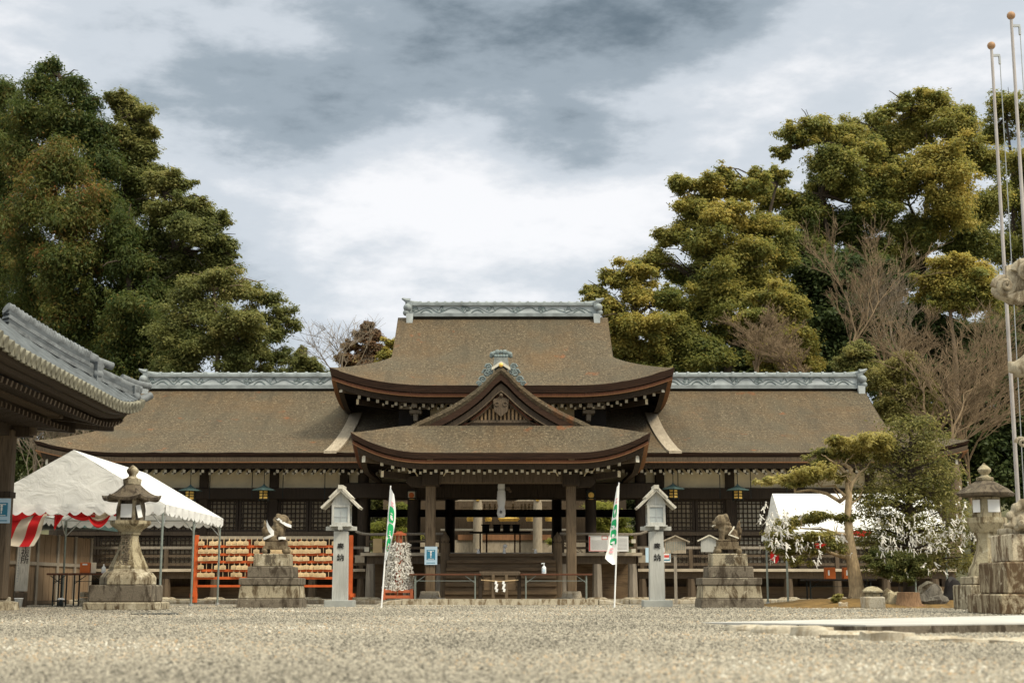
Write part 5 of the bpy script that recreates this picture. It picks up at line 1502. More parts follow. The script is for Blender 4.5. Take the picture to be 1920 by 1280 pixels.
# red and white curtain gathered along the front of the tent
def swag(name, label, pts_top, drop, stripes, y, folds=5, side=1):
    r = thing(name, label, 'curtain', (pts_top[0][0], y, pts_top[0][1]), 0, None)
    return r
def curtain():
    x0, zc0 = P(12, 958, dT + .12).x, zte - .10
    r = thing('striped_curtain', 'red and cream striped curtain tied up under the front of the left tent', 'curtain', (x0, dT + .12, zc0))
    kx = (dT) / F
    def cloth(nm, f, n, m, mt):
        b = MB(); b.grid([[f(i / n, j / m) for i in range(n + 1)] for j in range(m + 1)]); return b.build(nm, mt, r, smooth=70)
    # hanging panel at the left, swept up to the right
    def left(u, v):
        X = (5 + u * 88) * kx
        bot = -(1022 - 960) * kx * (1 - .10 * u) - .02
        sh = (1 - u) ** .0
        Zb = bot * (1 - max(0, u - .70) * 3.0) if u > .7 else bot
        z = v * Zb
        return Vector((X - .10 * v * (1 - u) + .0, .05 * math.sin(v * 9 + u * 2) + .05 * math.sin(u * 7), z - .08 * v * math.sin(u * 3.1)))
    bands = [(0, .30, 'red_cloth'), (.30, .62, 'cream_cloth'), (.62, .86, 'red_cloth')]
    def slant(a0, a1):
        def f(u, v):
            # stripes lean to the left as they drop
            uu = a0 + (a1 - a0) * u + .26 * (1 - v) - .02
            return left(min(1, max(-.25, uu)), v)
        return f
    cloth('red_stripe', slant(-.28, .10), 8, 14, 'red_cloth'); cloth('cream_stripe', slant(.10, .34), 8, 14, 'cream_cloth'); cloth('red_stripe', slant(.34, .56), 8, 14, 'red_cloth'); cloth('cream_tail', slant(.56, .66), 4, 14, 'cream_cloth')
    def band(u, v): return Vector(((4 + u * 90) * kx, -.03 + .03 * math.sin(u * 12 + v * 5), .02 - v * (.10 + .12 * (1 - u) + .03 * math.sin(u * 8))))
    cloth('red_heading', band, 20, 5, 'red_cloth')
    def knot(u, v):
        return Vector(((92 + u * 18 * (1 - .8 * v)) * kx, -.05 + .03 * math.sin(u * 20), -.10 - v * .30 * (1 - .5 * abs(u - .5))))
    cloth('red_tail', knot, 12, 6, 'red_cloth')
    def sw(cx0, cx1, deep, mt, z_in, wob):
        def f(u, v):
            s = math.sin(math.pi * u)
            return Vector(((cx0 + (cx1 - cx0) * u) * kx, -.02 + .04 * math.sin(v * 14 + wob), z_in - (.02 + v * deep) * s ** .8 - .01 * math.sin(v * 14)))
        return f
    cloth('red_swag', sw(108, 180, .16, 'red', -.02, 0), 16, 8, 'red_cloth')
    cloth('cream_swag', sw(152, 196, .22, 'c', -.03, 1), 16, 8, 'cream_cloth')
    def rs(u, v):
        s = math.sin(math.pi * u); return Vector(((150 + 52 * u) * kx, -.045 + .03 * math.sin(v * 6), -.03 - (.22 + .13 * v) * s ** .8 + .05 * u))
    cloth('red_swag', rs, 16, 6, 'red_cloth')
    cloth('red_swag', sw(196, 214, .10, 'r', .0, 2), 10, 5, 'red_cloth'); cloth('red_swag', sw(250, 292, .05, 'r', .02, 2), 10, 5, 'red_cloth')
    return r
curtain()
# right tent
yF, yB = 33.0, 35.7
xr0 = XO(1482, yF); zer = ZO(996, yF); zrr = P(1457, 925, 34.35).z
tent('event_tent', 'low white event tent half hidden behind the fortune tied trees', xr0 - .1, xr0 + 3.6, yF, yB, zer, zrr, 'x', 2, .14)
def red_corner(px0, px1, py0, py1, d, label):
    p = P(px0, py0, d); q = P(px1, py1, d)
    b = MB(); b.grid([[(u * (q.x - p.x) * (1 - .25 * v), .05 * math.sin(u * 14 + v), v * (q.z - p.z) * (1 - .35 * abs(u - .6))) for u in np.linspace(0, 1, 13)] for v in np.linspace(0, 1, 6)])
    o = b.build('red_curtain', 'red_cloth', None, p, smooth=70)
    tag(o, label, 'curtain')
red_corner(1444, 1466, 1014, 1056, 33.3, 'bunched red curtain at the left leg of the right tent')
red_corner(1600, 1640, 994, 1006, 32.9, 'red curtain edge showing between the two fortune tied trees')
red_corner(1528, 1552, 1018, 1030, 33.0, 'scrap of red curtain behind the crooked tree branches')
folding_table('folding_table', 'dark folding table behind the crooked garden tree under the right tent', 1505, 1640, 33.6, ZO(1085, 33.6), None, 'black_wood', 'black_metal', .5, 0.0)
for px, w, lab in ((1556, .20, 'orange box standing alone on the table under the right tent'), (1590, .20, 'orange box beside the crooked trunk on the table under the right tent')):
    p = P(px, 1085, 33.55)
    o = thing('orange_box', lab, 'box', (p.x, 33.55, ZO(1085, 33.6) + .001))
    MB().box((0, 0, .13), (w + .03, .2, .26)).build('box_body', 'orange_box', o, bevel=.008)
    MB().box((-.04, -.102, .14), (.035, .006, .12)).build('paper_label', 'paper', o)
# tables in the left tent
folding_table('folding_table', 'dark folding table nearest the shed wall under the left tent', 92, 132, 30.6, ZO(1074, 30.6), None, 'table_top', 'black_metal', .45, 0)
folding_table('folding_table', 'dark folding table behind the stone lantern under the left tent', 131, 212, 30.9, ZO(1074, 30.9), None, 'table_top', 'black_metal', .45, 0)
p = P(161, 1074, 30.9)
o = thing('orange_box', 'orange box on the dark table under the left tent', 'box', (p.x, 30.9, ZO(1074, 30.9) + .001)); MB().box((0, 0, .11), (.21, .2, .22)).build('box_body', 'orange_box', o, bevel=.008); MB().box((.0, -.103, .18), (.10, .006, .03)).build('paper_label', 'paper', o)
p = P(175, 1074, 30.85)
o = MB().box((0, 0, .1), (.10, .06, .22)).build('paper_stack', 'cream_cloth', None, (p.x, 30.85, ZO(1074, 30.9) + .012), bevel=.005); tag(o, 'upright cream card holder beside the orange box under the left tent', 'card holder')
p = P(194, 1074, 30.85)
o = MB().lathe([(.04, 0), (.045, .01), (.045, .11), (.015, .15), (.012, .19)], 10).build('sanitiser_bottle', 'sanitiser', None, (p.x, 30.85, ZO(1074, 30.9) + .001), smooth=40); tag(o, 'small clear bottle on the dark table beside the left stone lantern', 'bottle')

# ------------------------------------------------------------------ shed, sign post and bucket on the left
A = Vector((XO(18, 33.0), 33.0, 0)); Bv = Vector((XO(168, 38.2), 38.2, 0)); dirv = (Bv - A).normalized(); ang = math.atan2(dirv.y, dirv.x); Ls = (Bv - A).length
shed = thing('plank_shed', 'low plank walled shed behind the left tent', 'shed', A, ang)
zs = 1.66
w = MB(); x = -2.2
while x < Ls - .05:
    x1 = min(Ls, x + random.uniform(.13, .2)); w.span((x + .004, random.uniform(0, .012), .10), (x1 - .004, .05, zs)); x = x1
w.build('plank_wall', 'plank_wood', shed)
for x in (-1.2, .3, 1.5, 2.8, 4.0, Ls - .05): MB().span((x - .06, -.035, 0), (x + .06, -.002, zs + .02)).build('wall_post', 'grey_wood', shed)
MB().span((-2.2, -.03, .92), (Ls, -.003, 1.0)).build('middle_rail', 'grey_wood', shed)
MB().span((-2.2, -.02, 0.02), (Ls, .06, .095)).build('foot_rail', 'old_wood', shed)
MB().span((-2.2, .06, 0), (Ls, 2.4, zs)).build('shed_body', 'old_wood', shed)
rf = MB(); rf.beam((-2.6, .9, zs + .30), (Ls + .75, .9, zs + .30), 2.9, .06); rf.build('tin_roof', 'verdigris_dark', shed)
MB().span((-2.6, -.60, zs + .20), (Ls + .75, -.54, zs + .33)).build('fascia', 'bronze_green', shed)
mb = MB()
for i in range(9):
    mb.tube([(-2.5 + i * (Ls + 3.2) / 8, -.5, zs + .36), (-2.5 + i * (Ls + 3.2) / 8, 1.2, zs + .80)], .06, 6)
mb.build('roof_tiles', 'tile', shed)
p = P(37, 1134, 29.6)
o = thing('sign_post', 'tall pale wooden sign post with black characters by the shed wall', 'sign post', (p.x, 29.6, 0), R(0)); o.rotation_euler = (0, R(1.5), 0)
MB().box((0, 0, .30 + .64), (.25, .04, 1.24)).build('board', 'lantern_roof', o, bevel=.006)
MB().box((0, .05, .5), (.09, .06, 1.0)).build('post', 'old_wood', o)
text('lettering', '車祓所', .17, 'ink', o, (.03, -.024, 1.08), vertical=True, thick=.002)
b = MB()
for i in range(16): b.box((-.085 + random.uniform(-.01, .01), -.022, 1.3 - i * .052), (.025, .003, .03))
b.build('small_lines', 'print_grey', o)
MB().box((0, .02, .15), (.22, .16, .30)).build('foot_box', 'old_wood', o, bevel=.01)
p = P(33, 1134, 29.2)
o = thing('steel_bucket', 'small steel bucket at the foot of the wooden sign post', 'bucket', (p.x, 29.25, 0)); MB().lathe([(.06, 0), (.085, .19), (.075, .19), (.055, .03)], 14).build('bucket', 'steel', o, smooth=40); MB().lathe([(.083, .17), (.092, .18), (.083, .19)], 14).build('rim', 'paper', o, smooth=40)
p = P(114, 1134, 30.0)
o = thing('hose_reel_stand', 'small dark pot with a white lid on the ground under the table', 'pot', (p.x, 30.0, 0)); o.name = 'lidded_pot'; MB().lathe([(.04, 0), (.05, .08), (.03, .15)], 10).build('pot', 'black_metal', o, smooth=40); MB().lathe([(.07, .15), (.06, .18), (.02, .19)], 10).build('lid', 'paper', o, smooth=40)
for z, nm in ((0.15, 'upper'),): pass
p = P(162, 1110, 31.6)
o = MB().box((0, 0, .09), (.24, .2, .18)).box((0, 0, .25), (.22, .2, .11)).build('concrete_block', 'granite_pale', None, (p.x, 31.6, .0), bevel=.01); tag(o, 'pale stacked concrete block left of the stone lantern plinth', 'block')
p = P(4, 1136, 27.0)
o = MB().box((0, 0, .11), (.34, .3, .22)).build('stone_block', 'granite_pale', None, (p.x - .06, 27.0, 0), bevel=.02); tag(o, 'small pale stone block at the left edge of the court', 'stone')
# round drain cover lying in the gravel
p = P(292, 1149, 20.6)
o = MB().lathe([(.34, 0), (.34, .018), (.30, .022)], 20).build('drain_cover', 'black_metal', None, (p.x, 20.6, 0), smooth=30); tag(o, 'flat dark drain cover lying in the gravel', 'drain cover')

# ------------------------------------------------------------------ tiled gate at the left edge
gc = P(268, 762, 27.0)             # far right eave corner
gate = thing('tiled_gate', 'tile roofed wooden gate building at the left edge with upturned eaves', 'gate', (gc.x, gc.y, 0), R(1.6))
DG = 4.0
hz = lambda py: 0
ze_g = P(125, 715, 22).z + .02; DG = 3.4
prof = [(0, ze_g + 2.75), (.2, ze_g + 2.0), (.455, ze_g + 1.2), (.65, ze_g + .70), (.8, ze_g + .38), (1, ze_g)]
gr = Roof((2.75, 2.75), 2.0, DG, .41, prof, gc.z - ze_g + .06, 2.4, lambda a, b, z: Vector((-DG + b, -4.75 + a, z)), ends=(True, True), th=.07, n=40)
gr.gp = 1.0
mb = MB(); gr.shell(mb)
groof = mb.build('tiled_roof', ['tile_pale', 'tile_mossy', 'dark_wood'], gate, smooth=40)
# rows of round tiles running down the slope, with disc ends at the eave
tl = MB(); n_t = 60
disc_n = 0
for i in range(n_t):
    a = 4.62 - i * .245
    if a < -4.65: break
    t_start = .05 if abs(a) < 2.75 else gr.s0 + (1 - gr.s0) * (abs(a) - 2.75) / 2.0
    pts = [gr.pt(a, gr.D * t, t, -.025) for t in np.linspace(t_start + .02, .99, 12)]
    tl.tube(pts, .062, 7)
    p0 = gr.pt(a, gr.D, 1, .02)
    d_ = MB(); d_.tube([p0 + Vector((-.05, 0, .02)), p0 + Vector((.045, 0, -.01))], .085, 10); d_.build('eave_tile', 'tile_mossy', groof, smooth=40)
    e_ = MB(); e_.prism([(-.02, -.10), (.02, -.10), (.02, .0), (-.02, .0)], -.075, .075)
    for k in range(len(e_.v)): e_.v[k] = e_.v[k] + gr.pt(a - .122, gr.D, 1, .03) + Vector((.0, 0, 0))
    e_.build('eave_tile_apron', 'tile_mossy', groof)
for i in range(30):        # far end slope
    b_ = -3.2 + i * .245
    ts = max(gr.s0 + .02, abs(b_) / gr.D + .01)
    if ts > .97: continue
    tl.tube([gr.pt(gr.A(t, 1), b_, t, -.025, True) for t in np.linspace(ts, .99, 8)], .062, 7)
tl.build('tile_rows', 'tile', groof, smooth=50)
# hip ridge: stacked courses with end tiles
hip = [gr.pt(gr.A(t, 1), gr.D * t, t, 0) for t in np.linspace(.985, gr.s0, 18)]
def course(n0, n1, h0, h1, wd, m):
    b = MB(); seg = hip[n0:n1 + 1]
    for i in range(len(seg) - 1):
        p0, p1 = seg[i], seg[i + 1]
        dz = Vector((0, 0, (h0 + h1) / 2)); b.beam(p0 + dz, p1 + dz * 1.0, wd, h1 - h0)
    return b.build('hip_ridge_course', m, groof)
for j in range(4): course(7, 17, .03 + j * .075, .095 + j * .075, .27 - .02 * (j % 2) - j * .01, 'tile' if j % 2 else 'tile_pale')
cap = MB(); cap.tube([p + Vector((0, 0, .37)) for p in hip[6:18]], .11, 9); cap.build('hip_ridge_cap', 'tile_pale', groof, smooth=50)
kn = MB()
for i in range(7, 17):
    for f in (0, .5):
        c_ = hip[i].lerp(hip[min(17, i + 1)], f) + Vector((0, 0, .37)); d_ = (hip[min(17, i + 1)] - hip[i]).normalized(); kn.tube([c_ - d_ * .018, c_ + d_ * .018], .122, 9)
kn.build('hip_ridge_collar', 'tile_pale', groof, smooth=50)
for j in range(2): course(1, 8, .02 + j * .075, .085 + j * .075, .24 - .02 * j, 'tile' if j else 'tile_pale')
cap = MB(); cap.tube([p + Vector((0, 0, .20)) for p in hip[0:8]], .09, 9); cap.build('hip_ridge_cap', 'tile_pale', groof, smooth=50)
for idx, zz, s_ in ((6, .18, 1.0), (1, .10, .85)):
    p0 = hip[idx]; d_ = (hip[idx - 1] - hip[idx]).normalized(); o = MB()
    o.box(p0 + Vector((0, 0, zz - .03)), (.12, .40 * s_, .36 * s_), 0, (0, 0, math.atan2(d_.y, d_.x))); o.sphere(p0 + d_ * .10 + Vector((0, 0, zz - .05)), .10 * s_, 7)
    for sg in (-1, 1):
        sd_ = Vector((d_.y, -d_.x, 0)) * sg
        o.sphere(p0 + sd_ * .14 + Vector((0, 0, zz - .08)), .10 * s_, 6); o.sphere(p0 + sd_ * .10 + d_ * .08 + Vector((0, 0, zz + .10)), .06 * s_, 6)
    o.tube([p0 - d_ * .25 + Vector((0, 0, zz + .22)), p0 + d_ * .05 + Vector((0, 0, zz + .20)), p0 + d_ * .38 + Vector((0, 0, zz + .24))], [.085 * s_, .08 * s_, .075 * s_], 9)
    o.build('ridge_end_tile', 'tile_pale', groof, smooth=50)
o = MB(); o.tube([hip[0] + Vector((-.25, -.25, .02)), hip[0] + Vector((.02, .02, .03)), hip[0] + Vector((.17, .17, .13))], [.09, .085, .07], 9); o.build('corner_tile', 'tile_pale', groof, smooth=50)
mb = MB(); gr.eave_strip(mb, 1, .08, .16, .05, .07); gr.eave_strip(mb, 1, .165, .23, .22, .24); mb.build('eave_board', 'dark_wood', groof)
rr = MB(); nr = 0
for i in range(40):
    a = 4.4 - i * .215
    p0 = gr.pt(a, gr.D - .30, 1, .34); p1 = gr.pt(a, gr.D - 1.9, 1, .34); p1.z = p0.z + .42
    if abs(a) > 3.0: p1 = gr.pt(a, gr.D - 1.9 + (abs(a) - 3.0), 1, .34); p1.z = p0.z + .2
    MB().beam(p0, p1, .075, .085, 0, 1).build('rafter', ['dark_wood', 'old_wood'], gate)
    q0 = gr.pt(a - .1, gr.D - .95, 1, .42); q1 = q0 + Vector((-1.3, 0, .1))
    if abs(a) < 3.4: MB().beam(q0, q1, .07, .08, 0, 1).build('rafter', ['dark_wood', 'old_wood'], gate)
for f in (.45, 1.0):
    p0 = gr.pt(gr.A(1, 1) - f, gr.D - f, 1, .40); p1 = gr.pt(gr.A(1, 1) - 2.6, gr.D - 2.6, 1, .30); MB().beam(p0, p1, .14, .2, 0, 1).build('hip_rafter', ['dark_wood', 'old_wood'], gate)
zl_g = ze_g - .55
MB().span((-2.05, -12, zl_g), (-1.8, -1.6, zl_g + .28)).build('side_beam', 'dark_wood', gate); MB().span((-6, -1.95, zl_g), (-1.5, -1.7, zl_g + .28)).build('end_beam', 'dark_wood', gate)
MB().span((-1.2, -12, zl_g + .35), (-1.0, -1.0, zl_g + .52)).build('purlin', 'old_wood', gate); MB().span((-6, -1.15, zl_g + .35), (-.9, -.95, zl_g + .52)).build('purlin', 'old_wood', gate)
MB().span((-7, -12, zl_g + .9), (-1.0, -1.0, zl_g + .95)).build('ceiling', 'black_wood', gate)
pl_ = gate.matrix_basis.inverted() @ Vector((XO(6, 25.0, 960), 25.0, 0))
MB().lathe([(.36, 0), (.34, .14), (.2, .16)], 12, (pl_.x, pl_.y, 0)).build('pillar_base', 'granite', gate, smooth=40)
MB().box((pl_.x, pl_.y, zl_g / 2 + .15), (.26, .26, zl_g - .05)).build('pillar', 'old_wood', gate, bevel=.03)
MB().box((pl_.x, pl_.y, zl_g * .66), (.30, .30, .10)).build('tie_band', 'dark_wood', gate)
for k in range(3):
    b = MB(); b.box((pl_.x + .1 + .22 * k, pl_.y + .1, zl_g + .10 + .15 * k), (.7, .16, .14)); b.box((pl_.x + .35 + .22 * k, pl_.y + .1, zl_g + .20 + .15 * k), (.2, .2, .1)); b.build('bracket', 'old_wood', gate, bevel=.012)
p = P(3, 957, 24.8)
hand_poster(3, 957, 24.8, .30, .42, 'blue and white notice poster on the dark gate pillar at the left edge')

# ------------------------------------------------------------------ inner shrine and courtyard seen through the hall
dI = 54.0
I = thing('inner_shrine', 'inner shrine building glimpsed through the open hall, with pale posts', 'shrine', (XC, dI, 0))
ip = lambda px, py: (P(px, py, dI).x - XC, P(px, py, dI).z)
x0, z0 = ip(845, 1034); x1, z1 = ip(1035, 880)
MB().span((-4.6, 1.0, 0), (4.6, 1.1, 5.4)).build('wall', 'old_wood', I)
MB().span((-4.2, -.6, 0), (4.2, .99, ip(940, 1013)[1] - .004)).build('platform', 'board_pale', I)
MB().span((-1.7, -.66, ip(940, 1013)[1]), (1.7, -.605, ip(940, 1003)[1])).build('red_rail', 'warm_edge', I)
MB().span((-2.4, .55, ip(940, 993)[1]), (2.4, .7, ip(940, 989.5)[1])).build('white_rail', 'white_tip', I)
for px in (897, 1007):
    u = ip(px, 960)[0]
    MB().lathe([(.18, 0), (.17, ip(0, 938)[1])], 12, (u, -.9, 0)).build('pale_post', 'board_pale', I, smooth=40)
    MB().box((u, -1.09, ip(0, 939)[1]), (.12, .02, .12)).build('gold_fitting', 'gold', I)
    q = MB(); zz = ip(0, 941)[1]
    q.prism([(u - .85, zz - .02), (u + .85, zz - .02), (u + .35, zz + .12), (u + .4, zz + .3), (u - .4, zz + .3), (u - .35, zz + .12)], -1.0, -.8); q.build('pale_gable', 'board_pale', I)
lt = MB()
for px in (908, 918, 928, 962, 978, 985, 992, 999):
    u = ip(px, 950)[0]; lt.span((u - .035, .3, ip(0, 957)[1]), (u + .035, .36, ip(0, 943)[1]))
lt.span((-1.6, .3, ip(0, 951)[1]), (1.6, .35, ip(0, 949.5)[1])); lt.build('transom_lattice', 'board_pale', I)
MB().span((-4.4, -.3, ip(0, 938)[1]), (4.4, .25, ip(0, 905)[1])).build('eave', 'dark_wood', I)
for px, w in ((883, .16), (916, .14), (954, .42), (993, .16), (1029, .16)):
    u = ip(px, 973)[0]; zz = ip(0, 973)[1]
    o = MB().lathe([(w * .8, -.09), (w, 0), (w * .8, .09)], 10).build('gold_lantern', 'gold', None, (XC + u, dI - .3, zz), smooth=40)
    o.scale = (1, .5, 1)
    tag(o, {883: 'small gilded lantern left of the left pale post deep inside the hall', 916: 'small gilded lantern just right of the left pale post deep inside the hall', 954: 'widest gilded fitting at the centre, deep inside the hall', 993: 'small gilded lantern just left of the right pale post deep inside the hall', 1029: 'gilded lantern right of the right pale post deep inside the hall'}[px], 'lantern')
t = thing('offering_table', 'black lacquered offering table inside the hall', 'table', (XC + ip(940, 1000)[0] * .8, 45.5, ZO(1036, 38.2)))
zt = ZO(998, 45.5) - ZO(1036, 38.2)
MB().box((0, 0, zt), (1.9, .5, .05)).build('table_top', 'black_wood', t)
for x in (-.42, .46, .62, -.62): MB().box((x, .0, zt / 2 - .02), (.045, .3, zt - .03)).build('leg', 'red_wood', t)
for x in (-.45, -.1, .2, .5):
    o = MB().box((0, 0, .10), (.22, .2, .2)).box((0, 0, .21), (.28, .25, .03)).build('offering_stand', 'black_wood', None, (t.location.x + x, 45.5, t.location.z + zt + .027), bevel=.006)
    tag(o, 'black offering stand on the lacquered table inside the hall', 'stand', 'offering stands on the black table')

# ------------------------------------------------------------------ flagpoles
def flagpole(px, py, d, label):
    b = P(px, py, d)
    r = thing('flagpole', label, 'flagpole', (b.x, d, 0), 0, 'white flagpoles')
    MB().tube([(0, 0, 0), (0, 0, b.z)], [.038, .025], 12).build('pole', 'pole_white', r, smooth=60)
    MB().sphere((0, 0, b.z + .06), .070, 12).build('ball_finial', 'ball_tan', r, smooth=60)
    q = MB(); q.box((.06, 0, b.z - .12), (.16, .03, .04)); q.tube([(.13, 0, b.z - .14), (.13, 0, b.z - .28)], .022, 6); q.build('pulley', 'steel', r)
    MB().tube([(.135, 0, b.z - .25), (.12, -.02, b.z * .55), (.10, 0, 1.2)], .008, 4).build('halyard', 'steel', r)
    MB().lathe([(.2, 0), (.2, .2), (.12, .24)], 12).build('footing', 'granite', r, smooth=40)
simple('pole_white', (0.38, 0.35, 0.335), 0.45, 0.12, 2.5)
simple('ball_tan', (0.34, 0.20, 0.11), 0.5, 0.15, 12)
flagpole(1859, 92, 24.0, 'white flagpole with a wooden ball top, the shorter looking one left of the other')
flagpole(1896, 36, 23.0, 'taller looking white flagpole with a wooden ball top nearest the right edge')

# ------------------------------------------------------------------ big guardian at the right edge
dB = 20.6
kB = dB / F
xl = XO(1874, dB); W0 = 1.5
ped = thing('guardian_pedestal', 'large stained stone pedestal in three tiers at the right edge', 'pedestal', (xl + W0 / 2, dB + W0 / 2 - .0, 0))
zA, zB, zC = ZO(1113, dB), ZO(1052, dB), ZO(998, dB)
def tier(xo, z0, z1, nm, mt, split):
    w = W0 - 2 * xo
    MB().span((-w / 2, -w / 2, z0), (w / 2, w / 2, z1)).build(nm, mt, ped, bevel=.022)
tier(0, 0, zA, 'bottom_tier', 'pedestal_stone', 0); tier(.15, zA + .001, zB, 'middle_tier', 'pedestal_stone', 0); tier(.30, zB + .001, zC, 'top_tier', 'pedestal_pale', 0)
big = thing('stone_guardian', 'huge carved stone guardian with curled mane and paws, cut off by the right edge', 'statue', (xl + W0 / 2, dB + W0 / 2 + .1, zC + .001))
def bl(px, py, dy=0.0):
    p = P(px, py, dB + .45 + dy); return Vector((p.x - big.location.x, p.y - big.location.y, p.z - big.location.z))
b = MB()
b.box((.10, -.05, .05), (.9, .8, .10))
b.tube([(.62, .1, .1), (.66, .1, .7), (.66, .08, 1.4), (.64, .02, 2.1), (.64, -.05, 2.75), (.66, -.1, 3.4)], [.55, .58, .54, .50, .46, .48], 16)
for sy in (-1, 1):
    b.sphere((.80, .1 + sy * .42, .50), .40, 10, 0, (1.15, .8, 1.15)); b.sphere((.36, .1 + sy * .46, .16), .17, 8, 0, (1.6, .9, .8)); b.sphere((.82, -.1 + sy * .40, 3.98), .15, 8, 0, (.9, .6, 1.3))
    for i in range(14): b.sphere((.72 + random.uniform(-.1, .4), -.05 + sy * (.40 + random.uniform(0, .14)), 2.5 + i * .10), .12, 7)
b.sphere((.66, -.1, 3.62), .52, 12); b.sphere(bl(1952, 545), .27, 10, 0, (1.1, 1.1, .8))
for i, (z_, r_) in enumerate(((.5, .2), (.9, .26), (1.35, .28), (1.8, .24), (2.2, .17), (2.5, .09))): b.sphere((1.22 + .05 * math.sin(i), .15, z_), r_, 9, 0, (.8, 1.2, 1.2))
b.sphere(bl(1985, 520), .36, 10, 0, (1.3, 1, .8))
b.tube([bl(1990, 640), bl(1925, 688), bl(1902, 694)], [.24, .17, .12], 10); b.sphere(bl(1908, 690), .12, 8, 0, (1.2, 1, .8)); b.sphere(bl(1894, 682), .05, 6); b.sphere(bl(1896, 694), .055, 6)
b.tube([bl(2010, 770), bl(1975, 860), bl(1950, 940), bl(1930, 965)], [.24, .18, .17, .17], 10); b.sphere(bl(1916, 972), .17, 9, 0, (1.2, 1, .9))
for px, py, r_ in ((1886, 985, .045), (1893, 966, .065), (1905, 952, .08), (1897, 984, .055), (1918, 945, .09), (1912, 975, .07), (1908, 990, .05), (1925, 990, .06)): b.sphere(bl(px, py, -.15), r_, 7)
b.tube([bl(1990, 800), bl(1945, 822), bl(1926, 832)], [.16, .12, .09], 8)
remesh(b, 'body', 'big_guardian', .028, big, None, 2)
c = None
def curl(cx, cy, r_, tw, dy, turns=2.3, fat=.42):
    c = MB(); o = bl(cx, cy, dy); n = 26; pts, rd = [], []
    for i in range(n):
        f = i / (n - 1); a = f * turns * 2 * math.pi; rr_ = r_ * (1 - .88 * f)
        pts.append(o + Vector((-math.cos(a) * rr_, -.16 * f * 1.0, math.sin(a) * rr_ * tw))); rd.append(r_ * fat * (1 - .62 * f))
    c.tube(pts, rd, 8); c.build('mane_curl', 'big_guardian', big, smooth=50)
curl(1882, 538, .145, 1, -.35); curl(1922, 508, .15, 1, -.45); curl(1914, 830, .075, 1, -.25, 1.8)
c = MB()
for i in range(9):
    t = i / 8
    c.tube([bl(1866 + 3 * i, 552 + 2.0 * i, -.25), bl(1892 + 4 * i, 556 + 1.5 * i, -.42), bl(1925 + 3 * i, 545 - 2 * i, -.40)], [.030, .036, .036], 6)
for i in range(8): c.tube([bl(1888 + 4.5 * i, 500 - 1.2 * i, -.30), bl(1889 + 5 * i, 520, -.42), bl(1893 + 5 * i, 545, -.38)], [.03, .036, .03], 6)
c.sphere(bl(1893, 545, -.05), .20, 9, 0, (1.4, 1, .8)); c.sphere(bl(1912, 535, 0), .24, 9)
c.build('mane_locks', 'big_guardian', big, smooth=50)
MB().sphere(bl(1916, 982, -.22), .062, 9).build('carved_ball', 'big_guardian', big, smooth=60)

# ------------------------------------------------------------------ stone paving at the right
pv = MB()
pa = [Vector((XO(1308, 15.3), 15.3, .012)), Vector((XO(1400, 13.6), 13.6, .045)), P(1494, 1168.3, 11.75), P(1623, 1170.5, 11.35), P(1752, 1168.5, 11.6), P(1990, 1165, 12.1)]
poly = [(a_.x, a_.y) for a_ in pa] + [(9.5, 13.0), (14, 15.5), (14, 18.2), (XO(2000, 16.4), 16.4)]
zt_ = .078
n = len(poly)
zv = [.012, .045] + [zt_] * (len(poly) - 2)
pv.add([(x, y, z_) for (x, y), z_ in zip(poly, zv)] + [(x, y, -.02) for x, y in poly], [tuple(range(n))] + [(i, (i + 1) % n, (i + 1) % n + n, i + n) for i in range(n)])
o = pv.build('stone_path', 'paving'); o['kind'] = 'structure'
sd2 = MB()
for (xa_, ya_), (xb_, yb_) in zip(poly[2:6], poly[3:7]): sd2.beam((xa_, ya_ - .012, .030), (xb_, yb_ - .012, .030), .02, .075)
o = sd2.build('path_kerb', 'granite_dark'); o['kind'] = 'structure'
def rough_stone(x, y, w, dpt, h, rot, label, seed):
    rs = random.Random(seed); b = MB(); rows = []
    for f, z in ((1.0, -.02), (1.02, h * .55), (.9, h), (.45, h * 1.05)):
        rows.append([(w / 2 * f * math.cos(t) * (1 + rs.uniform(-.12, .12)), dpt / 2 * f * math.sin(t) * (1 + rs.uniform(-.15, .15)), z + rs.uniform(-.008, .008)) for t in np.linspace(0, 2 * math.pi, 11)[:-1]])
    for r_ in rows: r_.append(r_[0])
    b.grid(rows); b.f.append(tuple(range(33, 43))); b.mi.append(0)
    o = b.build('edging_stone', 'kerb_stone', None, (x, y, 0), smooth=50); o.rotation_euler = (0, 0, rot)
    tag(o, label, 'stone', 'rough stones edging the white path')
st_px = [(1395, 1163.5, 12.3, .5), (1455, 1168, 11.6, .62), (1520, 1173, 10.95, .55), (1590, 1178, 10.45, .7), (1660, 1184, 9.95, .62), (1735, 1186, 9.85, .7), (1815, 1189, 9.7, .75), (1895, 1191, 9.6, .6), (1960, 1192, 9.6, .6)]
for i, (px, py, d, w) in enumerate(st_px):
    rough_stone(XO(px, d), d, w * .62, .34, (.050 + .012 * (i % 3)) * (1 if px < 1680 else .5), R(8 * (i % 3) - 14), 'flat rough pale stone edging the gravel beside the white path', i)

# ------------------------------------------------------------------ gravel you can count only as a mass
n = 330000
dmin, dmax = 4.2, 33.6
u = rng.random(n)
dd = dmin * (dmax / dmin) ** (u ** 1.0)
xx = (rng.random(n) - .5) * (.80 * dd + 1.2)
size = (.0062 + .0058 * rng.random(n) ** 2.5) * (dd / 5.0) ** .33
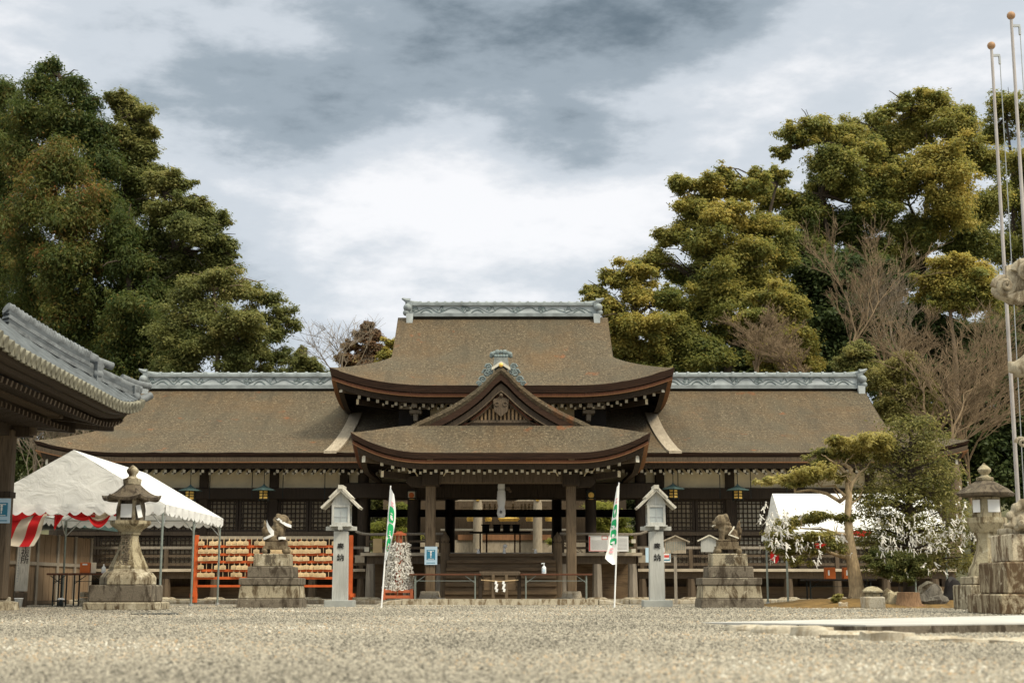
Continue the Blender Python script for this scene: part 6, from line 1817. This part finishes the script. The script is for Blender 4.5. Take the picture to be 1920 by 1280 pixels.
# keep them off the paving
from math import inf
inside = np.zeros(n, bool)
px_, py_ = xx, dd
j = len(poly) - 1
for i in range(len(poly)):
    xi, yi = poly[i]; xj, yj = poly[j]
    cnd = ((yi > py_) != (yj > py_)) & (px_ < (xj - xi) * (py_ - yi) / (yj - yi + 1e-12) + xi)
    inside ^= cnd; j = i
keep = ~inside; xx, dd, size = xx[keep], dd[keep], size[keep]; n = len(xx)
octa = np.array([(1, 0, 0), (0, 1, 0), (-1, 0, 0), (0, -1, 0), (0, 0, 1), (0, 0, -.6)], float)
of = np.array([(0, 1, 4), (1, 2, 4), (2, 3, 4), (3, 0, 4), (1, 0, 5), (0, 3, 5)])
th_ = rng.random(n) * 2 * np.pi; ca, sa = np.cos(th_), np.sin(th_)
V = np.repeat(octa[None], n, 0) * (1 + .35 * rng.normal(size=(n, 6, 1)).clip(-1, 1)) * size[:, None, None] * np.stack([1 + .5 * rng.random(n), .8 + .3 * rng.random(n), .55 + .35 * rng.random(n)], 1)[:, None, :]
X = V[:, :, 0] * ca[:, None] - V[:, :, 1] * sa[:, None]; Y = V[:, :, 0] * sa[:, None] + V[:, :, 1] * ca[:, None]
V = np.stack([X + xx[:, None], Y + dd[:, None], V[:, :, 2] + size[:, None] * .25 + .003 * rng.random((n, 1))], 2)
Fc = (np.arange(n)[:, None, None] * 6 + of[None]).reshape(-1, 3)
o = np_mesh('gravel_stones', V.reshape(-1, 3), Fc, 'pebble', np.repeat(np.clip(rng.random(n) * .92 + .16 * np.sin(xx * 1.1 + dd * .5) * np.sin(dd * .8 - xx * .3), 0, 1), 6)); o['kind'] = 'stuff'
# ------------------------------------------------------------------ trees
leaf('leaf_garden2', [(0.0, (0.075, 0.088, 0.024)), (0.5, (0.23, 0.21, 0.058)), (0.85, (0.36, 0.31, 0.10)), (1.0, (0.46, 0.40, 0.17))], .45)
def L(px, py, d, rpx, t=.4):
    p = P(px, py, d); return (p.x, p.y, p.z, rpx * d / F, t)
def lobes(lst, d):
    return [L(a[0], a[1], d + (a[3] if len(a) > 3 else random.uniform(-2, 2)), a[2], (a[4] if len(a) > 4 else .45)) for a in lst]
GR = 'evergreen camphor trees behind the hall'
# right wood, five broad evergreen trees
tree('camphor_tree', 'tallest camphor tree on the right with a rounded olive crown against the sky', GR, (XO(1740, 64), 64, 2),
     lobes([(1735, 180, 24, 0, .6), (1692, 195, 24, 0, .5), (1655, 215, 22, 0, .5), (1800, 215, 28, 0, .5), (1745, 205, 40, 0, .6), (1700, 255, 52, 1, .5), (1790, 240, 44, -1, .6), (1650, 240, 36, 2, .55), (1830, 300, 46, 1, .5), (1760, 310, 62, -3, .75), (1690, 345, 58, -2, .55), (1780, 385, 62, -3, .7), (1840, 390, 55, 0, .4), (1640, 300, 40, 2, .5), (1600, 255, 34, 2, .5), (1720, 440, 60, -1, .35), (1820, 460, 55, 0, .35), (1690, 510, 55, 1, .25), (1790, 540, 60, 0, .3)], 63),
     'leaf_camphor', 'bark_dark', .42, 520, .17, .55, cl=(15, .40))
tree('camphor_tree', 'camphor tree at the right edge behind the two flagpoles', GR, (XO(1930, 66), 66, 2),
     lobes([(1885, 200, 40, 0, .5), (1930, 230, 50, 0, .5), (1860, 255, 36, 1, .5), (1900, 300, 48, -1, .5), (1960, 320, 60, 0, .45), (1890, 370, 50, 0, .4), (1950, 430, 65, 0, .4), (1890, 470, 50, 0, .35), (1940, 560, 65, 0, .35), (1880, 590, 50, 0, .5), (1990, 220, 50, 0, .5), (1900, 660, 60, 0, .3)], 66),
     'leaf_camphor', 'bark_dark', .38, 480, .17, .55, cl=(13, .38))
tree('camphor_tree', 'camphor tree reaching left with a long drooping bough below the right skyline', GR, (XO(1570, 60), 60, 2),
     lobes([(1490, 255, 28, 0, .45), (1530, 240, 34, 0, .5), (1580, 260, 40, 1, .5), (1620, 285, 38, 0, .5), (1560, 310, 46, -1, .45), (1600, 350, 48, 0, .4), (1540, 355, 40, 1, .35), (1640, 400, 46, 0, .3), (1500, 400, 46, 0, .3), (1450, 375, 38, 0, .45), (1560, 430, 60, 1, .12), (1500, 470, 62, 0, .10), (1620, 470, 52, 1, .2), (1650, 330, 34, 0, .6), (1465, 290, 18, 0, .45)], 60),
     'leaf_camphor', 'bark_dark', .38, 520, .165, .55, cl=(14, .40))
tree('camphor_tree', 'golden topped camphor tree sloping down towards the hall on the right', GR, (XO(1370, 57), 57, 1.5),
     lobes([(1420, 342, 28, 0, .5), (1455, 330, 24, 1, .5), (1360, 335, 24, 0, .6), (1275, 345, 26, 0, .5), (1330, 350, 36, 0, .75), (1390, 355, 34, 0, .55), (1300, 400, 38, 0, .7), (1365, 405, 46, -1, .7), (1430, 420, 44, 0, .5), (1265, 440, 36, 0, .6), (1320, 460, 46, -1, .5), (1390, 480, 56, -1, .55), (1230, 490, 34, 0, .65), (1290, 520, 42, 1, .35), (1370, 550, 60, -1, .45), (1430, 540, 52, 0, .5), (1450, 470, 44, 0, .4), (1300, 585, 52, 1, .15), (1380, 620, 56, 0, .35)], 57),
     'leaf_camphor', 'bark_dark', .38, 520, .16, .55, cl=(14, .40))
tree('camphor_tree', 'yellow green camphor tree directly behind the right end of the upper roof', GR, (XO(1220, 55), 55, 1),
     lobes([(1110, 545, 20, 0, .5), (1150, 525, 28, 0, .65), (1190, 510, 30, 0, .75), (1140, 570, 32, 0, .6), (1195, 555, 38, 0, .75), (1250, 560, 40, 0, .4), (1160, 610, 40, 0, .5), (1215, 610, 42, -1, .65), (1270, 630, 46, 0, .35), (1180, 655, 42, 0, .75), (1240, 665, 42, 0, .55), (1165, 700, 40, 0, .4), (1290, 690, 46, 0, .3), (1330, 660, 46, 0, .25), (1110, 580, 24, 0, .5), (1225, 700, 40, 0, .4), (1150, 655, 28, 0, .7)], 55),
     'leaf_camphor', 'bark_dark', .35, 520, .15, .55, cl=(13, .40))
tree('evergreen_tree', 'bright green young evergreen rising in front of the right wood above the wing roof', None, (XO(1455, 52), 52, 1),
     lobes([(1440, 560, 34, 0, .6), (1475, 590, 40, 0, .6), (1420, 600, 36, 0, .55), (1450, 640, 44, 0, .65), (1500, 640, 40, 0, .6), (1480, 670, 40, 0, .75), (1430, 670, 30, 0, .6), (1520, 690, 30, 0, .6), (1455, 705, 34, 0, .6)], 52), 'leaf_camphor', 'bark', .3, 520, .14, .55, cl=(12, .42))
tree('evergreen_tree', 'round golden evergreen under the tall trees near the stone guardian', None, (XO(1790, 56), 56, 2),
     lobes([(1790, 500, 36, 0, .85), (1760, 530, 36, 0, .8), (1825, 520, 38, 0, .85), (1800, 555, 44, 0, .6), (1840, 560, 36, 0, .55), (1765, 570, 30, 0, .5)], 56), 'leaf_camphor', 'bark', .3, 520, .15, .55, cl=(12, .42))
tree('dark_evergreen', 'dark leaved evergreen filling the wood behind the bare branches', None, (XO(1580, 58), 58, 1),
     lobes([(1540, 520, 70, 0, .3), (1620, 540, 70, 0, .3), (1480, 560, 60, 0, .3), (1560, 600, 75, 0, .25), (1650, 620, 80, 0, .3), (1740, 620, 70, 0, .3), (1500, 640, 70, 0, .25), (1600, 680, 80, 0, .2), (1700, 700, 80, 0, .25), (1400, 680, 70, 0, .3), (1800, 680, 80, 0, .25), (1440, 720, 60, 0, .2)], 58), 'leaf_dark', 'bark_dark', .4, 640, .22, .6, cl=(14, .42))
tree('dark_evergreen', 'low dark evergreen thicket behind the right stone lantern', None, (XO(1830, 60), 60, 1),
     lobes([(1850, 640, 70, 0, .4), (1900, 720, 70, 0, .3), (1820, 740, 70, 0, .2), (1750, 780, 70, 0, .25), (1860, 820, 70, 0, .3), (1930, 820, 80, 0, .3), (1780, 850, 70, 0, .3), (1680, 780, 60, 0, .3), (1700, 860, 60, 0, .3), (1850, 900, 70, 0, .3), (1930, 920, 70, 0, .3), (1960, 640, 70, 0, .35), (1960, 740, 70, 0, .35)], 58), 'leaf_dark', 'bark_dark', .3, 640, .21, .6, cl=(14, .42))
tree('flowering_bush', 'pale olive bush just right of the right wing roof', None, (XO(1690, 47), 47, .5),
     lobes([(1670, 700, 34, 0, .7), (1700, 680, 30, 0, .8), (1640, 720, 30, 0, .6), (1690, 740, 40, 0, .8), (1730, 730, 34, 0, .6), (1680, 780, 38, 0, .6), (1720, 780, 36, 0, .5), (1650, 760, 26, 0, .5)], 47), 'leaf_garden2', 'bark', .15, 230, .11, .5, cl=(11, .42), cat='bush')
tree('evergreen_bush', 'small bright bush peeping over the right wing ridge', None, (XO(1610, 48), 48, .5),
     lobes([(1600, 660, 26, 0, .7), (1580, 680, 22, 0, .6), (1625, 690, 24, 0, .6), (1600, 705, 28, 0, .5)], 48), 'leaf_olive', 'bark', .12, 420, .11, .55, cl=(9, .45), cat='bush')
camphors = [o for o in col.objects if o.name.startswith('camphor_tree') and o.parent is None]
# bare trees on the right
GB = 'bare winter trees on the right'
def bare(px, py_base, d, py_top, label, seed, spread=1.15, lean=(0, 0), mat='twig', r0=.13, kids=3, lev=5, fan=.5, first=.35):
    b = P(px, py_base, d); t = P(px, py_top, d)
    return bare_tree('bare_tree', label, GB, b, (t.z - b.z) * 1.05, spread, mat, r0, lev, lean, seed, kids, fan=fan, first=first)
bare(1590, 740, 50, 450, 'bare tree spreading up above the right wing roof, the tallest bare one', 3, 1.2, (0, 0), 'twig', .062, 3, 6)
bare(1700, 740, 52, 490, 'upright bare tree between the tallest bare one and the golden evergreen', 5, .95, (.05, 0), 'twig_grey', .062, 3, 6)
bare(1430, 740, 49, 570, 'low bare tree fanning left above the middle of the right wing ridge', 8, 1.5, (-.35, 0), 'twig', .062, 3, 6)
bare(1540, 760, 48, 600, 'low bare tree behind the right end of the wing ridge', 12, 1.5, (-.2, 0), 'twig', .062, 3, 6)
bare(1700, 900, 45, 560, 'bare tree with long branches sweeping right towards the stone guardian', 21, 1.35, (.45, 0), 'twig', .062, 3, 6)
bare(1760, 900, 44, 640, 'reddish bare shrub leaning right below the long sweeping branches', 27, 1.4, (.55, 0), 'twig', .062, 3, 6)
bare(1480, 745, 50, 590, 'bare tree with fine upswept twigs left of the tallest bare one', 41, 1.3, (-.1, 0), 'twig', .062, 3, 6)
bare(1650, 745, 49, 560, 'bare tree with fine twigs right of the tallest bare one', 45, 1.2, (.15, 0), 'twig', .062, 3, 6)
bare(1790, 860, 47, 590, 'thin bare tree behind the sweeping branches near the flagpole', 49, 1.3, (.3, 0), 'twig', .062, 3, 6)
bare(1820, 940, 46, 700, 'bare shrub directly behind the right stone lantern finial', 33, 1.4, (.1, 0), 'twig', .062, 3, 6)
# left wood
GL = 'tall cypresses on the left'
def cypress(name, label, px, d, lst, mat='leaf_cypress', r=.5, grp=GL, size=.20, per=400, cl=(16, .44), flat=.15, shape=.36):
    tree(name, label, grp, (XO(px, d), d, 0), lobes(lst, d), mat, 'bark_dark', r, per, size, shape, flat, cl=cl, fork=.7, sq=1.0, droop=1.4, zs=1.35)
cypress('cypress_tree', 'tallest dark cypress on the left, its pointed top highest in the left wood', 110, 60,
        [(95, 125, 22, 0, .3), (80, 160, 40, 0, .35), (130, 165, 34, 0, .25), (170, 190, 24, 0, .2), (60, 215, 50, 0, .45), (120, 230, 55, 0, .45), (175, 240, 40, 0, .25), (50, 290, 50, 0, .55), (110, 310, 60, -2, .6), (175, 310, 52, 0, .35), (60, 380, 58, -2, .6), (130, 400, 62, -3, .6), (195, 390, 50, -1, .4), (60, 470, 60, -1, .5), (130, 490, 64, -3, .55), (200, 480, 56, -1, .4), (70, 560, 56, 0, .45), (140, 580, 62, -2, .5), (215, 570, 56, -1, .35), (190, 630, 46, -1, .4)])
cypress('cypress_tree', 'cypress cut off by the left edge of the picture', -10, 63,
        [(0, 170, 40, 0, .4), (10, 240, 48, 0, .45), (-20, 300, 60, 0, .45), (15, 340, 46, 0, .45), (0, 420, 60, 0, .4), (20, 500, 50, 0, .4), (-20, 570, 50, 0, .4), (30, 580, 34, 0, .4), (-50, 200, 50, 0, .4), (-60, 420, 70, 0, .4), (15, 625, 24, 0, .6)])
cypress('cypress_tree', 'cypress filling the gap between the tallest left tree and the wing roof', 235, 57,
        [(230, 430, 40, 0, .3), (250, 500, 50, 0, .35), (285, 560, 46, 0, .35), (240, 580, 54, -1, .4), (290, 620, 52, 0, .35), (230, 650, 52, 0, .35), (310, 670, 50, 0, .35), (260, 700, 56, 0, .35), (200, 690, 50, 0, .35), (180, 720, 44, 0, .35), (330, 710, 46, 0, .3), (230, 745, 44, 0, .3)])
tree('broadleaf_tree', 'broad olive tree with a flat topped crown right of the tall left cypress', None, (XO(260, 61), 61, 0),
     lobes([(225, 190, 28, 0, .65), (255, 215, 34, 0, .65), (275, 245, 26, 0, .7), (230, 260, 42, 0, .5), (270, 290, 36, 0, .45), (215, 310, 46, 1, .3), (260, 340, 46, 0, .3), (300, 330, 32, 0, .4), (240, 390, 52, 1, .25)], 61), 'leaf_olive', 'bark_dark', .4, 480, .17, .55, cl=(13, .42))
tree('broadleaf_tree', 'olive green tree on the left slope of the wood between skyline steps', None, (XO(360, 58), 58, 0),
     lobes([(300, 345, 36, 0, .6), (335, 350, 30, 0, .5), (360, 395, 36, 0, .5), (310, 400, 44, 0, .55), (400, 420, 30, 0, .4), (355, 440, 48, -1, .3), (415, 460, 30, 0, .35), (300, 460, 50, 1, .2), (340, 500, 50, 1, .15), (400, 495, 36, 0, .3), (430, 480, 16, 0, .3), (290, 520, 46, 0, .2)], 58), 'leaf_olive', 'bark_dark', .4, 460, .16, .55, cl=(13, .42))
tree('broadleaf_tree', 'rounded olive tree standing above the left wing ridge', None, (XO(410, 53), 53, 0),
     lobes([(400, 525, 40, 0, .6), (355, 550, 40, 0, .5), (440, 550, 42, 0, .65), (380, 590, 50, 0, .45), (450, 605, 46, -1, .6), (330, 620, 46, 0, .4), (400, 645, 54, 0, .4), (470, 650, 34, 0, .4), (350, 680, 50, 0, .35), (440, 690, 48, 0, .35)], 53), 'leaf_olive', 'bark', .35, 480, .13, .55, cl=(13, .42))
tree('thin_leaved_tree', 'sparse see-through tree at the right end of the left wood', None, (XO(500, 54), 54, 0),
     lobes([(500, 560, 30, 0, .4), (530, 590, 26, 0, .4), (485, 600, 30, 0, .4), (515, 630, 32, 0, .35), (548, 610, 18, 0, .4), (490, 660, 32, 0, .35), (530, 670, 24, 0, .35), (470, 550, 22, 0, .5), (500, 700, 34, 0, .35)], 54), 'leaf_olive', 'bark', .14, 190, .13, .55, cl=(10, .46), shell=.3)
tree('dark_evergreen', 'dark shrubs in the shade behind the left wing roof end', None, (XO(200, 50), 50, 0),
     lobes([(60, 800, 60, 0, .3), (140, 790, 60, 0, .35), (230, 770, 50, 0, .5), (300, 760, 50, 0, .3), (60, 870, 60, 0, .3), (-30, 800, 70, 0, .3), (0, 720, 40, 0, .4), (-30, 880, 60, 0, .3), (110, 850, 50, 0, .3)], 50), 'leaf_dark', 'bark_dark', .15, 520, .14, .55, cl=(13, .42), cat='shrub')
bare_tree('bare_tree', 'tangle of pale bare brush beside the left gate pillar', None, P(50, 1000, 44), 5.5, 1.0, 'twig_grey', .06, 6, (0, 0), 77, 3)
# little trees between the two roofs
tree('cypress_tree', 'small cypress tip poking above the left wing ridge', None, (XO(570, 56), 56, 0), lobes([(568, 655, 10, 0, .6), (562, 675, 20, 0, .5), (580, 685, 20, 0, .5), (560, 700, 28, 0, .4), (590, 705, 22, 0, .4)], 56), 'leaf_olive', 'bark_dark', .12, 420, .12, .5, cl=(9, .45))
tree('brown_leaved_tree', 'tree with rust brown leaves beside the upper roof', None, (XO(685, 55), 55, 0), lobes([(690, 612, 13, 0, .1), (678, 630, 16, 0, .4), (703, 632, 15, 0, .3), (655, 650, 14, 0, .6), (688, 655, 22, 0, .5), (716, 655, 12, 0, .5), (646, 675, 16, 0, .6), (670, 680, 20, 0, .6), (700, 685, 20, 0, .6), (650, 700, 18, 0, .6)], 55), 'leaf_brown', 'bark_dark', .13, 300, .13, .6, cl=(10, .46))
tree('broadleaf_tree', 'small green gold tree tucked against the left gable of the upper roof', None, (XO(735, 52), 52, 0), lobes([(738, 645, 14, 0, .8), (725, 665, 18, 0, .8), (742, 680, 20, 0, .7), (715, 690, 18, 0, .7), (730, 705, 22, 0, .6)], 52), 'leaf_camphor', 'bark_dark', .12, 360, .12, .55, cl=(9, .45))
bare_tree('dead_tree', 'thin leafless tree with drooping twigs beside the brown leaved tree', None, P(634, 740, 53), 3.9, 1.1, 'twig_grey', .045, 4, (0, 0), 4, 4, fan=.85, first=.2)

# garden pines seen through the hall
def pine(px, d, lst, label):
    tree('garden_pine', label, None, (XO(px, d), d, 0), lobes(lst, d), 'leaf_pine', 'bark_dark', .10, 420, .11, .30, .9, cl=(9, .5), sq=.38)
pine(730, 51, [(715, 990, 22, 0, .6), (745, 975, 24, 0, .4), (765, 1000, 22, 0, .6), (700, 1005, 18, 0, .6), (730, 1012, 26, 0, .7), (755, 955, 20, 0, .3)], 'layered garden pine glimpsed through the bay left of the entrance')
pine(1150, 51, [(1130, 955, 24, 0, .8), (1150, 975, 26, 0, .6), (1128, 985, 22, 0, .7), (1165, 1000, 22, 0, .5), (1140, 1012, 28, 0, .7), (1190, 1010, 20, 0, .8), (1035, 1015, 12, 0, .8)], 'layered golden garden pine glimpsed through the bay right of the entrance')
tree('dark_evergreen', 'dark green hedge of shrubs beyond the hall on the left', None, (XO(730, 58), 58, 0), lobes([(690, 950, 34, 0, .5), (740, 940, 36, 0, .5), (790, 950, 34, 0, .4), (700, 1000, 36, 0, .4), (760, 1000, 36, 0, .4), (820, 1000, 30, 0, .4), (640, 970, 36, 0, .4)], 60), 'leaf_olive', 'bark_dark', .12, 420, .14, .55, cl=(12, .42), cat='hedge')
tree('dark_evergreen', 'dark green hedge of shrubs beyond the hall on the right', None, (XO(1160, 58), 58, 0), lobes([(1100, 950, 34, 0, .3), (1160, 940, 36, 0, .2), (1210, 950, 34, 0, .2), (1120, 1000, 36, 0, .3), (1190, 1000, 36, 0, .3), (1070, 1000, 30, 0, .3), (1240, 980, 36, 0, .3)], 60), 'leaf_dark', 'bark_dark', .12, 520, .14, .55, cl=(12, .42), cat='hedge')

# the wood goes on beyond both edges of the picture
for src_, dx, dy, rz, lab in ((0, 13, 2, .9, 'olive camphor tree continuing the wood beyond the right edge'), (4, 24, 6, 2.1, 'lower camphor tree far beyond the right edge'), (3, 36, 8, 4.0, 'camphor tree at the far right end of the wood'), (2, 30, -4, 1.2, 'camphor tree standing behind the far right court')):
    o = copy_tree(camphors[src_]); o.location.x += dx; o.location.y += dy; o.rotation_euler.z = rz; o['label'] = lab
# ------------------------------------------------------------------ garden corner at the right
dG = 30.5
moss = MB(); rows = []
for j in range(9):
    row = []
    for i in range(21):
        x = XO(1470, 28.0) + i * .28; y = 27.6 + j * .75
        e = min(1, max(0, min(i, 20 - i) / 4.0)) * min(1, max(0, min(j, 8 - j) / 2.5))
        row.append((x, y, .004 + .16 * e + (random.uniform(-.012, .02) if e > 0 else 0)))
    rows.append(row)
o = MB().grid(rows).build('moss_bed', 'moss', smooth=60); o['kind'] = 'structure'
def garden_tree():
    d = dG
    base = P(1606, 1116, d); base.z = .12
    r = thing('crooked_tree', 'crooked pale trunk garden tree with layered leaf pads and tied paper fortunes', 'tree', base)
    q = lambda px, py, dy=0: P(px, py, d + dy) - base
    t = MB()
    t.tube([q(1608, 1122), q(1606, 1100), q(1598, 1050), q(1592, 1000), q(1590, 960), q(1592, 930), q(1590, 905), q(1592, 885)], [.20, .155, .125, .092, .075, .072, .066, .045], 10)
    t.build('trunk', 'bark_pale', r, smooth=60)
    b = MB()
    for pts, r0 in (([(1591, 925), (1575, 940), (1550, 925), (1520, 918), (1490, 922)], .055), ([(1592, 925), (1598, 905), (1612, 885), (1626, 876)], .05), ([(1592, 890), (1596, 880), (1585, 870), (1570, 868)], .06), ([(1590, 890), (1572, 872), (1556, 862)], .05),
                    ([(1596, 1046), (1575, 1042), (1552, 1034), (1530, 1028)], .05), ([(1592, 1003), (1570, 1000), (1545, 992), (1500, 990)], .04), ([(1597, 943), (1610, 935), (1618, 918)], .02), ([(1585, 930), (1565, 910), (1540, 912)], .035)):
        pp = [q(x, y, random.uniform(-.15, .15) * i) for i, (x, y) in enumerate(pts)]
        b.tube(pp, [r0 * (1 - .65 * i / (len(pp) - 1)) for i in range(len(pp))], 7)
        for _ in range(4):
            s = random.choice(pp[1:]); b.tube(limb_path(s, s + Vector((random.uniform(-.35, .25), random.uniform(-.3, .3), random.uniform(.05, .3))), .1, 4, .1), [r0 * .3, r0 * .25, r0 * .2, r0 * .12, r0 * .08], 4, 0, False)
    b.build('limbs', 'bark_pale', r, smooth=60)
    cl, tc = [], []
    for px, py, rx, rz, t0, k in ((1560, 850, 26, 10, .35, 14), (1600, 838, 30, 12, .75, 16), (1630, 825, 26, 12, .8, 12), (1650, 838, 24, 12, .75, 10), (1570, 828, 24, 10, .7, 10), (1665, 860, 20, 10, .6, 8), (1480, 985, 24, 10, .5, 10), (1455, 1020, 18, 10, .5, 8), (1540, 862, 22, 9, .3, 10), (1610, 860, 20, 8, .35, 8), (1440, 902, 16, 8, .7, 8), (1470, 900, 24, 9, .6, 12), (1510, 893, 28, 11, .6, 14), (1545, 888, 24, 12, .6, 12), (1575, 895, 14, 10, .5, 6), (1500, 908, 24, 6, .55, 8),
                              (1500, 975, 24, 8, .35, 12), (1540, 968, 28, 8, .35, 12), (1575, 975, 18, 10, .2, 8), (1460, 1002, 20, 9, .4, 10), (1500, 1010, 28, 9, .6, 12), (1540, 1005, 26, 9, .6, 12), (1480, 1030, 26, 12, .5, 12), (1520, 1030, 22, 10, .5, 10), (1490, 1052, 18, 8, .4, 8), (1570, 1020, 18, 12, .35, 8)):
        c = q(px, py, random.uniform(-.5, .3)); k_ = d / F
        for _ in range(k):
            a_ = rng.normal(size=3) * .45
            cl.append((c.x + a_[0] * rx * k_ * 1.15, c.y + a_[1] * rx * k_, c.z + a_[2] * rz * k_, rx * k_ * .42, rx * k_ * .42, rz * k_ * .5)); tc.append(np.clip(t0 + rng.normal() * .15, 0, 1))
    V, Fc, tn = leaves_np(cl, 78, .088, .38, .5, tc, .16, .25)
    np_mesh('crown', V, Fc, 'leaf_garden', tn, r)
garden_tree()
def conical():
    d = 30.8
    base = P(1704, 1120, d); base.z = .12
    r = thing('fortune_tree', 'broad feathery evergreen covered in tied white paper fortunes', 'tree', base)
    q = lambda px, py, dy=0: P(px, py, d + dy) - base
    t = MB(); t.tube([q(1704, 1125), q(1706, 1060), q(1704, 980), q(1706, 900), q(1708, 810)], [.13, .11, .09, .06, .02], 9); t.build('trunk', 'bark_dark', r, smooth=60)
    cl, tc, br = [], [], MB()
    for i in range(240):
        f = random.random() ** .85
        py = 786 + f * 285
        half = (34 + 90 * min(1, f / .8) ** .7) * (1 if f < .85 else .8)
        a = random.uniform(0, 2 * math.pi); rr = math.sqrt(random.uniform(.12, 1))
        k_ = d / F
        c = q(1706 + (18 if f > .6 else 0), py) + Vector((math.cos(a) * half * rr * k_, math.sin(a) * half * .8 * rr * k_, 0))
        rad = random.uniform(.16, .30)
        cl.append((c.x, c.y, c.z, rad * 1.25, rad * 1.25, rad * .55)); tc.append(random.uniform(.15, .75))
        if i % 2 == 0:
            s = q(1705, py + 18); br.tube(limb_path(s, c, .05, 4, .04), [.03, .024, .018, .012, .006], 5, 0, False)
    V, Fc, tn = leaves_np(cl, 92, .080, .35, .5, tc, .16, .25)
    np_mesh('crown', V, Fc, 'leaf_garden2', tn, r); br.build('limbs', 'bark_dark', r)
conical()
tree('clipped_shrub', 'dark clipped shrub under the feathery fortune tree', None, (XO(1690, 30), 30.0, .1), lobes([(1660, 1055, 22, 0, .4), (1690, 1050, 24, 0, .4), (1720, 1060, 22, 0, .5), (1670, 1078, 18, 0, .5), (1705, 1080, 18, 0, .4), (1640, 1045, 18, 0, .3)], 30), 'leaf_olive', 'bark_dark', .05, 300, .07, .45, cl=(10, .45), cat='shrub')
tree('clipped_shrub', 'tiny green shrub at the foot of the crooked tree', None, (XO(1567, 28.6), 28.6, .05), lobes([(1566, 1122, 9, 0, .6), (1572, 1116, 7, 0, .7)], 28.6), 'leaf_garden', 'bark_dark', .02, 120, .05, .45, cl=(5, .5), cat='shrub')
# paper fortunes tied to the branches
def strip_mesh(seed):
    rs = random.Random(seed); b = MB()
    a = rs.uniform(-.5, .5); x = 0
    for sg in (-1, 1):
        L_ = rs.uniform(.08, .14); an = a + sg * rs.uniform(.08, .4)
        p0 = Vector((0, 0, 0)); p1 = Vector((math.sin(an) * L_ * .5, rs.uniform(-.02, .02), -math.cos(an) * L_ * .5)); p2 = Vector((math.sin(an * 1.2) * L_, rs.uniform(-.03, .03), -math.cos(an * 1.2) * L_))
        w = Vector((.011, .005, 0))
        b.grid([[p0 - w, p0 + w], [p1 - w, p1 + w], [p2 - w, p2 + w]])
    b.sphere((0, 0, 0), .016, 4, 0, (1.3, 1, .8))
    return b
protos = [strip_mesh(s).build('paper_fortune', 'fortune_paper') for s in range(7)]
used = set(); cnt = 0
def hang(px, py, d, lab, grp):
    global cnt
    k = cnt % 7; cnt += 1
    o = protos[k] if k not in used else protos[k].copy()
    if k in used: col.objects.link(o)
    used.add(k)
    o.location = P(px, py, d); o.rotation_euler = (random.uniform(-.3, .3), random.uniform(-.5, .5), random.uniform(-1, 1)); s = random.uniform(.8, 1.35); o.scale = (s, s, s)
    tag(o, lab, 'paper fortune', grp)
LA = 'white paper fortune tied in the low branches of the crooked tree'
LB = 'white paper fortune tied in the lower boughs of the feathery evergreen'
for _ in range(95):
    if random.random() < .55: px, py = random.gauss(1452, 14), random.gauss(985, 22)
    else: px, py = random.gauss(1510, 32), random.gauss(1012, 24)
    hang(max(1425, px), py, dG - random.uniform(.35, .9), LA, 'paper fortunes on the crooked tree')
for _ in range(190):
    px = random.uniform(1640, 1838); py = random.gauss(1010, 26) - (18 if px > 1780 else 0) + (random.uniform(-60, 0) if random.random() < .15 else 0)
    hang(px, py, 30.8 - random.uniform(.7, 1.3) * math.sqrt(max(.08, 1 - ((px - 1730) / 125) ** 2)), LB, 'paper fortunes on the feathery evergreen')
# rocks, stump and little stone pagoda
def rock(px, py, d, w, h, label, mat='rock', seed=0, dp=.6):
    rs = random.Random(seed); b = MB(); b.sphere((0, 0, 0), 1, 10)
    for i, p in enumerate(b.v):
        n_ = 1 + .14 * math.sin(5 * p.x + seed) + .12 * math.sin(6 * p.y + 2 * p.z + seed * 2) + .1 * math.sin(7 * p.z + seed)
        b.v[i] = Vector((p.x * w / 2 * n_, p.y * dp * w / 2 * n_, (p.z * .8 + .35) * h * .87 * n_))
    q = P(px, py, d)
    o = b.build('garden_rock', mat, None, (q.x, d, .03), smooth=45); tag(o, label, 'rock'); return o
rock(1750, 1130, 28.6, .58, .34, 'grey rock lying low just right of the stump', 'rock', 1)
rock(1790, 1125, 29.4, .60, .46, 'dark rock between the grey rock and the large pedestal', 'black_wood', 2)
rock(1672, 1130, 28.4, .40, .30, 'pale rock beside the small stone pagoda', 'granite_yellow', 3)
rock(1655, 1112, 30.2, .5, .3, 'dark rock behind the small stone pagoda', 'granite_dark', 5)
rock(1580, 1134, 28.0, .18, .09, 'small pale stone in the moss in front of the crooked tree', 'kerb_stone', 4)
rock(1745, 1108, 31.5, .9, .40, 'long pale rock behind the stump', 'granite_pale', 8)
p = P(1704, 1139, 28.2)
o = thing('tree_stump', 'brown cut tree stump in the garden corner', 'stump', (p.x, 28.2, 0)); MB().lathe([(.30, 0), (.25, .06), (.22, .2), (.21, .30), (.1, .305)], 11).build('stump', 'stump', o, smooth=40); MB().tube([(.2, -.1, .03), (.34, -.16, 0)], [.08, .03], 6).build('root', 'stump', o)
p = P(1637, 1139, 27.6)
o = thing('stone_pagoda', 'small squat stone pagoda ornament in the garden corner', 'ornament', (p.x, 27.6, 0))
MB().lathe([(.27, 0), (.27, .2), (.25, .225)], 4, rot=R(0)).build('base', 'kerb_stone', o, bevel=.02)
MB().lathe([(.14, .225), (.15, .26), (.13, .30), (.15, .31)], 12).build('body', 'granite_yellow', o, smooth=30)
MB().lathe([(.19, .30), (.195, .325), (.15, .37), (.10, .40), (.02, .415)], 14).build('cap', 'granite_yellow', o, smooth=40)
